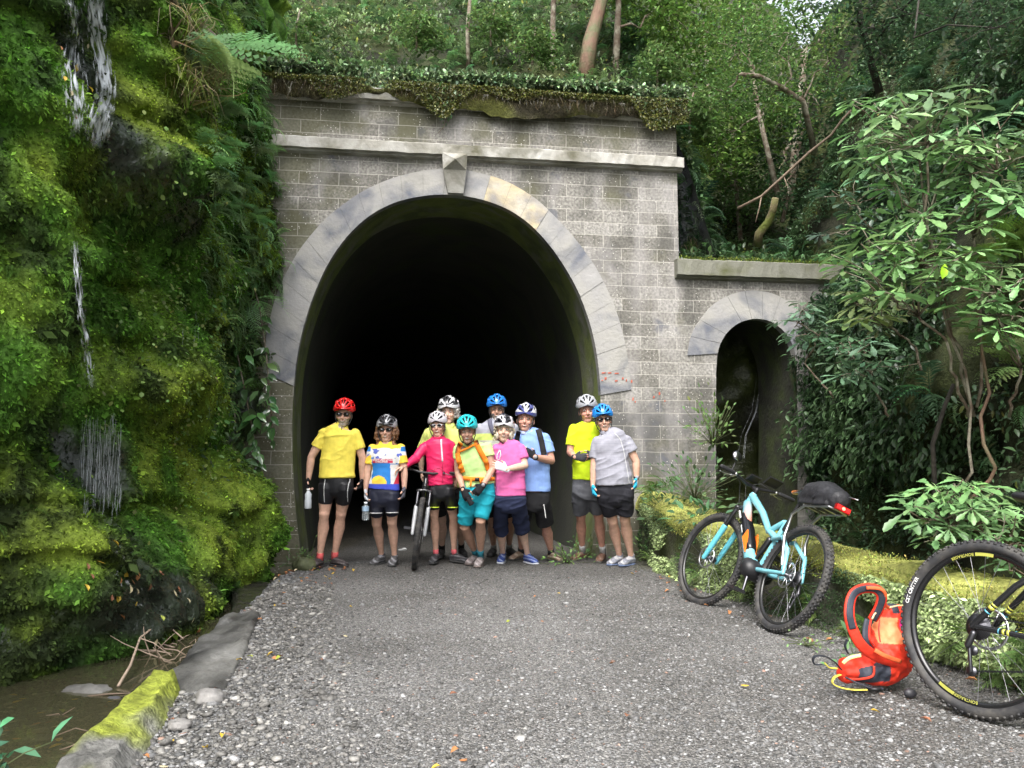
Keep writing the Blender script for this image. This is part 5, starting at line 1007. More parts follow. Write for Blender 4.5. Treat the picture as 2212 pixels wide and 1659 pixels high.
def helmet(parent, H, Rm, col, style='vent', peak=False, col2=None, seed=0, sc=1.0):
    a, b, c = .101*sc, .134*sc, .104*sc; na, nb = 60, 60; cen = H+Rm @ Vector((0, .018, .074*sc)); V = []; keep = []
    al = [R(-108+216*i/na) for i in range(na+1)]; be = [R(-89+178*j/nb) for j in range(nb+1)]; cols = []
    for A in al:
        for B in be:
            rg = 1+.028*math.cos(A*7.2)*math.cos(B); V.append(Vector((a*math.sin(A)*math.cos(B)*rg, b*math.sin(B), c*math.cos(A)*math.cos(B)*rg)))
    F = []; lst = [(-66, 8), (-36, 8.5), (-9, 6), (9, 6), (36, 8.5), (66, 8)] if style == 'vent' else [(-58, 9), (-26, 8), (0, 6.5), (26, 8), (58, 9)]
    for i in range(na):
        for j in range(nb):
            A = math.degrees((al[i]+al[i+1])/2); B = math.degrees((be[j]+be[j+1])/2); v = (V[i*(nb+1)+j]+V[(i+1)*(nb+1)+j+1])/2
            rim = -.018+.018*(v.y/b)-.022*max(0, v.y/b)**2
            if v.z < rim*1.0: continue
            sh = (B+abs(A)*.25); hole = any(abs(A-q) < w_*(1-.25*abs(B)/70) for q, w_ in lst) and (-62 < sh < -24 or -14 < sh < 26 or 36 < sh < 66) and v.z > rim+.022
            if not hole: k = i*(nb+1)+j; F.append((k, k+nb+1, k+nb+2, k+1))
    bm = bmesh.new(); bv = [bm.verts.new(v) for v in V]
    for f in F: bm.faces.new([bv[q] for q in f])
    bmesh.ops.delete(bm, geom=[v for v in bm.verts if not v.link_faces], context='VERTS'); bmesh.ops.recalc_face_normals(bm, faces=bm.faces)
    bmesh.ops.solidify(bm, geom=bm.faces[:]+bm.edges[:]+bm.verts[:], thickness=-.014); bmesh.ops.recalc_face_normals(bm, faces=bm.faces)
    cv = np.array([v.co[:] for v in bm.verts]); 
    if col2 is not None:
        w_ = (np.sin(np.arctan2(cv[:, 0], cv[:, 2]+.02)*5+seed+cv[:, 1]*26) > .15)[:, None]; cc = np.where(w_, np.array(col2), np.array(col)); cc = np.where((cv[:, 2:] < .012), np.array(col2), cc)
    else: cc = np.array(col)[None]*np.where(cv[:, 2:] < .008, .8, 1.)
    for v in bm.verts: v.co = cen+Rm @ v.co
    me = bpy.data.meshes.new('helmet'); bm.to_mesh(me); bm.free(); tinted(me, lambda co: cc); h = link('helmet', me, M_HELM, parent)
    mb = MB().ball((0, 0, 0), (a*.90, b*.90, c*.88), 20, 14); mb.v = [tuple(cen+Rm @ Vector((v[0], v[1], max(v[2], -.012)))) for v in mb.v]; lo_ = mb.obj('liner', M_LINER); lo_.parent = h; 
    lo_.matrix_parent_inverse = Matrix.Translation(-parent.location) if False else Matrix(); lo_.data.transform(Matrix.Translation(-parent.location))
    if peak:
        mb = MB(); n_ = 12; vv = []
        for i in range(n_+1):
            A = R(-62+124*i/n_); vv += [(a*1.0*math.sin(A), -b*.90*math.cos(A), .020), (a*1.04*math.sin(A), -b*1.0*math.cos(A)-.042*math.cos(A)**1.5, .010-.004)]
        vv2 = [(x, y, z-.006) for x, y, z in vv]; m_ = len(vv); ff = [(2*i, 2*i+1, 2*i+3, 2*i+2) for i in range(n_)]+[(2*i+m_, 2*i+2+m_, 2*i+3+m_, 2*i+1+m_) for i in range(n_)]+[(2*i+1, 2*i+1+m_, 2*i+3+m_, 2*i+3) for i in range(n_)]
        mb.add([cen+Rm @ Vector(v) for v in vv+vv2], ff); mbm = mb.mesh('peak'); tinted(mbm, np.array(col)*.75); pk = link('peak', mbm, M_HELM); pk.data.transform(Matrix.Translation(-parent.location)); pk.parent = h
    mb = MB()
    for sx in (-1, 1): mb.tube([H+Rm @ Vector(q) for q in ((sx*.088, -.03, .04), (sx*.084, -.028, -.03), (sx*.062, -.042, -.085), (0, -.058, -.128))], (.0055), 5)
    st = plain('chin_strap', mb, M_BLACK, None); st.data.transform(Matrix.Translation(-parent.location)); st.parent = h
    return h
def head_parts(t, mb, H, Rm, o):
    """adds the head to the body; returns a colouring function in head space"""
    L = lambda x, y, z: H+Rm @ Vector((x, y, z)); w_ = o.get('hw', 1.0)
    mb.ball(L(0, .014, .028), (.077*w_, .095, .092), 16, 12, Rm); mb.ball(L(0, -.030, -.025), (.062*w_, .062, .080), 16, 12, Rm)
    mb.ball(L(0, -.052, -.088), (.036*w_, .034, .030), 12, 8, Rm); mb.ball(L(0, -.012, -.068), (.054*w_, .055, .040), 12, 8, Rm)
    for sx in (-1, 1):
        mb.ball(L(sx*.036*w_, -.068, -.022), (.026, .024, .022), 10, 8, Rm); mb.ball(L(sx*.080*w_, .008, -.008), (.010, .020, .031), 8, 8, Rm); mb.ball(L(sx*.03, -.082, .034), (.026, .012, .008), 8, 6, Rm)
    mb.cap([L(0, -.090, .022), L(0, -.104, -.004), L(0, -.112, -.018)], [.009, .012, .0145], 8); mb.ball(L(0, -.098, -.024), (.019, .012, .009), 8, 6, Rm)
    mb.ball(L(0, -.087, -.052), (.025, .012, .013), 10, 6, Rm)
    return L
def person(label, Z, Yt, o):
    """o: description of the pose in points read off the photograph"""
    legs = []
    for lg in o['legs']:
        Yg = G(1106, 836.8+lg['toe']*K_).y; legs.append((lg, Yg))
    t = thing('person', label, 'person', (Z(*o['head'][:2], Yt).x, Yt, 0)); sk = o.get('skin', SKIN); g_ = o.get('build', 1.0); body = MB(); cols = []
    H = Z(o['head'][0], o['head'][1], Yt+o['head'][2] if len(o['head']) > 2 else Yt); yaw, pit, rol = o.get('hrot', (0, 0, 0)); Rm = Matrix.Rotation(R(yaw), 3, 'Z') @ Matrix.Rotation(R(rol), 3, 'Y') @ Matrix.Rotation(R(pit), 3, 'X')
    hs = o.get('hs', 1.0); Rm_s = Rm*hs; L = head_parts(t, body, H, Rm_s, o)
    rows = []
    for r in o['torso']:
        zy, xl, xr = r[:3]; rt = r[3] if len(r) > 3 else .6; dy = r[4] if len(r) > 4 else 0; a, b = Z(xl, zy, Yt+dy), Z(xr, zy, Yt+dy); rows.append(((a+b)/2, (b-a).length/2, rt))
    body.cap([L(0, .012, -.05), rows[0][0]+Vector((0, .01, .0)), rows[1][0]], [.052, .056*g_, .062*g_], 12)
    body.tube([p for p, h, r in rows], [(h*.88, h*r*.88) for p, h, r in rows], 20, ell=(1, 0, 0))
    shirt = MB(); shirt.tube([p for p, h, r in rows], [(h, max(h*r, .05)) for p, h, r in rows], 26, ell=(1, 0, 0))
    gl = []; arms = []
    for ai, ar in enumerate(o['arms']):
        S, E, Wp = (Z(q[0], q[1], Yt+(q[2] if len(q) > 2 else 0)) for q in ar['j']); Hd = Z(ar['hand'][0], ar['hand'][1], Yt+ar['hand'][2]); k = ar.get('k', 1.0)*g_; up = .046*k; fo = .040*k; wr = .026*k
        body.cap([S, S.lerp(E, .5), E], [up*1.05, up, fo*.95], 12); m1 = E.lerp(Wp, .3); body.cap([E, m1, Wp], [fo*.95, fo, wr], 12)
        gcol = ar.get('glove'); gm_ = MB() if gcol is not None else None
        if not ar.get('hide'): hand(body, gm_, Wp, Hd-Wp, ar.get('n', (0, 1, 0)), ar.get('th', (0, -1, 0)), ar.get('curl', .35), ar.get('hsc', 1.0))
        if gm_: gl.append((gm_, gcol))
        q = ar.get('sl', .75); e2 = E if q >= 1 else S.lerp(E, q); sr = ar.get('sr', 1.0)
        pts = [S+Vector((0, 0, -.0)), S.lerp(e2, .5), e2]; rr = [up*1.08*sr, up*1.18*sr, up*1.24*sr]
        if q > 1: w2 = E.lerp(Wp, q-1); pts += [E.lerp(w2, .5), w2]; rr = [up*1.15*sr, up*1.22*sr, fo*1.25*sr, fo*1.25, wr*1.5]
        shirt.cap(pts[:1]+pts[:1], rr[:1]+rr[:1], 12) if False else shirt.tube(pts, rr, 16); shirt.ball(S, up*1.12*sr, 12, 8); arms.append((S, E, Wp, e2))
        if ar.get('watch'): 
            d_ = (Wp-E).normalized(); wm = MB().tube([Wp-d_*.022, Wp-d_*.004], wr*1.16, 12); w_o = plain('watch', wm, M_BLACK, t); c_ = Wp-d_*.013+Vector((0, -wr*1.1, 0)); wf = MB().tube([c_, c_+Vector((0, -.010, 0))], .019, 14); wo = plain('watch_face', wf, M_TINT, None, (.28, .28, .30)); wo.data.transform(Matrix.Translation(-t.location)); wo.parent = w_o
    # legs
    short = MB(); hip = [Z(*lg['hip'], Yt) for lg, _ in legs]; pr = o['pelvis']; pl = []
    for zy, xl, xr, rt in pr: a, b = Z(xl, zy, Yt), Z(xr, zy, Yt); pl.append(((a+b)/2, (b-a).length/2, rt))
    pl = pl[:-1]; sc_ = [.95, .97, .95, .85][:len(pl)]; pw = pl[-1][1]
    body.tube([p for p, h, r in pl[:-1]], [(h*.84, h*r*.84) for p, h, r in pl[:-1]], 18, ell=(1, 0, 0)); short.cap([p for p, h, r in pl], [(h*q, h*r*q*.95) for (p, h, r), q in zip(pl, sc_)], 24, ell=(1, 0, 0))
    for (lg, Yg), hp in zip(legs, hip):
        kn = Z(lg['knee'][0], lg['knee'][1], Yt*.5+Yg*.5+.05+(lg['knee'][2] if len(lg['knee']) > 2 else -.02)); an = Z(lg['ank'], 1390, Yg+.13); an.z = .10; kk = lg.get('k', 1.0)*g_
        th, kr, ca, ar_ = .080*kk, .054*kk, .060*kk, .031*kk; cf = kn.lerp(an, .32)+Vector((0, .022, 0)); 
        body.cap([hp.lerp(kn, .1), hp.lerp(kn, .5), kn.lerp(hp, .12), kn+Vector((0, -.006, 0)), kn.lerp(an, .12), cf, kn.lerp(an, .62)+Vector((0, .008, 0)), kn.lerp(an, .88), an], [th, th*.92, kr*1.06, kr*1.04, kr*.9, ca, ca*.72, ar_, ar_*1.05], 14)
        body.ball(kn+Vector((0, -.032*kk, 0)), (.032*kk, .020*kk, .038*kk), 10, 8)
        hm = lg['hem']; q = max(.2, min(1.6, (hm-lg['hip'][1])/(lg['knee'][1]-lg['hip'][1]))); hw = lg.get('hw', None); hemp = hp.lerp(kn, q) if q <= 1 else kn.lerp(an, (hm-lg['knee'][1])/(1390-lg['knee'][1]))
        r0 = max(th*1.12, pw*.53); r1 = ((lg['hw']/2)*1.244e-3 if hw else kr*1.25); mid = hp.lerp(hemp, .5) if q <= 1 else kn.lerp(hp, .35); pd = pl[-1][1]*pl[-1][2]; up_ = hp+Vector((0, 0, .05)); ra = [(r0*.98, pd*.93), (r0, max(pd*.97, r0*.9)), ((r0+r1)*.5, (max(pd, r0)+r1)*.5)]; short.tube([up_, hp, mid, hemp] if q <= 1 else [up_, hp, mid, kn, hemp], ra+([(r1, r1)] if q <= 1 else [(r1*1.03,)*2, (r1, r1)]), 20, ell=(1, 0, 0)); 
        # shoe
        fa = R(lg.get('fa', 0)); d_ = Vector((math.sin(fa), -math.cos(fa), 0)); an0 = Vector((an.x, an.y, 0)); sz = lg.get('fs', 1.0)*o.get('foot', 1.0)
        sh = MB(); sd = Vector((math.cos(fa), math.sin(fa), 0)); hl = an0-d_*.055*sz
        def fp(q, z): return hl+d_*q*sz+Vector((0, 0, z))
        sh.cap([fp(.02, .055), fp(.08, .060), fp(.14, .055), fp(.20, .042), fp(.25, .034)], [(.034, .040), (.038, .044), (.042, .040), (.046, .030), (.040, .022)], 14, ell=sd)
        sh.cap([fp(.045, .06), fp(.05, .105)], [(.036, .042), (.038, .040)], 12, ell=sd); sh.box(fp(.13, .03)-Vector((0, 0, .012)), (.02, .02, .02))
        so = fused('shoe', sh, M_SHOE, t, (lambda c1, c2: (lambda co: np.where((np.sin((co[:, :1]*sd.x+co[:, 1:2]*sd.y)*90+co[:, 2:]*160) > .45), np.array(c2), np.array(c1))))(o['shoe'][0], o['shoe'][1]), .006, 2, lambda co: .0012*fbm(co*60, 2))
        sl_ = MB().cap([fp(.012, .014), fp(.07, .013), (fp(.13, .013)), fp(.20, .013), fp(.262, .016)], [(.037, .013), (.040, .013), (.042, .013), (.050, .013), (.040, .013)], 16, ell=sd); sl_o = plain('sole', sl_, mat('shoe_sole', attr=True, rough=.8), None, o['shoe'][2]); sl_o.data.transform(Matrix.Translation(-t.location)); sl_o.parent = so
        lc = MB()
        for q in (.10, .125, .15, .175): lc.tube([fp(q, .080-(q-.1)*.35)-sd*.022, fp(q+.006, .090-(q-.1)*.38), fp(q, .080-(q-.1)*.35)+sd*.022], .003, 5)
        lc_o = plain('laces', lc, mat('laces', attr=True, rough=.8), None, o['shoe'][1]); lc_o.data.transform(Matrix.Translation(-t.location)); lc_o.parent = so
        if o.get('sock'):
            c_, top = o['sock']; sm = MB().tube([an+Vector((0, 0, -.02)), an+(kn-an)*(.12), an+(kn-an)*top], [ar_*1.22, ar_*1.16, ar_*1.22], 14); plain('sock', sm, M_CLOTH, t, c_)
    sm = o.get('smile', 1); inv = Rm_s.inverted()
    lipc = np.array((.42, .17, .14)); Hn = np.array(H); iv = np.array(inv)
    def scol(co):
        l = (co-Hn) @ iv.T; c = np.array(sk)[None]+0*co; c = c*(1+.10*fbm(co*14, 2)[:, None]); hd = (np.abs(l[:, 0]) < .1) & (l[:, 2] > -.13) & (l[:, 2] < .15) & (np.abs(l[:, 1]) < .15)
        ck = hd*np.exp(-((np.abs(l[:, 0])-.04)/.02)**2-((l[:, 2]+.022)/.02)**2)+hd*np.exp(-(l[:, 0]/.014)**2-((l[:, 2]+.014)/.016)**2); c = c*(1-.22*ck[:, None])+np.array((.55, .20, .15))*.22*ck[:, None]
        if 'beard' in o: b = hd & (l[:, 2] < -.030) & (l[:, 1] < .03) & ~((np.abs(l[:, 0]) < .02) & (l[:, 2] > -.045)) ; c = np.where(b[:, None], np.array(o['beard']), c)
        mo = hd & (((l[:, 0]/.028)**2+((l[:, 2]+.053-.010*(l[:, 0]/.028)**2*sm)/.0085)**2) < 1) & (l[:, 1] < -.04); c = np.where(mo[:, None], lipc, c)
        ey = hd & (((np.abs(l[:, 0])-.031)/.016)**2+((l[:, 2]-.016)/.009)**2 < 1) & (l[:, 1] < -.03); c = np.where(ey[:, None], np.array(sk)*.72, c)
        br = hd & (((np.abs(l[:, 0])-.032)/.020)**2+((l[:, 2]-.036)/.005)**2 < 1) & (l[:, 1] < -.03); c = np.where(br[:, None], np.array(o.get('brow', (.16, .11, .08))), c); return c
    bd = fused('body', body, M_SKIN, t, scol, .0052, 1)
    for gm_, gc in gl: fused('glove', gm_, M_CLOTH, t, gc, .006, 1)
    if sm and o.get('teeth', 1):
        tm = MB().tube([L(-.019, -.088, -.0505), L(-.009, -.0975, -.0535), L(0, -.1005, -.0545), L(.009, -.0975, -.0535), L(.019, -.088, -.0505)], [(.0035), .005, .0055, .005, .0035], 6); plain('teeth', tm, mat('teeth', (.62, .58, .50), rough=.3), t)
    for sx in (-1, 1):
        if 'shades' in o: continue
        em = MB().ball(L(sx*.031, -.0855, .0165), (.0125*hs, .009, .0065*hs), 10, 8, Rm); eo = plain('eye', em, mat('eye_white', (.55, .52, .48), rough=.2), t)
        im = MB().ball(L(sx*.031, -.0925, .0165), (.0055, .0035, .0055), 8, 6, Rm); io = plain('iris', im, mat('iris', (.03, .03, .035), rough=.1), None); io.data.transform(Matrix.Translation(-t.location)); io.parent = eo
    if 'shades' in o:
        gm2 = MB()
        for sx in (-1, 1): gm2.ball(L(sx*.033, -.097, .017), (.0275, .009, .0155), 14, 10, Rm @ Matrix.Rotation(R(-sx*14), 3, 'Z'))
        so_ = plain('sunglasses', gm2, M_LENS, t); fm = MB()
        for sx in (-1, 1):
            ring = [L(sx*(.033+.028*math.cos(q)), -.099+.014*abs(math.cos(q)+0*sx)*(.5 if math.cos(q) < 0 else 1), .017+.0165*math.sin(q)) for q in [2*math.pi*i/14 for i in range(15)]]; fm.tube(ring, .0032, 5, False); fm.tube([L(sx*.063, -.082, .024), L(sx*.078, -.03, .022), L(sx*.082, .01, .012)], .0032, 5)
        fm.tube([L(-.008, -.102, .022), L(.008, -.102, .022)], .003, 5); fo_ = plain('frame', fm, mat('frame_'+str(o['shades']), o['shades'], rough=.3), None); fo_.data.transform(Matrix.Translation(-t.location)); fo_.parent = so_
    if 'glasses' in o:
        fm = MB()
        for sx in (-1, 1):
            ring = [L(sx*(.032+.023*math.cos(q)), -.100, .014+.016*math.sin(q)) for q in [2*math.pi*i/12 for i in range(13)]]; fm.tube(ring, .0018, 5, False); fm.tube([L(sx*.055, -.096, .018), L(sx*.078, -.03, .018), L(sx*.082, .01, .012)], .002, 5)
        fm.tube([L(-.01, -.101, .016), L(.01, -.101, .016)], .002, 5); plain('glasses', fm, M_BLACK, t)
    # hair
    if 'hair' in o:
        hc, st = o['hair']; hm_ = MB(); r = random.Random(int(H.x*1000) & 255)
        if st == 'short':
            hm_.ball(L(0, .040, .01), (.080, .075, .080), 14, 10, Rm)
            for sx in (-1, 1): hm_.ball(L(sx*.074, .012, .015), (.014, .034, .036), 8, 8, Rm)
        else:
            n_ = {'curly': 60, 'bob': 80, 'long': 95}[st]; low = {'curly': -.05, 'bob': -.085, 'long': -.185}[st]; wd = {'curly': .112, 'bob': .100, 'long': .118}[st]
            for _ in range(n_):
                q = r.uniform(R(-48), R(228)); z = r.uniform(low, .04); x = wd*math.cos(q)*r.uniform(.78, 1.04)*(1 if z > -.09 else .92); y = .10*math.sin(q)*.9+.015
                hm_.ball(L(x, y, z), r.uniform(.014, .024), 7, 6)
            hm_.ball(L(0, .045, -.01), (.085, .07, .085), 12, 10, Rm)
            if st == 'bob':
                for i in range(7): hm_.ball(L(-.06+.02*i, -.074+.02*abs(i-3)/3, .052+r.uniform(-.006, .006)), .016, 7, 6)
            if st == 'long': hm_.ball(L(0, .05, -.10), (.085, .05, .08), 12, 10, Rm)
        fused('hair', hm_, M_HAIR, t, (lambda hc: lambda co: np.array(hc)[None]*(1+.6*fbm(co*38, 2)[:, None]))(hc), .0055, 1, lambda co: .006*fbm(co*45, 3))
    helmet(t, H, Rm_s if False else Rm, o['helm'][0], o['helm'][1], o['helm'][2], o['helm'][3] if len(o['helm']) > 3 else None, seed=H.x*7, sc=hs)
    sho = fused('shirt', shirt, M_CLOTH if not o.get('shiny') else M_LYCRA, t, o['shirt'] if not callable(o['shirt']) else o['shirt'], .0075, 4, folds(H.x*5, o.get('fold', .007)*.75)); sho.name = o.get('top', 'shirt')
    sh2 = fused(o.get('pants', 'shorts'), short, M_LYCRA if o.get('lyc') else M_CLOTH, t, o['short'], .0075, 9, folds(H.x*9, .0025 if o.get('lyc') else .007))
    hipc = min(p.z for p, h, r in rows); bv = BVHTree.FromPolygons([v.co+t.location for v in sho.data.vertices], [tuple(p.vertices) for p in sho.data.polygons])
    def hit(x, z, off=.004):
        h = bv.ray_cast(Vector((x, Yt-2, z)), Vector((0, 1, 0)))[0]; return (h if h else Vector((x, Yt-.12, z)))+Vector((0, -off, 0))
    if o.get('collar') is not None:
        cm = MB(); cr = rows[1][0]; w_ = .066
        for sx in (-1, 1):
            pts = [rows[1][0]+Vector((sx*.012, -.075, -.035)), rows[1][0]+Vector((sx*.055, -.062, -.005)), rows[1][0]+Vector((sx*.072, -.01, .022)), rows[1][0]+Vector((sx*.055, .045, .03))]; cm.tube(pts, [(.004, .012), (.005, .024), (.005, .022), (.005, .018)], 8, ell=(sx, -.6, .5))
        plain('collar', cm, M_CLOTH, t, o['collar'])
    return t, hit, dict(H=H, Rm=Rm, rows=rows, arms=arms, L=L, Z=Z, Y=Yt)
def xz(Z, Yt): 
    def f(zx, zy): p = Z(zx, zy, Yt); return p.x, p.z
    return f
def ribbon(name, hit, pts, w_, th, m, parent, off=.006, col=None):
    """strap lying on the clothing: pts = (x, z) pairs"""
    q = []
    for (x0, z0), (x1, z1) in zip(pts[:-1], pts[1:]):
        for i in range(8): q.append(hit(x0+(x1-x0)*i/8, z0+(z1-z0)*i/8, off))
    q.append(hit(*pts[-1], off)); 
    for _ in range(3): q = [q[0]]+[(q[i-1]+q[i]*2+q[i+1])/4 for i in range(1, len(q)-1)]+[q[-1]]
    V = []; F = []; n = len(q)
    for i, p in enumerate(q):
        d_ = (q[min(i+1, n-1)]-q[max(i-1, 0)]).normalized(); s_ = d_.cross(Vector((0, 1, 0))).normalized()
        for a in (-1, 1):
            pp = p+s_*a*w_/2; h = hit(pp.x, pp.z, off); pp.y = min(pp.y, h.y) if abs(h.y-p.y) < .05 else pp.y
            V += [pp, pp+Vector((0, -th, 0))]
    for i in range(n-1): a = i*4; b = a+4; F += [(a+1, a+3, b+3, b+1), (a, b, b+2, a+2), (a, a+1, b+1, b), (a+2, b+2, b+3, a+3)]
    F += [(0, 2, 3, 1), (4*n-4, 4*n-3, 4*n-1, 4*n-2)]; mb = MB().add(V, F); return plain(name, mb, m, parent, col)
def print_text(s, size, hit, cx, cz, m, parent, name='lettering', bold=.0, sx=1, off=.004):
    me = text_mesh(s, size, bold)
    for v in me.vertices: x, y = v.co.x*sx, v.co.y; v.co = hit(cx+x, cz+y, off)
    return link(name, me, m, parent, False)
YEL_ = (.80, .66, .10); NAVY = (.016, .018, .035); BLK = (.012, .012, .015); LIME = (.52, .72, .09)
DN = (0, 1, 0)
# 1 -- man in yellow
t1, h1, i1 = person('tall man in a plain yellow jersey and red helmet, leftmost in the group', Z1, 8.72, dict(head=(415, 238), hrot=(4, 6, 2), skin=SKIN, beard=(.42, .36, .30), shades=(.02, .02, .02),
    helm=((.72, .015, .015), 'vent', True), hair=((.35, .28, .22), 'short'), torso=[(300, 360, 450), (330, 315, 470), (350, 262, 500), (395, 232, 530), (470, 228, 530), (560, 222, 520), (660, 210, 508, .66), (765, 204, 508, .64)],
    arms=[dict(j=[(250, 388), (140, 590), (117, 770)], hand=(100, 860, -.03), n=(1, 0, 0), th=(0, -1, 0), curl=.75, sl=.60, sr=1.12, glove=BLK, k=1.05), dict(j=[(510, 390), (572, 600, .04), (572, 775, .08)], hand=(548, 880, .06), n=(-1, 0, 0), curl=.7, sl=.62, sr=1.12, glove=BLK, k=1.05)],
    pelvis=[(700, 215, 500, .62), (790, 203, 502, .62), (850, 205, 498, .62), (890, 215, 490, .55)], legs=[dict(hip=(272, 850), knee=(250, 1065), ank=212, toe=1535, hem=978, hw=118, fa=-14, k=1.0), dict(hip=(420, 850), knee=(392, 1065), ank=335, toe=1522, hem=975, hw=122, fa=48)],
    shirt=lambda co: np.array(YEL_)[None]*(1-.06*(np.abs(fbm(co*5, 2))[:, None])), short=BLK, lyc=True, shoe=((.035, .028, .030), (.09, .08, .08), (.03, .03, .03)), sock=((.55, .10, .10), .08), fold=.008))
zf = xz(Z1, 8.72); mz = MB().tube([h1(*zf(405, 312), .004), h1(*zf(406, 335), .004), h1(*zf(408, 362), .004)], .0035, 5); plain('zip', mz, M_BLACK, t1)
for xs in ((272, 262), (475, 450)):
    bs = [o for o in t1.children if o.name.startswith('shorts')][0]; bvs = BVHTree.FromPolygons([v.co+t1.location for v in bs.data.vertices], [tuple(p.vertices) for p in bs.data.polygons])
    def hs_(x, z, off=.003):
        h = bvs.ray_cast(Vector((x, 7.5, z)), Vector((0, 1, 0)))[0]; return (h if h else Vector((x, 8.66, z)))+Vector((0, -off, 0))
    ribbon('piping', hs_, [zf(xs[0], 775), zf((xs[0]+xs[1])/2-2, 870), zf(xs[1], 968)], .007, .002, M_TINT, t1, .002, (.6, .6, .6))
# 2 -- woman in the printed jersey
zj = xz(Z1, 8.78); 
def jersey(co):
    x, z = co[:, 0], co[:, 2]; X = lambda a: zj(a, 600)[0]; Zz = lambda b: zj(775, b)[1]
    WHT = np.array((.72, .72, .70)); BL = np.array((.03, .20, .56)); YL = np.array((.78, .55, .06)); RD = np.array((.60, .04, .07)); c = WHT+0*co; nz = .012*fbm(co*16, 2)
    def put(m_, k): c[m_] = k
    put(z > Zz(515)+nz-.35*np.abs(x-X(775))*0, YL); put((z < Zz(515)+nz) & (z > Zz(590)), WHT); put((z < Zz(590)+nz) & (z > Zz(640)) & (x < X(680)), BL); put(z < Zz(640)+nz, BL)
    put(((x-X(722))**2+(z-Zz(815))**2 < .088**2), YL); put((x > X(822)+nz) & (z < Zz(650)), WHT); put((x > X(850)+(z-Zz(800))*.35) & (z < Zz(690)), RD); put((x < X(665)+nz) & (z < Zz(700)), WHT); put(z < Zz(812), np.array((.05, .08, .50)))
    sl = (x < X(650)-(z-Zz(560))*.1) | (x > X(895)+(z-Zz(560))*.1); up = z > Zz(565); put(sl & up & (z < Zz(500)), BL); put(sl & ~up & (z > Zz(700)), YL); put(sl & (z < Zz(540)) & (z > Zz(575)), WHT); wv = (fbm(co*22, 2) > .55) & (z < Zz(520)) & (z > Zz(600)); put(wv, np.array((.10, .14, .5))); return c
t2, h2, i2 = person('woman with long brown hair and dark sunglasses in a yellow, white and blue printed jersey', Z1, 8.78, dict(head=(775, 372), hrot=(0, 2, 2), skin=SKIN, shades=(.02, .02, .02), hs=.96, hair=((.20, .10, .05), 'long'),
    helm=((.03, .03, .035), 'rib', True, (.30, .30, .32)), torso=[(445, 735, 815), (470, 705, 840), (492, 672, 872), (540, 645, 900), (600, 645, 898, .66), (680, 652, 880, .66), (760, 640, 882, .66), (862, 620, 884, .66)],
    arms=[dict(j=[(660, 520), (612, 710), (600, 868)], hand=(600, 975, -.04), n=(1, 0, 0), curl=.7, sl=.68, sr=1.15, glove=(.55, .56, .60), k=.92), dict(j=[(890, 520), (925, 700), (925, 850)], hand=(915, 960, -.03), n=(-1, 0, 0), curl=.6, sl=.68, sr=1.15, glove=(.10, .10, .12), k=.92)],
    pelvis=[(820, 628, 880, .66), (880, 618, 886, .66), (940, 628, 880, .64), (975, 640, 868, .55)], legs=[dict(hip=(690, 930), knee=(692, 1150), ank=733, toe=1502, hem=1075, hw=118, fa=-22, k=.95), dict(hip=(818, 930), knee=(822, 1135), ank=842, toe=1512, hem=1070, hw=116, fa=-2, k=.95)],
    shirt=jersey, short=NAVY, lyc=True, shoe=((.07, .07, .075), (.26, .26, .28), (.05, .05, .05)), foot=.92, fold=.005))
def quadpatch(name, hit, x0, x1, z0, z1, col, parent, off=.004):
    V = []; F = []
    for i in range(13):
        for j in range(5): V.append(hit(x0+(x1-x0)*i/12, z0+(z1-z0)*j/4, off))
    for i in range(12):
        for j in range(4): a = i*5+j; F.append((a, a+5, a+6, a+1))
    return plain(name, MB().add(V, F), M_TINT, parent, col)
x0, z0 = zj(664, 638); x1, z1 = zj(838, 604); quadpatch('banner', h2, x0, x1, z0, z1, (.55, .03, .08), t2)
MW = mat('white_print', (.8, .8, .8), rough=.6)
print_text('GREAT LAKE CYCLE', .024, h2, (x0+x1)/2, z1-.011, MW, t2, bold=.0006, off=.0065); print_text('CHALLENGE', .024, h2, (x0+x1)/2-.01, z0+.012, MW, t2, bold=.0006, off=.0065)
for hx, zy, w_ in ((640, 1052, 1), (830, 1050, 1)): pass
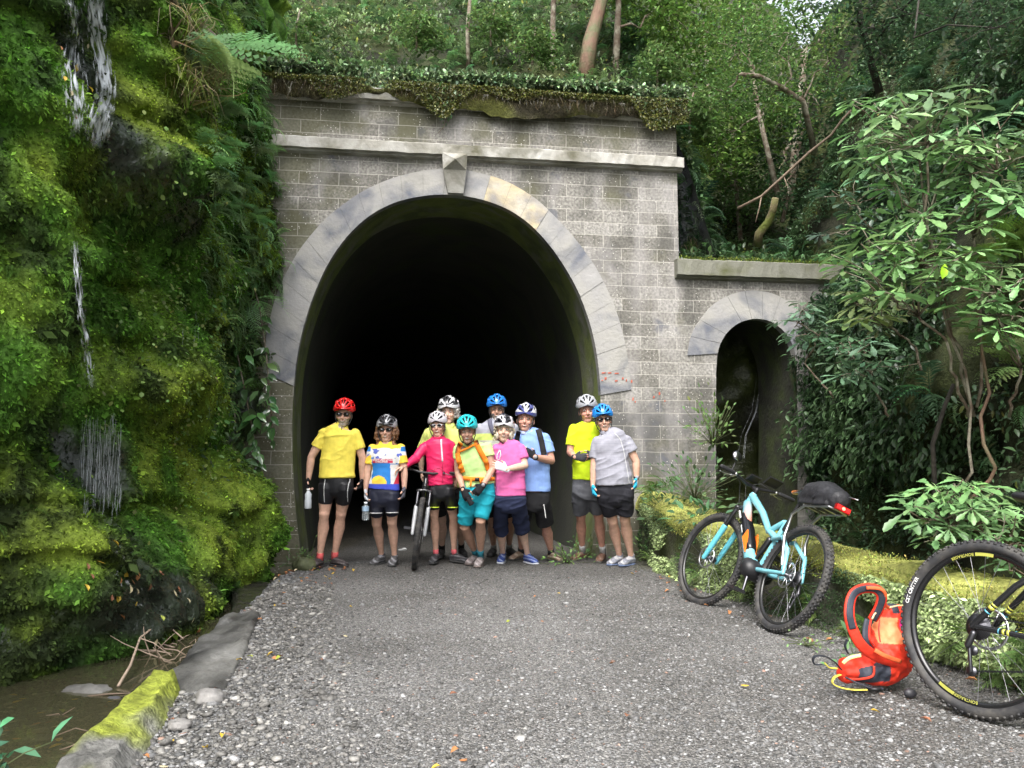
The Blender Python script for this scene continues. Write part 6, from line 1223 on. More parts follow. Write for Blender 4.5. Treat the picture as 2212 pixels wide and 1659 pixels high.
# 3 -- woman in the red pink jacket
zf3 = xz(Z1, 8.72)
t3, h3, i3 = person('woman in a bright pink red jacket with one hand on the mountain bike', Z1, 9.02, dict(head=(1207, 335), hrot=(-4, 2, -3), skin=SKIN, hs=.93, shades=(.75, .75, .75), hair=((.30, .22, .16), 'short'),
    helm=((.66, .64, .67), 'rib', False, (.50, .48, .52)), torso=[(400, 1170, 1252), (425, 1150, 1275), (440, 1115, 1305), (480, 1090, 1340), (560, 1098, 1338), (640, 1108, 1338, .66), (740, 1115, 1340, .66), (825, 1122, 1342, .66)],
    arms=[dict(j=[(1112, 490), (1020, 600, -.10), (925, 668, -.25)], hand=(850, 692, -.28), n=(0, 0, -1), th=(0, -1, 0), curl=.65, sl=1.92, sr=1.05, k=.9), dict(j=[(1318, 490), (1350, 640, .04), (1345, 770, .09)], hand=(1340, 850, .10), n=(0, 1, 0), curl=.5, sl=1.9, sr=1.05, k=.9)],
    pelvis=[(790, 1125, 1345, .66), (850, 1120, 1350, .66), (900, 1125, 1350, .62), (930, 1135, 1340, .55)], legs=[dict(hip=(1180, 890), knee=(1178, 1080), ank=1192, toe=1492, hem=1020, hw=92, fa=-8, k=.85), dict(hip=(1295, 890), knee=(1338, 1085), ank=1345, toe=1488, hem=1022, hw=92, fa=50, k=.85)],
    shirt=lambda co: np.array((.66, .02, .11))[None]+0*co, short=BLK, lyc=True, top='jacket', shiny=True, shoe=((.03, .03, .035), (.12, .12, .13), (.04, .04, .04)), foot=.95, sock=((.6, .12, .14), .07), fold=.010))
ribbon('zip', h3, [zf3(1221, 430), zf3(1225, 500), zf3(1234, 625)], .017, .003, M_TINT, t3, .003, (.75, .62, .70)); ribbon('zip', h3, [zf3(1234, 625), zf3(1232, 810)], .005, .003, M_TINT, t3, .003, (.35, .01, .06))
mb = MB().tube([i3['L'](-.05, .0, -.115), i3['L'](-.03, -.055, -.125), i3['L'](.03, -.055, -.125), i3['L'](.05, .0, -.115)], (.012, .022), 10, ell=(0, 0, 1)); plain('collar', mb, M_LYCRA, t3, (.60, .02, .10))
zs3 = [o for o in t3.children if o.name.startswith('shorts')][0]
def bands(t, Z, Y, spec, col):
    """reflective hem bands: a short tube just outside the trouser leg"""
    for (x0, x1, y, r) in spec: mb = MB(); a = Z(x0, y, Y); b = Z(x1, y, Y); c = (a+b)/2; w_ = (b-a).length/2; mb.tube([c+Vector((0, 0, .004)), c-Vector((0, 0, .004))], (w_*1.02, w_*1.05), 24, ell=(1, 0, 0)); plain('hem_band', mb, M_TINT, t, col)
bands(t3, Z1, 9.02, [(1133, 1219, 1012, 1), (1290, 1376, 1013, 1)], (.55, .70, .05)); bands(t2, Z1, 8.80, [(634, 740, 1060, 1), (768, 876, 1056, 1)], (.55, .55, .55))
# 4 -- tall grey haired man behind
t4, h4, i4 = person('tall man with bushy grey hair standing behind the woman in the pink jacket', Z1, 9.30, dict(head=(1300, 218), hrot=(-6, 4, -2), skin=SKIN_L, hs=1.06, hair=((.38, .36, .33), 'curly'), smile=0, brow=(.2, .17, .15),
    helm=((.035, .035, .04), 'rib', False, (.62, .62, .64)), torso=[(290, 1258, 1350), (325, 1200, 1385), (350, 1140, 1405), (400, 1110, 1418), (500, 1100, 1420), (620, 1115, 1410), (760, 1120, 1400, .66), (850, 1125, 1400, .66)],
    arms=[dict(j=[(1130, 390), (1065, 560, .1), (1070, 700, .15)], hand=(1075, 800, .15), n=(1, 0, 0), sl=.8, sr=1.15), dict(j=[(1395, 390), (1430, 560, .12), (1430, 700, .2)], hand=(1425, 790, .2), n=(-1, 0, 0), sl=.8, sr=1.15)],
    pelvis=[(800, 1130, 1400, .6), (900, 1128, 1400, .6), (960, 1140, 1390, .55)], legs=[dict(hip=(1200, 920), knee=(1240, 1120), ank=1243, toe=1445, hem=1060, hw=130, fa=-5), dict(hip=(1330, 920), knee=(1400, 1130), ank=1405, toe=1430, hem=1060, hw=130, fa=15)],
    shirt=lambda co: np.array((.62, .70, .20))[None]+0*co, short=(.02, .02, .022), shoe=((.015, .015, .016), (.03, .03, .03), (.02, .02, .02)), sock=((.02, .02, .02), .16), collar=(.60, .68, .20)))
# 5 -- woman in teal shorts with the orange backpack
t5, h5, i5 = person('woman in a teal helmet, pale lime shirt and teal shorts leaning forward', Z2, 8.70, dict(head=(152, 378, -.12), hrot=(2, 10, -2), skin=SKIN_D, hs=.97, hair=((.16, .10, .06), 'short'),
    helm=((.02, .50, .56), 'rib', True), torso=[(455, 120, 210, .6, -.06), (475, 95, 250, .6, -.05), (500, 60, 300, .6, -.04), (560, 58, 330, .62, -.03), (640, 75, 335, .66, -.02), (720, 98, 350, .66), (790, 112, 378, .66), (830, 112, 392, .66)],
    arms=[dict(j=[(75, 520, -.03), (75, 720, -.02), (118, 865, -.16)], hand=(155, 945, -.20), n=(.4, 1, 0), th=(1, -.2, 0), curl=.5, sl=.42, sr=1.1, glove=BLK, k=.95), dict(j=[(322, 505, -.03), (365, 690, -.05), (285, 830, -.18)], hand=(212, 905, -.22), n=(-.2, 1, -.2), th=(-.5, -.3, -.5), curl=.5, sl=.42, sr=1.15, glove=BLK, k=.95, watch=True)],
    pelvis=[(800, 112, 390, .64), (870, 95, 396, .64), (930, 85, 392, .6), (965, 90, 380, .55)], legs=[dict(hip=(165, 915), knee=(130, 1175, -.14), ank=228, toe=1500, hem=1150, hw=138, fa=-25, k=.95), dict(hip=(315, 915), knee=(265, 1125, -.18), ank=265, toe=1520, hem=1110, hw=128, fa=-8, k=.95)],
    shirt=lambda co: np.array((.50, .74, .28))[None]+0*co, short=(.015, .33, .42), shoe=((.22, .19, .19), (.34, .30, .30), (.16, .13, .12)), foot=.93, sock=((.03, .18, .24), .20), collar=(.45, .66, .22), fold=.007))
zf5 = xz(Z2, 8.66); ORG = (.80, .22, .02)
bp5 = thing('backpack', 'orange hiking backpack worn by the woman in the pale lime shirt', 'backpack', tuple(i5['rows'][3][0]))
mb = MB().cap([i5['rows'][3][0]+Vector((0, .24, .02)), i5['rows'][7][0]+Vector((-.02, .24, .05))], [(.15, .09), (.15, .11)], 18, ell=(1, 0, 0)); plain('bag', mb, M_CLOTH, bp5, ORG)
ribbon('shoulder_strap', h5, [zf5(105, 470), zf5(85, 500), zf5(72, 560), zf5(92, 640), zf5(118, 720)], .052, .012, M_CLOTH, bp5, .006, lambda co: np.where((co[:, 2:] > zf5(100, 560)[1]) & (co[:, :1] < zf5(84, 0)[0]), np.array((.03, .02, .02)), np.array(ORG)))
ribbon('shoulder_strap', h5, [zf5(222, 450), zf5(245, 500), zf5(275, 560), zf5(310, 620), zf5(335, 700)], .052, .012, M_CLOTH, bp5, .006, lambda co: np.where((co[:, 2:] > zf5(100, 480)[1]) & (co[:, :1] > zf5(232, 0)[0]), np.array((.03, .02, .02)), np.array(ORG)))
ribbon('chest_strap', h5, [zf5(92, 545), zf5(150, 520), zf5(200, 492), zf5(235, 480)], .022, .006, M_CLOTH, bp5, .016, ORG)
ribbon('waist_belt', h5, [zf5(112, 765), zf5(180, 772), zf5(260, 775), zf5(385, 772)], .042, .010, M_CLOTH, bp5, .008, ORG)
mb = MB().box(h5(*zf5(240, 775), .024), (.045, .012, .035)); plain('buckle', mb, M_BLACK, bp5)
mb = MB().tube([h5(*zf5(190, 770), .02), h5(*zf5(183, 820), .02), h5(*zf5(186, 835), .02)], (.010, .003), 6, ell=(1, 0, 0)).tube([h5(*zf5(262, 775), .02), h5(*zf5(272, 810), .02)], (.010, .003), 6, ell=(1, 0, 0)); plain('strap_end', mb, M_CLOTH, bp5, ORG)
mb = MB().cap([Z2(158, 935, 8.46), Z2(190, 985, 8.45)], [(.018, .012), (.03, .012)], 8, ell=(1, 0, 0)); tag(plain('glove', mb, M_CLOTH, None, BLK), 'spare black glove held in both hands by the woman in teal shorts', 'glove')
# 6 -- man behind in blue helmet and grey/lime shirt
def cb6(co): z = co[:, 2:]; zc = Z2(400, 395, 9.35).z; zb = Z2(400, 450, 9.35).z; return np.where(z > zc, np.array((.33, .34, .40)), np.where(z > zb, np.array((.55, .68, .18)), np.array((.50, .52, .46))))
t6, h6, i6 = person('bearded man in a blue helmet and grey and lime shirt at the back', Z2, 9.35, dict(head=(402, 198), hrot=(2, 4, 0), skin=SKIN_D, hs=1.02, beard=(.33, .29, .26), glasses=1, hair=((.3, .28, .26), 'short'),
    helm=((.02, .20, .68), 'rib', True), torso=[(255, 360, 450), (285, 310, 500), (315, 262, 545), (360, 240, 565), (450, 238, 560), (560, 245, 550), (700, 255, 545, .66), (860, 262, 540, .66)],
    arms=[dict(j=[(262, 345), (230, 520, .08), (240, 680, .1)], hand=(245, 770, .1), n=(1, 0, 0), sl=.7, sr=1.15), dict(j=[(545, 345), (570, 520, .08), (565, 680, .1)], hand=(560, 770, .1), n=(-1, 0, 0), sl=.7, sr=1.15)],
    pelvis=[(820, 265, 540, .6), (900, 268, 535, .6), (960, 275, 525, .55)], legs=[dict(hip=(330, 920), knee=(362, 1120), ank=375, toe=1432, hem=1060, hw=130, fa=-12), dict(hip=(470, 920), knee=(508, 1120), ank=508, toe=1430, hem=1060, hw=130, fa=20)],
    shirt=cb6, short=(.02, .02, .025), shoe=((.02, .02, .022), (.04, .04, .04), (.02, .02, .02)), sock=((.5, .5, .5), .14), collar=(.2, .21, .25)))
ribbon('strap', h6, [(Z2(340, 262, 9.3).x, Z2(340, 268, 9.3).z), (Z2(352, 330, 9.3).x, Z2(352, 330, 9.3).z), (Z2(382, 400, 9.3).x, Z2(382, 400, 9.3).z)], .05, .01, M_CLOTH, t6, .006, (.10, .10, .14))
# 7 -- woman in pink
t7, h7, i7 = person('woman with short blond grey hair in a pink top and navy three quarter trousers', Z2, 8.72, dict(head=(462, 372), hrot=(0, 0, 3), skin=SKIN_L, hs=.97, hair=((.50, .44, .34), 'bob'), hw=1.05,
    helm=((.03, .03, .04), 'rib', False, (.62, .60, .64)), torso=[(440, 425, 520), (470, 405, 555), (495, 392, 600), (550, 386, 632), (640, 385, 640, .68), (740, 392, 642, .72), (830, 388, 648, .70), (915, 388, 648, .68)],
    arms=[dict(j=[(405, 520), (392, 640, .05), (392, 760, .08)], hand=(395, 850, .08), n=(1, 0, 0), sl=.7, sr=1.1, k=.95), dict(j=[(600, 520), (640, 660, -.05), (482, 692, -.22)], hand=(395, 650, -.26), n=(0, 1, -.3), th=(0, .1, 1), curl=.12, sl=.62, sr=1.15, glove=(.72, .70, .74), k=.98)],
    pelvis=[(870, 388, 648, .68), (940, 378, 650, .66), (1000, 380, 645, .62), (1030, 388, 640, .55)], legs=[dict(hip=(440, 965), knee=(435, 1140), ank=452, toe=1490, hem=1215, hw=136, fa=-8, k=.95), dict(hip=(582, 965), knee=(602, 1130), ank=660, toe=1498, hem=1205, hw=140, fa=28, k=.95)],
    shirt=lambda co: np.array((.66, .14, .36))[None]+0*co, short=(.020, .026, .06), pants='trousers', shoe=((.03, .06, .24), (.20, .24, .40), (.45, .47, .52)), foot=.92, fold=.007))
mb = MB(); q = [h7(*xz(Z2, 8.66)(a, b), .012) for a, b in ((425, 530), (405, 570), (402, 605), (425, 612), (436, 570), (430, 535))]; mb.tube(q+[q[0]], .005, 6); tag(plain('sunglasses', mb, M_TINT, None, (.72, .68, .74)), 'white sunglasses hooked on the front of the pink top', 'sunglasses')
# 8 -- man in blue polo
t8, h8, i8 = person('man in a light blue polo shirt and black cargo shorts behind the pink top', Z2, 8.98, dict(head=(645, 282), hrot=(-6, 0, 4), skin=(.54, .29, .22), hs=1.04, hair=((.50, .44, .36), 'short'), hw=1.08,
    helm=((.70, .70, .72), 'rib', False, (.06, .07, .22)), torso=[(350, 600, 705), (375, 575, 745), (398, 560, 785), (450, 552, 830), (540, 550, 845), (650, 560, 850, .68), (760, 560, 855, .70), (880, 555, 858, .66)],
    arms=[dict(j=[(575, 430), (545, 580, .05), (560, 700, .1)], hand=(570, 790, .1), n=(1, 0, 0), sl=.7, sr=1.1), dict(j=[(808, 430), (862, 618, -.02), (722, 588, -.26)], hand=(640, 525, -.28), n=(-.2, 1, -.3), th=(0, 0, 1), curl=.35, sl=.66, sr=1.12, glove=BLK, k=1.12, watch=True)],
    pelvis=[(830, 560, 856, .62), (920, 560, 856, .62), (990, 570, 850, .58), (1020, 580, 840, .5)], legs=[dict(hip=(640, 950), knee=(620, 1150), ank=608, toe=1465, hem=1130, hw=150, fa=-35, k=1.0), dict(hip=(775, 950), knee=(815, 1160), ank=862, toe=1478, hem=1145, hw=158, fa=30, k=1.02)],
    shirt=lambda co: np.array((.22, .35, .68))[None]*(1+.05*np.sign(np.sin(co[:, :1]*400)))+0*co, short=(.016, .016, .018), shoe=((.22, .15, .11), (.36, .30, .24), (.05, .05, .05)), sock=((.03, .03, .03), .09), collar=(.42, .50, .70), fold=.008))
bp8 = thing('backpack', 'black backpack worn by the man in the light blue polo shirt', 'backpack', tuple(i8['rows'][3][0]+Vector((0, .2, 0))))
zf8 = xz(Z2, 8.9); ribbon('shoulder_strap', h8, [zf8(752, 352), zf8(765, 400), zf8(780, 460), zf8(795, 540), zf8(800, 570)], .06, .012, M_CLOTH, bp8, .006, (.02, .02, .022)); ribbon('shoulder_strap', h8, [zf8(588, 372), zf8(575, 420), zf8(565, 500)], .05, .012, M_CLOTH, bp8, .006, (.02, .02, .022))
mb = MB().cap([i8['rows'][3][0]+Vector((0, .25, .0)), i8['rows'][6][0]+Vector((0, .27, .0))], [(.15, .09), (.16, .10)], 18, ell=(1, 0, 0)); plain('bag', mb, M_CLOTH, bp8, (.02, .02, .022))
ribbon('piping', lambda x, z, off=0: Vector((x, 8.83, z)), [zf8(797, 985), zf8(806, 1040), zf8(814, 1100)], .008, .003, M_TINT, t8, 0, (.6, .6, .6))
# 9 -- man in lime
t9, h9, i9 = person('man in a plain fluorescent lime shirt, grey shorts and silver grey helmet', Z2, 9.0, dict(head=(1165, 208), hrot=(-2, 4, -3), skin=(.52, .27, .20), hs=1.03, hair=((.35, .30, .26), 'short'), smile=0, hw=1.03,
    helm=((.36, .37, .40), 'rib', False), torso=[(280, 1120, 1210), (300, 1090, 1240), (322, 1055, 1275), (370, 1035, 1300), (470, 1035, 1300), (560, 1035, 1295, .64), (680, 1038, 1285, .66), (780, 1038, 1285, .64)],
    arms=[dict(j=[(1050, 355), (1020, 545, -.02), (1062, 588, -.26)], hand=(1130, 595, -.30), n=(0, 1, .1), th=(0, 0, 1), curl=.6, sl=.72, sr=1.12, glove=(.05, .05, .055)), dict(j=[(1288, 355), (1310, 550, 0), (1205, 580, -.22)], hand=(1135, 590, -.28), n=(0, 1, .1), th=(0, 0, 1), curl=.6, sl=.72, sr=1.12, glove=(.05, .05, .055))],
    pelvis=[(740, 1042, 1285, .62), (820, 1035, 1290, .62), (890, 1032, 1290, .6), (920, 1040, 1280, .5)], legs=[dict(hip=(1105, 870), knee=(1112, 1090), ank=1125, toe=1470, hem=1045, hw=155, fa=-38, k=.98), dict(hip=(1225, 870), knee=(1262, 1090), ank=1298, toe=1482, hem=1045, hw=150, fa=-20, k=.98)],
    shirt=lambda co: np.array((.56, .74, .02))[None]+0*co, short=(.085, .088, .10), shoe=((.14, .07, .045), (.20, .13, .10), (.07, .065, .06)), sock=((.42, .42, .42), .20), fold=.008))
# 10 -- woman in grey polo
t10, h10, i10 = person('woman in a pale grey polo shirt with blue helmet and blue gloves', Z2, 8.72, dict(head=(1302, 285), hrot=(-2, 2, -6), skin=SKIN, hs=.98, shades=(.03, .02, .02), hair=((.25, .22, .2), 'short'), hw=1.03,
    helm=((.02, .24, .72), 'rib', True), torso=[(352, 1265, 1370), (378, 1240, 1425), (405, 1215, 1480), (450, 1205, 1510), (540, 1210, 1510, .66), (640, 1228, 1520, .72), (740, 1230, 1545, .72), (825, 1235, 1550, .68)],
    arms=[dict(j=[(1248, 450), (1222, 640), (1213, 830)], hand=(1225, 935, -.04), n=(1, 0, 0), curl=.65, sl=.78, sr=1.1, glove=(.03, .38, .60), k=.98), dict(j=[(1492, 450), (1578, 625), (1582, 770)], hand=(1570, 870, -.05), n=(-1, .2, 0), curl=.4, sl=.52, sr=1.2, glove=lambda co: np.where(co[:, :1] > Z2(1572, 0, 8.7).x, np.array((.62, .66, .72)), np.array((.03, .38, .62))), k=1.05, watch=True)],
    pelvis=[(780, 1242, 1548, .66), (860, 1245, 1560, .66), (930, 1252, 1560, .62), (965, 1260, 1550, .55)], legs=[dict(hip=(1325, 900), knee=(1380, 1130), ank=1438, toe=1508, hem=1062, hw=150, fa=-42, k=1.02), dict(hip=(1480, 900), knee=(1485, 1120), ank=1535, toe=1515, hem=1062, hw=155, fa=-42, k=1.02)],
    shirt=lambda co: np.array((.30, .30, .35))[None]*(1+.06*np.sign(np.sin(co[:, 2:]*500)))+0*co, short=(.020, .020, .026), shoe=((.22, .23, .27), (.50, .50, .52), (.12, .16, .26)), foot=.95, collar=(.26, .26, .31), fold=.008))
zf10 = xz(Z2, 8.6); ribbon('seam', h10, [zf10(1400, 385), zf10(1450, 440), zf10(1478, 540), zf10(1500, 660), zf10(1525, 815)], .005, .002, M_TINT, t10, .002, (.7, .7, .7))
# things held
def bottle(name, top, h, r, m, label, capm=None, cap_col=(.8, .8, .8)):
    t = thing(name, label, 'bottle', tuple(top-Vector((0, 0, h)))); b = top-Vector((0, 0, h)); mb = MB().tube([b, b+Vector((0, 0, .01)), b+Vector((0, 0, h*.45)), b+Vector((0, 0, h*.55)), b+Vector((0, 0, h*.8)), b+Vector((0, 0, h*.92)), top], [r*.85, r, r, r*.9, r, r*.6, r*.4], 18); plain('bottle_body', mb, m, t)
    mb = MB().tube([top, top+Vector((0, 0, .022))], r*.5, 14); plain('cap', mb, M_TINT, t, cap_col); return t
b1 = bottle('water_bottle', Z1(115, 872, 8.66), .185, .036, mat('frosted_plastic', (.62, .66, .70), rough=.35, alpha=.85), 'frosted white sports bottle held low by the man in yellow')
me = text_mesh('water', .035); 
for v in me.vertices: x, y = v.co.x, v.co.y; a = (x*0+ .3)+y/.036; v.co = Z1(115, 872, 8.66)+Vector((.0362*math.sin(a), -.0362*math.cos(a), -.09-x*1.0))
bpy.data.meshes.remove(me)
b2 = bottle('water_bottle', Z1(600, 985, 8.70), .165, .036, mat('clear_plastic', (.75, .82, .85), rough=.08, transm=.85, alpha=.9), 'clear plastic water bottle held by the woman in the printed jersey', cap_col=(.7, .75, .8))
mb = MB().tube([Z1(598, 1020, 8.70)+Vector((0, 0, .02)), Z1(598, 1020, 8.70)-Vector((0, 0, .03))], .0368, 18, False); plain('paper_label', mb, M_TINT, b2, (.30, .42, .55))
# ================================================ BICYCLES
def lpart(name, mb, m, parent, col=None, smooth=True):
    me = mb.mesh(name) if isinstance(mb, MB) else mb
    if col is not None: tinted(me, col)
    o = link(name, me, m, None, smooth); o.parent = parent; return o
M_TYRE = mat('tyre', (.030, .030, .033), rough=.7, noise=.25, nscale=14, bump=.15, bscale=60, col2=(.055, .052, .048))
M_SILV = mat('silver_metal', (.62, .62, .64), rough=.3, metal=1.0)
M_DARKM = mat('dark_metal', (.10, .10, .11), rough=.35, metal=.9)
M_PAINT = mat('gloss_paint', attr=True, rough=.25, coat=.4)
TR = .027; RO = .373
def wheel(parent, c, steer=None, disc=1, knob=True, rimcol=(.018, .018, .020), nsp=28, hubw=.065):
    """c = axle centre in bike space (x forward, y left, z up)"""
    c = Vector(c); T = (lambda v: steer @ v) if steer is not None else (lambda v: v); w_ = None
    def ringmesh(prof, n, mb):
        V = []; F = []; k = len(prof)
        for i in range(n):
            a = 2*math.pi*i/n
            for r, y in prof: V.append(T(c+Vector((r*math.cos(a), y, r*math.sin(a)))))
        for i in range(n):
            for j in range(k): F.append((i*k+j, i*k+(j+1) % k, ((i+1) % n)*k+(j+1) % k, ((i+1) % n)*k+j))
        mb.add(V, F); return mb
    rc = RO-TR; mb = ringmesh([(rc+TR*.93*math.cos(q), TR*math.sin(q)) for q in [2*math.pi*j/14 for j in range(14)]], 90, MB())
    if knob:
        n = 76
        for i in range(n):
            for y, w2, off, h in ((-.008, .010, 0, .0045), (.008, .010, .5, .0045), (-.021, .008, .25, .0055), (.021, .008, .25, .0055)):
                a = 2*math.pi*(i+off)/n; cy = y; rr = rc+math.sqrt(max(TR*TR-y*y, 0))*.93+.001; M_ = Matrix.Rotation(-a, 3, 'Y'); 
                b_ = MB().box((0, 0, 0), (h*1.6, w2, .014), M_); ce = c+Vector((rr*math.cos(a), cy, rr*math.sin(a))); mb.add([T(Vector(v)+ce) for v in b_.v], b_.f)
    tyre = lpart('wheel', mb, M_TYRE, parent)
    tyre['label'] = 'knobbly black tyre with its spoked rim'
    lpart('rim', ringmesh([(rc-TR*.75, -.014), (rc-TR*.75, .014), (rc-TR*.75-.010, .0135), (rc-TR*.75-.022, .004), (rc-TR*.75-.022, -.004), (rc-TR*.75-.010, -.0135)], 80, MB()), mat('rim_'+str(rimcol), rimcol, rough=.25), tyre)
    mb = MB()
    for i in range(nsp):
        sd = 1 if i % 2 else -1; a = 2*math.pi*i/nsp; b = a+(1 if (i//2) % 2 else -1)*R(48); p0 = c+Vector((.026*math.cos(b), sd*.029, .026*math.sin(b))); p1 = c+Vector(((rc-TR-.012)*math.cos(a), 0, (rc-TR-.012)*math.sin(a))); mb.tube([T(p0), T(p1)], .0011, 4, False)
    lpart('spokes', mb, mat('spoke_steel', (.30, .30, .32), rough=.35, metal=1.0), tyre)
    mb = MB().tube([T(c+Vector((0, y, 0))) for y in (-hubw, -.034, -.03, 0, .03, .034, hubw)], [.010, .012, .028, .018, .028, .012, .010], 14); lpart('hub', mb, M_DARKM, tyre)
    if disc:
        mb = MB(); y = .047*disc; n = 40; 
        for r0, r1 in ((.078, .090),):
            V = []; F = []
            for i in range(n):
                a = 2*math.pi*i/n
                for r, dy in ((r0, -.001), (r1, -.001), (r1, .001), (r0, .001)): V.append(T(c+Vector((r*math.cos(a), y+dy, r*math.sin(a)))))
            for i in range(n):
                for j in range(4): F.append((i*4+j, i*4+(j+1) % 4, ((i+1) % n)*4+(j+1) % 4, ((i+1) % n)*4+j))
            mb.add(V, F)
        for i in range(10): a = 2*math.pi*i/10; mb.tube([T(c+Vector((.02*math.cos(a), y, .02*math.sin(a)))), T(c+Vector((.08*math.cos(a+.4), y, .08*math.sin(a+.4))))], .003, 4)
        lpart('brake_disc', mb, M_SILV, tyre)
    return tyre, c, T
def arc_text(s, size, c, T, r, a0, side, m, parent, inward=False, name='lettering'):
    me = text_mesh(s, size, size*.02)
    for v in me.vertices:
        x, y = v.co.x, v.co.y; rr = r+(-y if inward else y)*1.0; x = -x if inward else x; yy = abs(side)
        bulge = (TR*math.sqrt(max(0, 1-min(1, abs(rr-(RO-TR))/TR)**2))+.0015) if rr > RO-2*TR*.9 else .0155
        ph = a0-x/r if side < 0 else a0+x/r; v.co = T(c+Vector((rr*math.cos(ph), side*bulge, rr*math.sin(ph))))
    o = link(name, me, m, None, False); o.parent = parent; return o
def bike(name, label, contact, heading, lean, steer_deg, pal, opts):
    """contact: rear tyre on the ground; heading: degrees from +x; lean: degrees to its right"""
    t = thing(name, label, 'bicycle', tuple(contact)); Mw = Matrix.Translation(Vector(contact)) @ Matrix.Rotation(R(heading), 4, 'Z') @ Matrix.Rotation(R(lean), 4, 'X')
    t.matrix_world = Mw; fcol = pal['frame']; wb = 1.15; ax_ = Vector((wb, 0, RO)); hb, ht = Vector((.945, 0, .835)), Vector((.905, 0, .935)); sa = (ht-hb).normalized()
    St = Matrix.Translation(hb) @ Matrix.Rotation(R(steer_deg), 4, sa) @ Matrix.Translation(-hb); T = lambda v: St @ Vector(v)
    bb, sc_, sl = Vector((.435, 0, .345)), Vector((.315, 0, .74)), Vector((.235, 0, .93)); e = opts.get('ebike')
    rear, rc_, rT = wheel(t, (0, 0, RO), None, 1, rimcol=pal.get('rim', (.018,)*3)); fr, fc_, fT = wheel(t, ax_, St, 1, rimcol=pal.get('rim', (.018,)*3))
    # frame
    fm = MB()
    if e:
        fm.cap([hb+Vector((0, 0, .03)), Vector((.80, 0, .64)), Vector((.62, 0, .46)), bb+Vector((.06, 0, .03))], [(.028, .045), (.034, .05), (.036, .05), (.038, .05)], 14, ell=(0, 1, 0)); fm.cap([ht-sa*.015, Vector((.66, 0, .79)), Vector((.50, 0, .67)), Vector((.365, 0, .62))], [.030, .026, .024, .024], 12)
        fm.cap([Vector((.50, 0, .66)), Vector((.345, 0, .74))], .020, 10)
    else: fm.cap([hb+Vector((0, 0, .02)), bb], [.030, .026], 12); fm.cap([ht-sa*.02, sc_-Vector((0, 0, .04))], [.024, .019], 12)
    fm.cap([bb, sc_], [.022, .018], 12); fm.cap([hb, ht], [.027, .025], 12); fm.cap([bb+Vector((0, -.045, 0)), bb+Vector((0, .045, 0))], .028, 12)
    lpart('frame', fm, M_PAINT, t, (lambda co: np.where((fbm(co*np.array((9, .1, 9))+2, 2) > .55)[:, None] & (co[:, :1] > .6), np.array(pal['accent']), np.array(fcol))) if e else fcol)
    for sd in (-1, 1):
        m_ = MB().cap([bb+Vector((-.03, sd*.035, .02)), Vector((.24, sd*.052, .365)), Vector((0, sd*.072, RO))], [.014, .012, .011] if not e else [.018, .016, .012], 10); cs = lpart('chain_stay', m_, M_PAINT, t, fcol)
        if e: m_ = MB().cap([Vector((0, sd*.074, RO)), Vector((.05, sd*.07, .52)), Vector((.20, sd*.05, .62)), Vector((.35, sd*.03, .60))], [.013, .015, .016, .016], 10).cap([Vector((.06, sd*.07, .54)), Vector((.02, sd*.074, .40))], .012, 8)
        else: m_ = MB().cap([Vector((0, sd*.072, RO)), Vector((.16, sd*.05, .56)), sc_-Vector((0, -sd*.02, .05))], [.0135, .0135, .014], 10)
        lpart('seat_stay', m_, M_PAINT, t, fcol)
        if not e:
            for q0, q1, cc in ((.27, .305, (.50, .50, .08)), (.32, .34, (.50, .50, .08)), (.22, .235, (.10, .40, .55))): a, b = Vector((0, sd*.072, RO)), Vector((.16, sd*.05, .56)); f_ = .55; m2 = MB().tube([a.lerp(b, q0*1.6), a.lerp(b, q1*1.6)], .0138, 10); lpart('frame_stripe', m2, M_PAINT, cs, cc)
            for q0, q1, cc in ((.40, .43, (.50, .50, .08)), (.46, .49, (.50, .50, .08)), (.35, .36, (.10, .40, .55))): a, b = Vector((0, sd*.072, RO)), Vector((.24, sd*.052, .365)); m2 = MB().tube([a.lerp(b, q0*1.3), a.lerp(b, q1*1.3)], .0130, 10); lpart('frame_stripe', m2, M_PAINT, cs, cc)
    # fork
    crown = hb-sa*.035; fk = MB(); lowers = []; d_ax = (ax_-Vector((0, 0, 0)))
    for sd in (-1, 1):
        top = crown+Vector((0, sd*.064, 0)); bot = ax_+Vector((0, sd*.064, .0)); mid = top.lerp(bot, .42); fk.cap([T(top), T(mid)], .0165, 10)
        lw_ = MB().cap([T(mid-(bot-top)*.03), T(mid.lerp(bot, .6)), T(bot+(bot-top).normalized()*.012)], [.0225, .021, .017], 12); lpart('fork_leg', lw_, M_PAINT, t, pal['fork'])
    lpart('stanchions', fk, M_DARKM, t); mb = MB().cap([T(crown+Vector((0, -.07, .0))), T(crown+Vector((0, 0, .012))), T(crown+Vector((0, .07, 0)))], [(.024, .018)]*3, 12, ell=(1, 0, 0)); cr_ = crown.lerp(ax_, .40); a_ = [cr_+Vector((.0, -.064, 0)), cr_+Vector((.035, -.045, .06)), cr_+Vector((.045, 0, .085)), cr_+Vector((.035, .045, .06)), cr_+Vector((0, .064, 0))]; mb.cap([T(q) for q in a_], .012, 8); lpart('fork_crown', mb, M_PAINT, t, pal.get('crown', (.02, .02, .022)))
    # cockpit
    st_ = ht+sa*.035; bc = st_+Vector((.055, 0, .03)); hbm = MB().cap([T(ht), T(st_+sa*.01)], .019, 10).cap([T(st_), T(bc)], .016, 10); lpart('stem', hbm, M_BLACK, t)
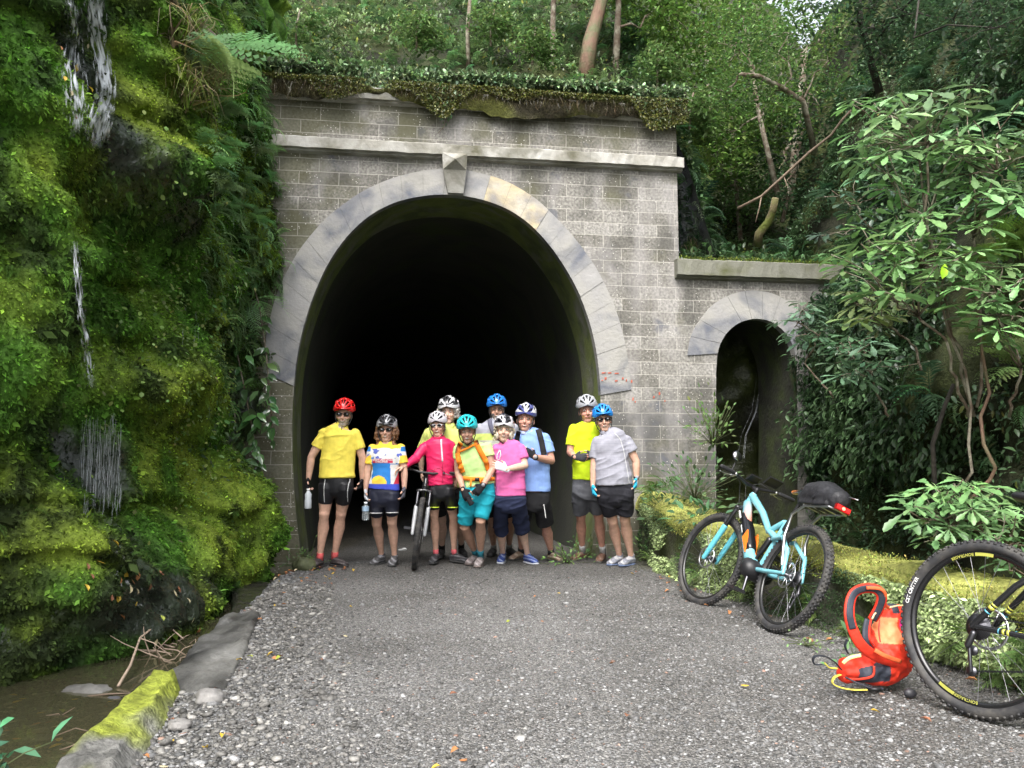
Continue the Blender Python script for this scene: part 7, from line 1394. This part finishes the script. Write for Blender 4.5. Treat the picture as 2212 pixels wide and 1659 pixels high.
    hw = opts.get('bar', .36); bp_ = [bc+Vector((-.05, -hw, .03)), bc+Vector((-.025, -.2, .028)), bc+Vector((0, -.07, .0)), bc+Vector((0, .07, 0)), bc+Vector((-.025, .2, .028)), bc+Vector((-.05, hw, .03))]; bar = lpart('handlebar', MB().tube([T(q) for q in bp_], [.0105, .0105, .015, .015, .0105, .0105], 12), M_BLACK, t)
    for sd in (-1, 1):
        e0 = bc+Vector((-.05, sd*hw, .03)); e1 = bc+Vector((-.035, sd*(hw-.13), .029)); lpart('grip', MB().cap([T(e0), T(e1)], .0165, 12), M_RUB, bar)
        k0 = bc+Vector((-.030, sd*(hw-.16), .028)); mb = MB().cap([T(k0), T(k0+Vector((.045, -sd*.005, -.012)))], .013, 8).cap([T(k0+Vector((.045, 0, -.012))), T(k0+Vector((.055, sd*.05, -.02))), T(k0+Vector((.05, sd*.11, -.022)))], .0045, 6); lpart('brake_lever', mb, M_SILV if e else M_DARKM, bar)
        cb = MB().tube([T(k0+Vector((.04, 0, 0))), T(k0+Vector((.13, -sd*.06, .04))), T(k0+Vector((.15, -sd*.18, -.02))), T(hb+Vector((.06, sd*.03, .02))), T(crown.lerp(ax_, .5)+Vector((-.01, .07, 0)))], .0026, 5); lpart('cable', cb, M_BLACK, bar)
    # seat
    sl = sl+Vector((.012, 0, -.045))*(0 if e else 1)
    lpart('seat_post', MB().cap([sc_-Vector((0, 0, .05)), sl], .0145, 10), M_BLACK, t)
    sd_ = MB().cap([sl+Vector((-.11, 0, .055)), sl+Vector((-.05, 0, .05)), sl+Vector((.03, 0, .045)), sl+Vector((.14, 0, .04))], [(.062, .022), (.068, .024), (.035, .02), (.018, .014)], 14, ell=(0, 1, 0)); lpart('saddle', sd_, M_PAINT if e else M_BLACK, t, (lambda co: np.where((co[:, 0:1] > .33), np.array((.75, .22, .03)), np.array((.02, .02, .02)))) if e else None)
    # drive train
    mb = MB(); n = 36; V = []; F = []
    for i in range(n): 
        a = 2*math.pi*i/n; r = .072+(.003 if i % 2 else 0)
        for rr, y in ((.052, -.052), (r, -.052), (r, -.049), (.052, -.049)): V.append(bb+Vector((rr*math.cos(a), y, rr*math.sin(a))))
    for i in range(n):
        for j in range(4): F.append((i*4+j, i*4+(j+1) % 4, ((i+1) % n)*4+(j+1) % 4, ((i+1) % n)*4+j))
    mb.add(V, F)
    for i in range(5): a = 2*math.pi*i/5; mb.tube([bb+Vector((0, -.05, 0)), bb+Vector((.06*math.cos(a), -.05, .06*math.sin(a)))], .005, 5)
    lpart('chainring', mb, M_DARKM, t); ca = R(opts.get('crank', 20))
    for sd in (-1, 1):
        v = Vector((math.cos(ca), 0, math.sin(ca)))*(-sd); p = bb+v*.17+Vector((0, sd*.072, 0)); c_ = lpart('crank', MB().cap([bb+Vector((0, sd*.062, 0)), p], [.014, .011], 8), M_DARKM, t)
        lpart('pedal', MB().box(p+Vector((0, sd*.055, 0)), (.09, .085, .014)).box(p+Vector((.045, sd*.055, 0)), (.012, .095, .022)).box(p+Vector((-.045, sd*.055, 0)), (.012, .095, .022)), M_DARKM, c_, None, False)
    mb = MB()
    for k in range(9): r = .022+.0042*k; mb.tube([Vector((0, -.058+.0042*k, RO)), Vector((0, -.056+.0042*k, RO))], r, 22)
    lpart('cassette', mb, M_DARKM, t)
    ch = [Vector((0, -.046, RO+.045)), bb+Vector((0, -.050, .073))]; ch2 = [bb+Vector((0, -.05, -.073)), Vector((-.0, -.048, RO-.185))]; mb = MB()
    for a, b in ((ch[0], ch[1]), (ch2[0], ch2[1])):
        k = int((b-a).length/.0127)
        for i in range(k): p = a.lerp(b, (i+.5)/k); mb.box(p, (.011 if i % 2 else .008, .006 if i % 2 else .004, .008))
    lpart('chain', mb, M_DARKM, t, None, False)
    mb = MB().cap([Vector((.01, -.075, RO-.03)), Vector((-.01, -.075, RO-.08))], .014, 8).cap([Vector((-.01, -.066, RO-.08)), Vector((.0, -.060, RO-.185))], .008, 6)
    for z in (RO-.10, RO-.185): mb.tube([Vector((-.003, -.052, z)), Vector((-.003, -.044, z))], .022, 14)
    lpart('derailleur', mb, M_DARKM, t)
    return t, dict(rear=rear, rc=rc_, rT=rT, T=T, bc=bc, bb=bb, bar=bar, sl=sl, Mw=Mw, hb=hb, ht=ht, ax=ax_)
# light blue electric bike
gb = G(1668, 1366); BT = (.19, .50, .58)
tb, ib = bike('bicycle', 'light blue electric mountain bike with orange flashes leaning on the low mossy wall', (gb.x, gb.y+.02, .0), 103, 26, 12, dict(frame=BT, fork=(.13, .50, .60), accent=(.80, .16, .03), crown=(.02, .02, .022)), dict(ebike=True, crank=75, bar=.37))
bb = ib['bb']; mb = MB().cap([Vector((.87, 0, .71)), Vector((.75, 0, .60)), Vector((.63, 0, .48))], [(.044, .042), (.050, .052), (.046, .046)], 14, ell=(0, 1, 0)); mb.v = [(x+.02, y, z+.035) for x, y, z in mb.v]; bat = lpart('battery', mb, mat('gloss_black', (.010, .010, .012), rough=.12), tb)
for sd in (-1, 1): V = [(.62, sd*.049, .47), (.735, sd*.049, .575), (.70, sd*.049, .64), (.66, sd*.049, .58)]; lpart('orange_flash', MB().add([Vector(v) for v in V]+[Vector(v)-Vector((0, sd*.01, 0)) for v in V], [(0, 1, 2, 3), (0, 1, 5, 4), (1, 2, 6, 5), (2, 3, 7, 6), (3, 0, 4, 7)]), M_TINT, bat, (.85, .20, .02), False)
for sd in (-1, 1):
    for q in (0, 1, 2): a = Vector((.93-.115*q, sd*.046, .775-.11*q)); lpart('white_stripe', MB().cap([a, a-Vector((.055, 0, .052))], [(.010, .003)]*2, 6, ell=(0, 0, 1)), M_TINT, tb, (.75, .75, .75))
lpart('motor', MB().cap([bb+Vector((.01, -.055, .01)), bb+Vector((.01, .055, .01))], .072, 22).cap([bb+Vector((.07, -.045, .04)), bb+Vector((.07, .045, .04))], .05, 16), M_BLACK, tb)
lpart('shock', MB().cap([Vector((.49, 0, .50)), Vector((.44, 0, .60))], .022, 12).cap([Vector((.52, 0, .44)), Vector((.45, 0, .58))], .012, 10), M_DARKM, tb)
mb = MB()
for sd in (-1, 1): mb.cap([Vector((.03, sd*.085, RO+.05)), Vector((.13, sd*.085, .62)), Vector((.15, sd*.08, .78)), Vector((.06, sd*.07, .85)), Vector((-.20, sd*.065, .86))], [.012, .012, .012, .009, .007], 8)
mb.cap([Vector((-.20, -.065, .86)), Vector((-.22, 0, .86)), Vector((-.20, .065, .86))], .007, 6)
for x in (-.1, 0, .08): mb.cap([Vector((x, -.068, .858)), Vector((x, .068, .858))], .006, 6)
lpart('rack', mb, M_SILV, tb)
rl = lpart('tail_light', MB().box((-.245, .0, .875), (.022, .105, .038)), mat('light_housing', (.25, .01, .01), rough=.25), tb, None, False)
mb = MB().ball((-.257, .0, .877), (.008, .013, .011)); lpart('lit_lamp', mb, mat('red_lamp', (1, .06, .04), emit=5), rl)
for y in (-.034, .034): lpart('lens', MB().box((-.257, y, .877), (.006, .028, .026)), mat('red_lens', (.75, .02, .02), rough=.15, emit=.6), rl, None, False)
T = ib['T']; bc = ib['bc']
pd = MB().box((0, 0, 0), (.085, .012, .055)); M_ = Matrix.Rotation(R(-38), 3, 'Y'); 
def screen(name, c, w_, h_, rot, parent, col=(.03, .04, .05)):
    Mr = Matrix.Rotation(R(rot), 3, 'Y'); c = Vector(c); mb = MB(); b = MB().box((0, 0, 0), (h_, w_, .014)); mb.add([T(c+Mr @ Vector(v)) for v in b.v], b.f); o = lpart(name, mb, M_BLACK, parent, None, False)
    b = MB().box((0, 0, .0075), (h_*.8, w_*.84, .002)); m2 = MB().add([T(c+Mr @ Vector(v)) for v in b.v], b.f); lpart('screen', m2, mat('screen_glass', (.05, .07, .08), rough=.08, spec=.8), o, None, False); return o
screen('display', bc+Vector((-.02, .03, .055)), .10, .07, 35, ib['bar']); 
ph = screen('phone_mount', bc+Vector((-.03, -.15, .09)), .135, .085, 42, ib['bar'])
mb = MB().cap([T(bc+Vector((-.03, .26, .03))), T(bc+Vector((-.02, .24, .11)))], .005, 6); V = []; c0 = bc+Vector((-.02, .25, .155)); mb.tube([T(c0), T(c0+Vector((-.010, 0, .003)))], .042, 20); lpart('mirror', mb, M_BLACK, ib['bar']); lpart('mirror_glass', MB().tube([T(c0+Vector((-.0102, 0, .003))), T(c0+Vector((-.0125, 0, .0035)))], .036, 20), M_SILV, ib['bar'])
# bag on the rack
tg = thing('rack_bag', 'black padded bag strapped on the rack of the light blue bicycle', 'bag', (0, 0, 0)); 
V0 = MB().cap([Vector((-.17, 0, .90)), Vector((-.05, 0, .925)), Vector((.10, 0, .92)), Vector((.17, 0, .90))], [(.085, .075), (.105, .100), (.105, .098), (.075, .07)], 20, ell=(0, 1, 0)).box((-.02, 0, .87), (.30, .17, .07))
bw = ib['Mw'] @ Vector((-.02, 0, .84)); tg.location = bw; loc_M = Matrix.Translation(-bw) @ ib['Mw'] @ Matrix.Translation((0, 0, .03))
me = finish(V0.mesh('bag_body'), .006, 4, lambda co: .006*fbm(co*14, 3)); me.transform(loc_M); lpart('bag_body', me, mat('bag_cloth', (.020, .020, .024), rough=.6, noise=.3, nscale=30, bump=.2, bscale=80), tg)
mb = MB().tube([Vector((-.05, -.10, .87)), Vector((-.05, -.07, .985)), Vector((-.05, 0, 1.005)), Vector((-.05, .07, .985)), Vector((-.05, .104, .87))], [(.012, .004)]*5, 6, ell=(1, 0, 0)); me = mb.mesh('strap'); me.transform(loc_M); lpart('strap', me, mat('strap_black', (.03, .03, .035), rough=.5), tg)
mb = MB().tube([Vector((.04, .09, .94)), Vector((.05, .06, .985)), Vector((.03, .03, 1.0))], .006, 6); me = mb.mesh('cord'); me.transform(loc_M); lpart('orange_cord', me, M_TINT, tg, (.8, .3, .08))
mb = MB().tube([Vector((-.16, 0, .93)), Vector((-.25, -.02, .935)), Vector((-.32, -.03, .925))], .003, 5); me = mb.mesh('aerial'); me.transform(loc_M); lpart('aerial', me, M_SILV, tg)
# black and silver bike held upright in the group
gc = G(636.7+1000*K_, 836.8+1543*K_); hd = 275
hv = Vector((math.cos(R(hd)), math.sin(R(hd)), 0)); tc_, ic = bike('bicycle', 'black mountain bike with silver grey fork held upright, seen from the front', (gc.x-hv.x*1.15, gc.y-hv.y*1.15+.05, 0), hd, -7, -1, dict(frame=(.02, .02, .022), fork=(.40, .41, .43), accent=(.5, .5, .5)), dict(crank=10, bar=.345))
# black bike cut by the right edge
gk = G(2110, 1552); tk, ik = bike('bicycle', 'black bicycle with yellow rim lettering, cut off by the right edge of the view', (gk.x, gk.y, 0), -60, -11, 0, dict(frame=(.014, .014, .016), fork=(.02, .02, .02), accent=(.5, .5, .5), rim=(.012, .012, .013)), dict(crank=-35, bar=.35))
rear, rc_, rT = ik['rear'], ik['rc'], ik['rT']; MY = mat('yellow_print', (.36, .36, .07), rough=.5)
arc_text('CST CRITTER', .022, rc_, rT, RO-TR*1.15, R(160), -1, MW, rear); arc_text('BONTRAGER', .018, rc_, rT, RO-TR*2.35, R(108), -1, MY, rear, True); arc_text('BONTRAGER', .018, rc_, rT, RO-TR*2.35, R(262), -1, MY, rear, False)
for a0, a1 in ((238, 252), (82, 97)):
    V = []; F = []; k = 12
    for i in range(k+1):
        a = R(a0+(a1-a0)*i/k)
        for r in (RO-TR*2.62, RO-TR*2.1): V.append(rT(rc_+Vector((r*math.cos(a), -.0158, r*math.sin(a)))))
    for i in range(k): F.append((2*i, 2*i+1, 2*i+3, 2*i+2))
    lpart('rim_sticker', MB().add(V, F), MY, rear, None, False)
# ================================================ RED BACKPACK ON THE GROUND
def Z4(x, y, Y): return P(1697.9+x*.3107, 1121.8+y*.3107, Y*1.085)
RD = (.62, .035, .015); ORd = (.75, .13, .04); GRY = (.035, .04, .055); M_NYL = mat('nylon', attr=True, rough=.6, spec=.35, noise=.12, nscale=9, bump=.25, bscale=35)
bk = thing('backpack', 'red hiking backpack with grey padding slumped on the gravel beside the black bicycle', 'backpack', tuple(Z4(640, 1180, 3.75)))
def bag(name, mb, col, fn=.020, vox=.006): me = finish(mb.mesh(name), vox, 3, lambda co: fn*fbm(co*11, 3)+.004*fbm(co*30, 2)); tinted(me, col); o = link(name, me, M_NYL, bk); return o
body_ = MB().cap([Z4(760, 660, 3.82), Z4(735, 780, 3.78), Z4(720, 920, 3.74), Z4(690, 1040, 3.74)], [(.055, .05), (.092, .075), (.105, .09), (.095, .075)], 20, ell=(1, 0, 0)).cap([Z4(430, 1050, 3.66), Z4(540, 1050, 3.68), Z4(680, 1040, 3.72)], [(.045, .05), (.060, .055), (.07, .06)], 16, ell=(0, 1, 0)).ball(Z4(800, 930, 3.80), (.06, .06, .12))
bx = lambda a: Z4(a, 0, 3.74).x; bz = lambda b: Z4(0, b, 3.74).z
def bcol(co):
    x, z = co[:, :1], co[:, 2:]; c = np.array(RD)[None]+0*co; c = np.where((x > bx(585)) & (x < bx(745)+.01*np.sin(z*60)) & (z > bz(850)) & (z < bz(690)), np.array((.80, .24, .10)), c); c = np.where((x > bx(765)+.01*np.sin(z*40)) & (x < bx(835)) & (z > bz(870)) & (z < bz(700)), np.array((.55, .02, .20)), c)
    c = np.where((x > bx(740)) & (x < bx(800)) & (z > bz(665)), np.array(GRY), c); c = np.where((x > bx(385)+.004*np.sin(z*70)) & (x < bx(625)) & (z < bz(975)+(x-bx(500))*.2) & (z > bz(1100)), np.array(GRY), c); return c
bag('bag', body_, bcol)
def web(name, pts, w_, th, col, ys=None, m=M_NYL, side=(0, 1, 0)):
    q = [Z4(*p) for p in pts]; n = len(q); out = []
    for i in range(n-1):
        for j in range(6):
            t_ = j/6; p0, p1, p2, p3 = q[max(i-1, 0)], q[i], q[i+1], q[min(i+2, n-1)]; out.append(.5*((2*p1)+(p2-p0)*t_+(2*p0-5*p1+4*p2-p3)*t_*t_+(3*p1-p0-3*p2+p3)*t_**3))
    out.append(q[-1]); mb = MB().cap(out, [(w_, th)]*len(out), 10, ell=side); me = mb.mesh(name); tinted(me, col); return link(name, me, m, bk)
def flat(name, pts, w_, th, col, dy=0.0, tw=.25):
    """webbing seen mostly face on"""
    q = [Z4(*p)+Vector((0, dy, 0)) for p in pts]; n = len(q); out = []
    for i in range(n-1):
        for j in range(6):
            t_ = j/6; p0, p1, p2, p3 = q[max(i-1, 0)], q[i], q[i+1], q[min(i+2, n-1)]; out.append(.5*((2*p1)+(p2-p0)*t_+(2*p0-5*p1+4*p2-p3)*t_*t_+(3*p1-p0-3*p2+p3)*t_**3))
    out.append(q[-1]); V = []; F = []; m = len(out)
    for i, p in enumerate(out):
        t_ = (out[min(i+1, m-1)]-out[max(i-1, 0)]).normalized(); a = t_.cross(Vector((0, 1, 0))).normalized()+Vector((0, tw*math.sin(i*.09), 0)); a.normalize(); b = t_.cross(a).normalized(); b = -b if b.y > 0 else b
        for k in range(10): g = 2*math.pi*k/10; V.append(p+a*w_*(math.copysign(abs(math.cos(g))**.6, math.cos(g)))+b*th*math.copysign(abs(math.sin(g))**.6, math.sin(g)))
    for i in range(m-1):
        for k in range(10): F.append((i*10+k, i*10+(k+1) % 10, (i+1)*10+(k+1) % 10, (i+1)*10+k))
    F += [tuple(range(9, -1, -1)), tuple((m-1)*10+k for k in range(10))]; me = MB().add(V, F).mesh(name); tinted(me, col); return link(name, me, M_NYL, bk)
SP_ = [(600, 700, 3.70), (645, 620, 3.68), (665, 540, 3.66), (630, 490, 3.66), (560, 478, 3.66), (485, 502, 3.64), (450, 560, 3.62), (440, 660, 3.60), (462, 760, 3.60), (520, 870, 3.60), (620, 950, 3.62), (740, 990, 3.66), (830, 1000, 3.70)]
s1 = flat('shoulder_strap', SP_, .0245, .006, RD); flat('strap_padding', SP_[:9], .0165, .006, GRY, -.0035)
flat('shoulder_strap', [(575, 700, 3.66), (558, 770, 3.65), (562, 840, 3.64), (600, 900, 3.66)], .020, .008, GRY); flat('strap_edge', [(590, 690, 3.655), (577, 770, 3.645), (582, 840, 3.635), (610, 890, 3.655)], .004, .008, RD)
flat('top_handle', [(560, 476, 3.64), (650, 482, 3.64), (690, 520, 3.65), (688, 590, 3.68), (720, 620, 3.74)], .008, .005, ORd); flat('compression_strap', [(610, 905, 3.60), (690, 950, 3.60), (790, 985, 3.66)], .010, .005, ORd, -.01); flat('trim', [(395, 1000, 3.585), (440, 965, 3.58), (520, 945, 3.58)], .008, .004, (.70, .60, .25)); flat('trim', [(400, 1105, 3.60), (500, 1112, 3.60), (600, 1090, 3.62), (612, 1020, 3.62)], .005, .004, RD)
web('black_strap', [(380, 1040, 3.62), (330, 985, 3.60), (260, 950, 3.58), (195, 958, 3.58), (195, 1005, 3.58), (250, 1010, 3.58)], .014, .003, (.02, .022, .03)); web('black_strap', [(430, 930, 3.62), (410, 880, 3.62), (425, 840, 3.62)], .012, .004, (.02, .022, .03))
web('yellow_strap', [(375, 1080, 3.60), (335, 1100, 3.57), (325, 1140, 3.55), (380, 1170, 3.54), (470, 1185, 3.54), (560, 1185, 3.55)], .010, .003, (.62, .52, .08)); web('yellow_strap', [(270, 1000, 3.58), (300, 1030, 3.58), (350, 1035, 3.60)], .010, .003, (.62, .52, .08))
web('black_strap', [(420, 1100, 3.60), (500, 1140, 3.57), (590, 1170, 3.56), (670, 1175, 3.56)], .018, .004, (.025, .028, .04)); web('piping', [(600, 690, 3.67), (640, 640, 3.69), (790, 600, 3.76), (850, 630, 3.78), (860, 700, 3.78), (820, 800, 3.76), (765, 860, 3.71)], .004, .004, (.75, .55, .30)); web('zip', [(650, 700, 3.675), (645, 780, 3.66), (655, 850, 3.65)], .003, .003, (.3, .03, .02))
mb = MB().box(Z4(620, 1178, 3.55), (.045, .03, .010)); lo2 = plain('buckle', mb, M_BLACK, bk)
mb = MB().ball(G(1697.9+865*.3107, 1121.8+1240*.3107)+Vector((0, 0, .02)), (.03, .02, .022)); tag(plain('stone', mb, mat('dark_stone', (.03, .03, .035), rough=.5), None), 'small black stone between the red backpack and the black tyre', 'stone')
tag(plain('litter_scrap', MB().ball(Z1(905, 1335, 9.9)+Vector((0, 0, -.05)), (.045, .03, .014)).ball(Z1(925, 1330, 9.9)+Vector((0, 0, -.05)), (.03, .02, .02)), mat('white_scrap', (.6, .6, .6), noise=.3, nscale=40), None), 'crumpled white scrap on the tunnel floor behind the bicycle', 'litter')
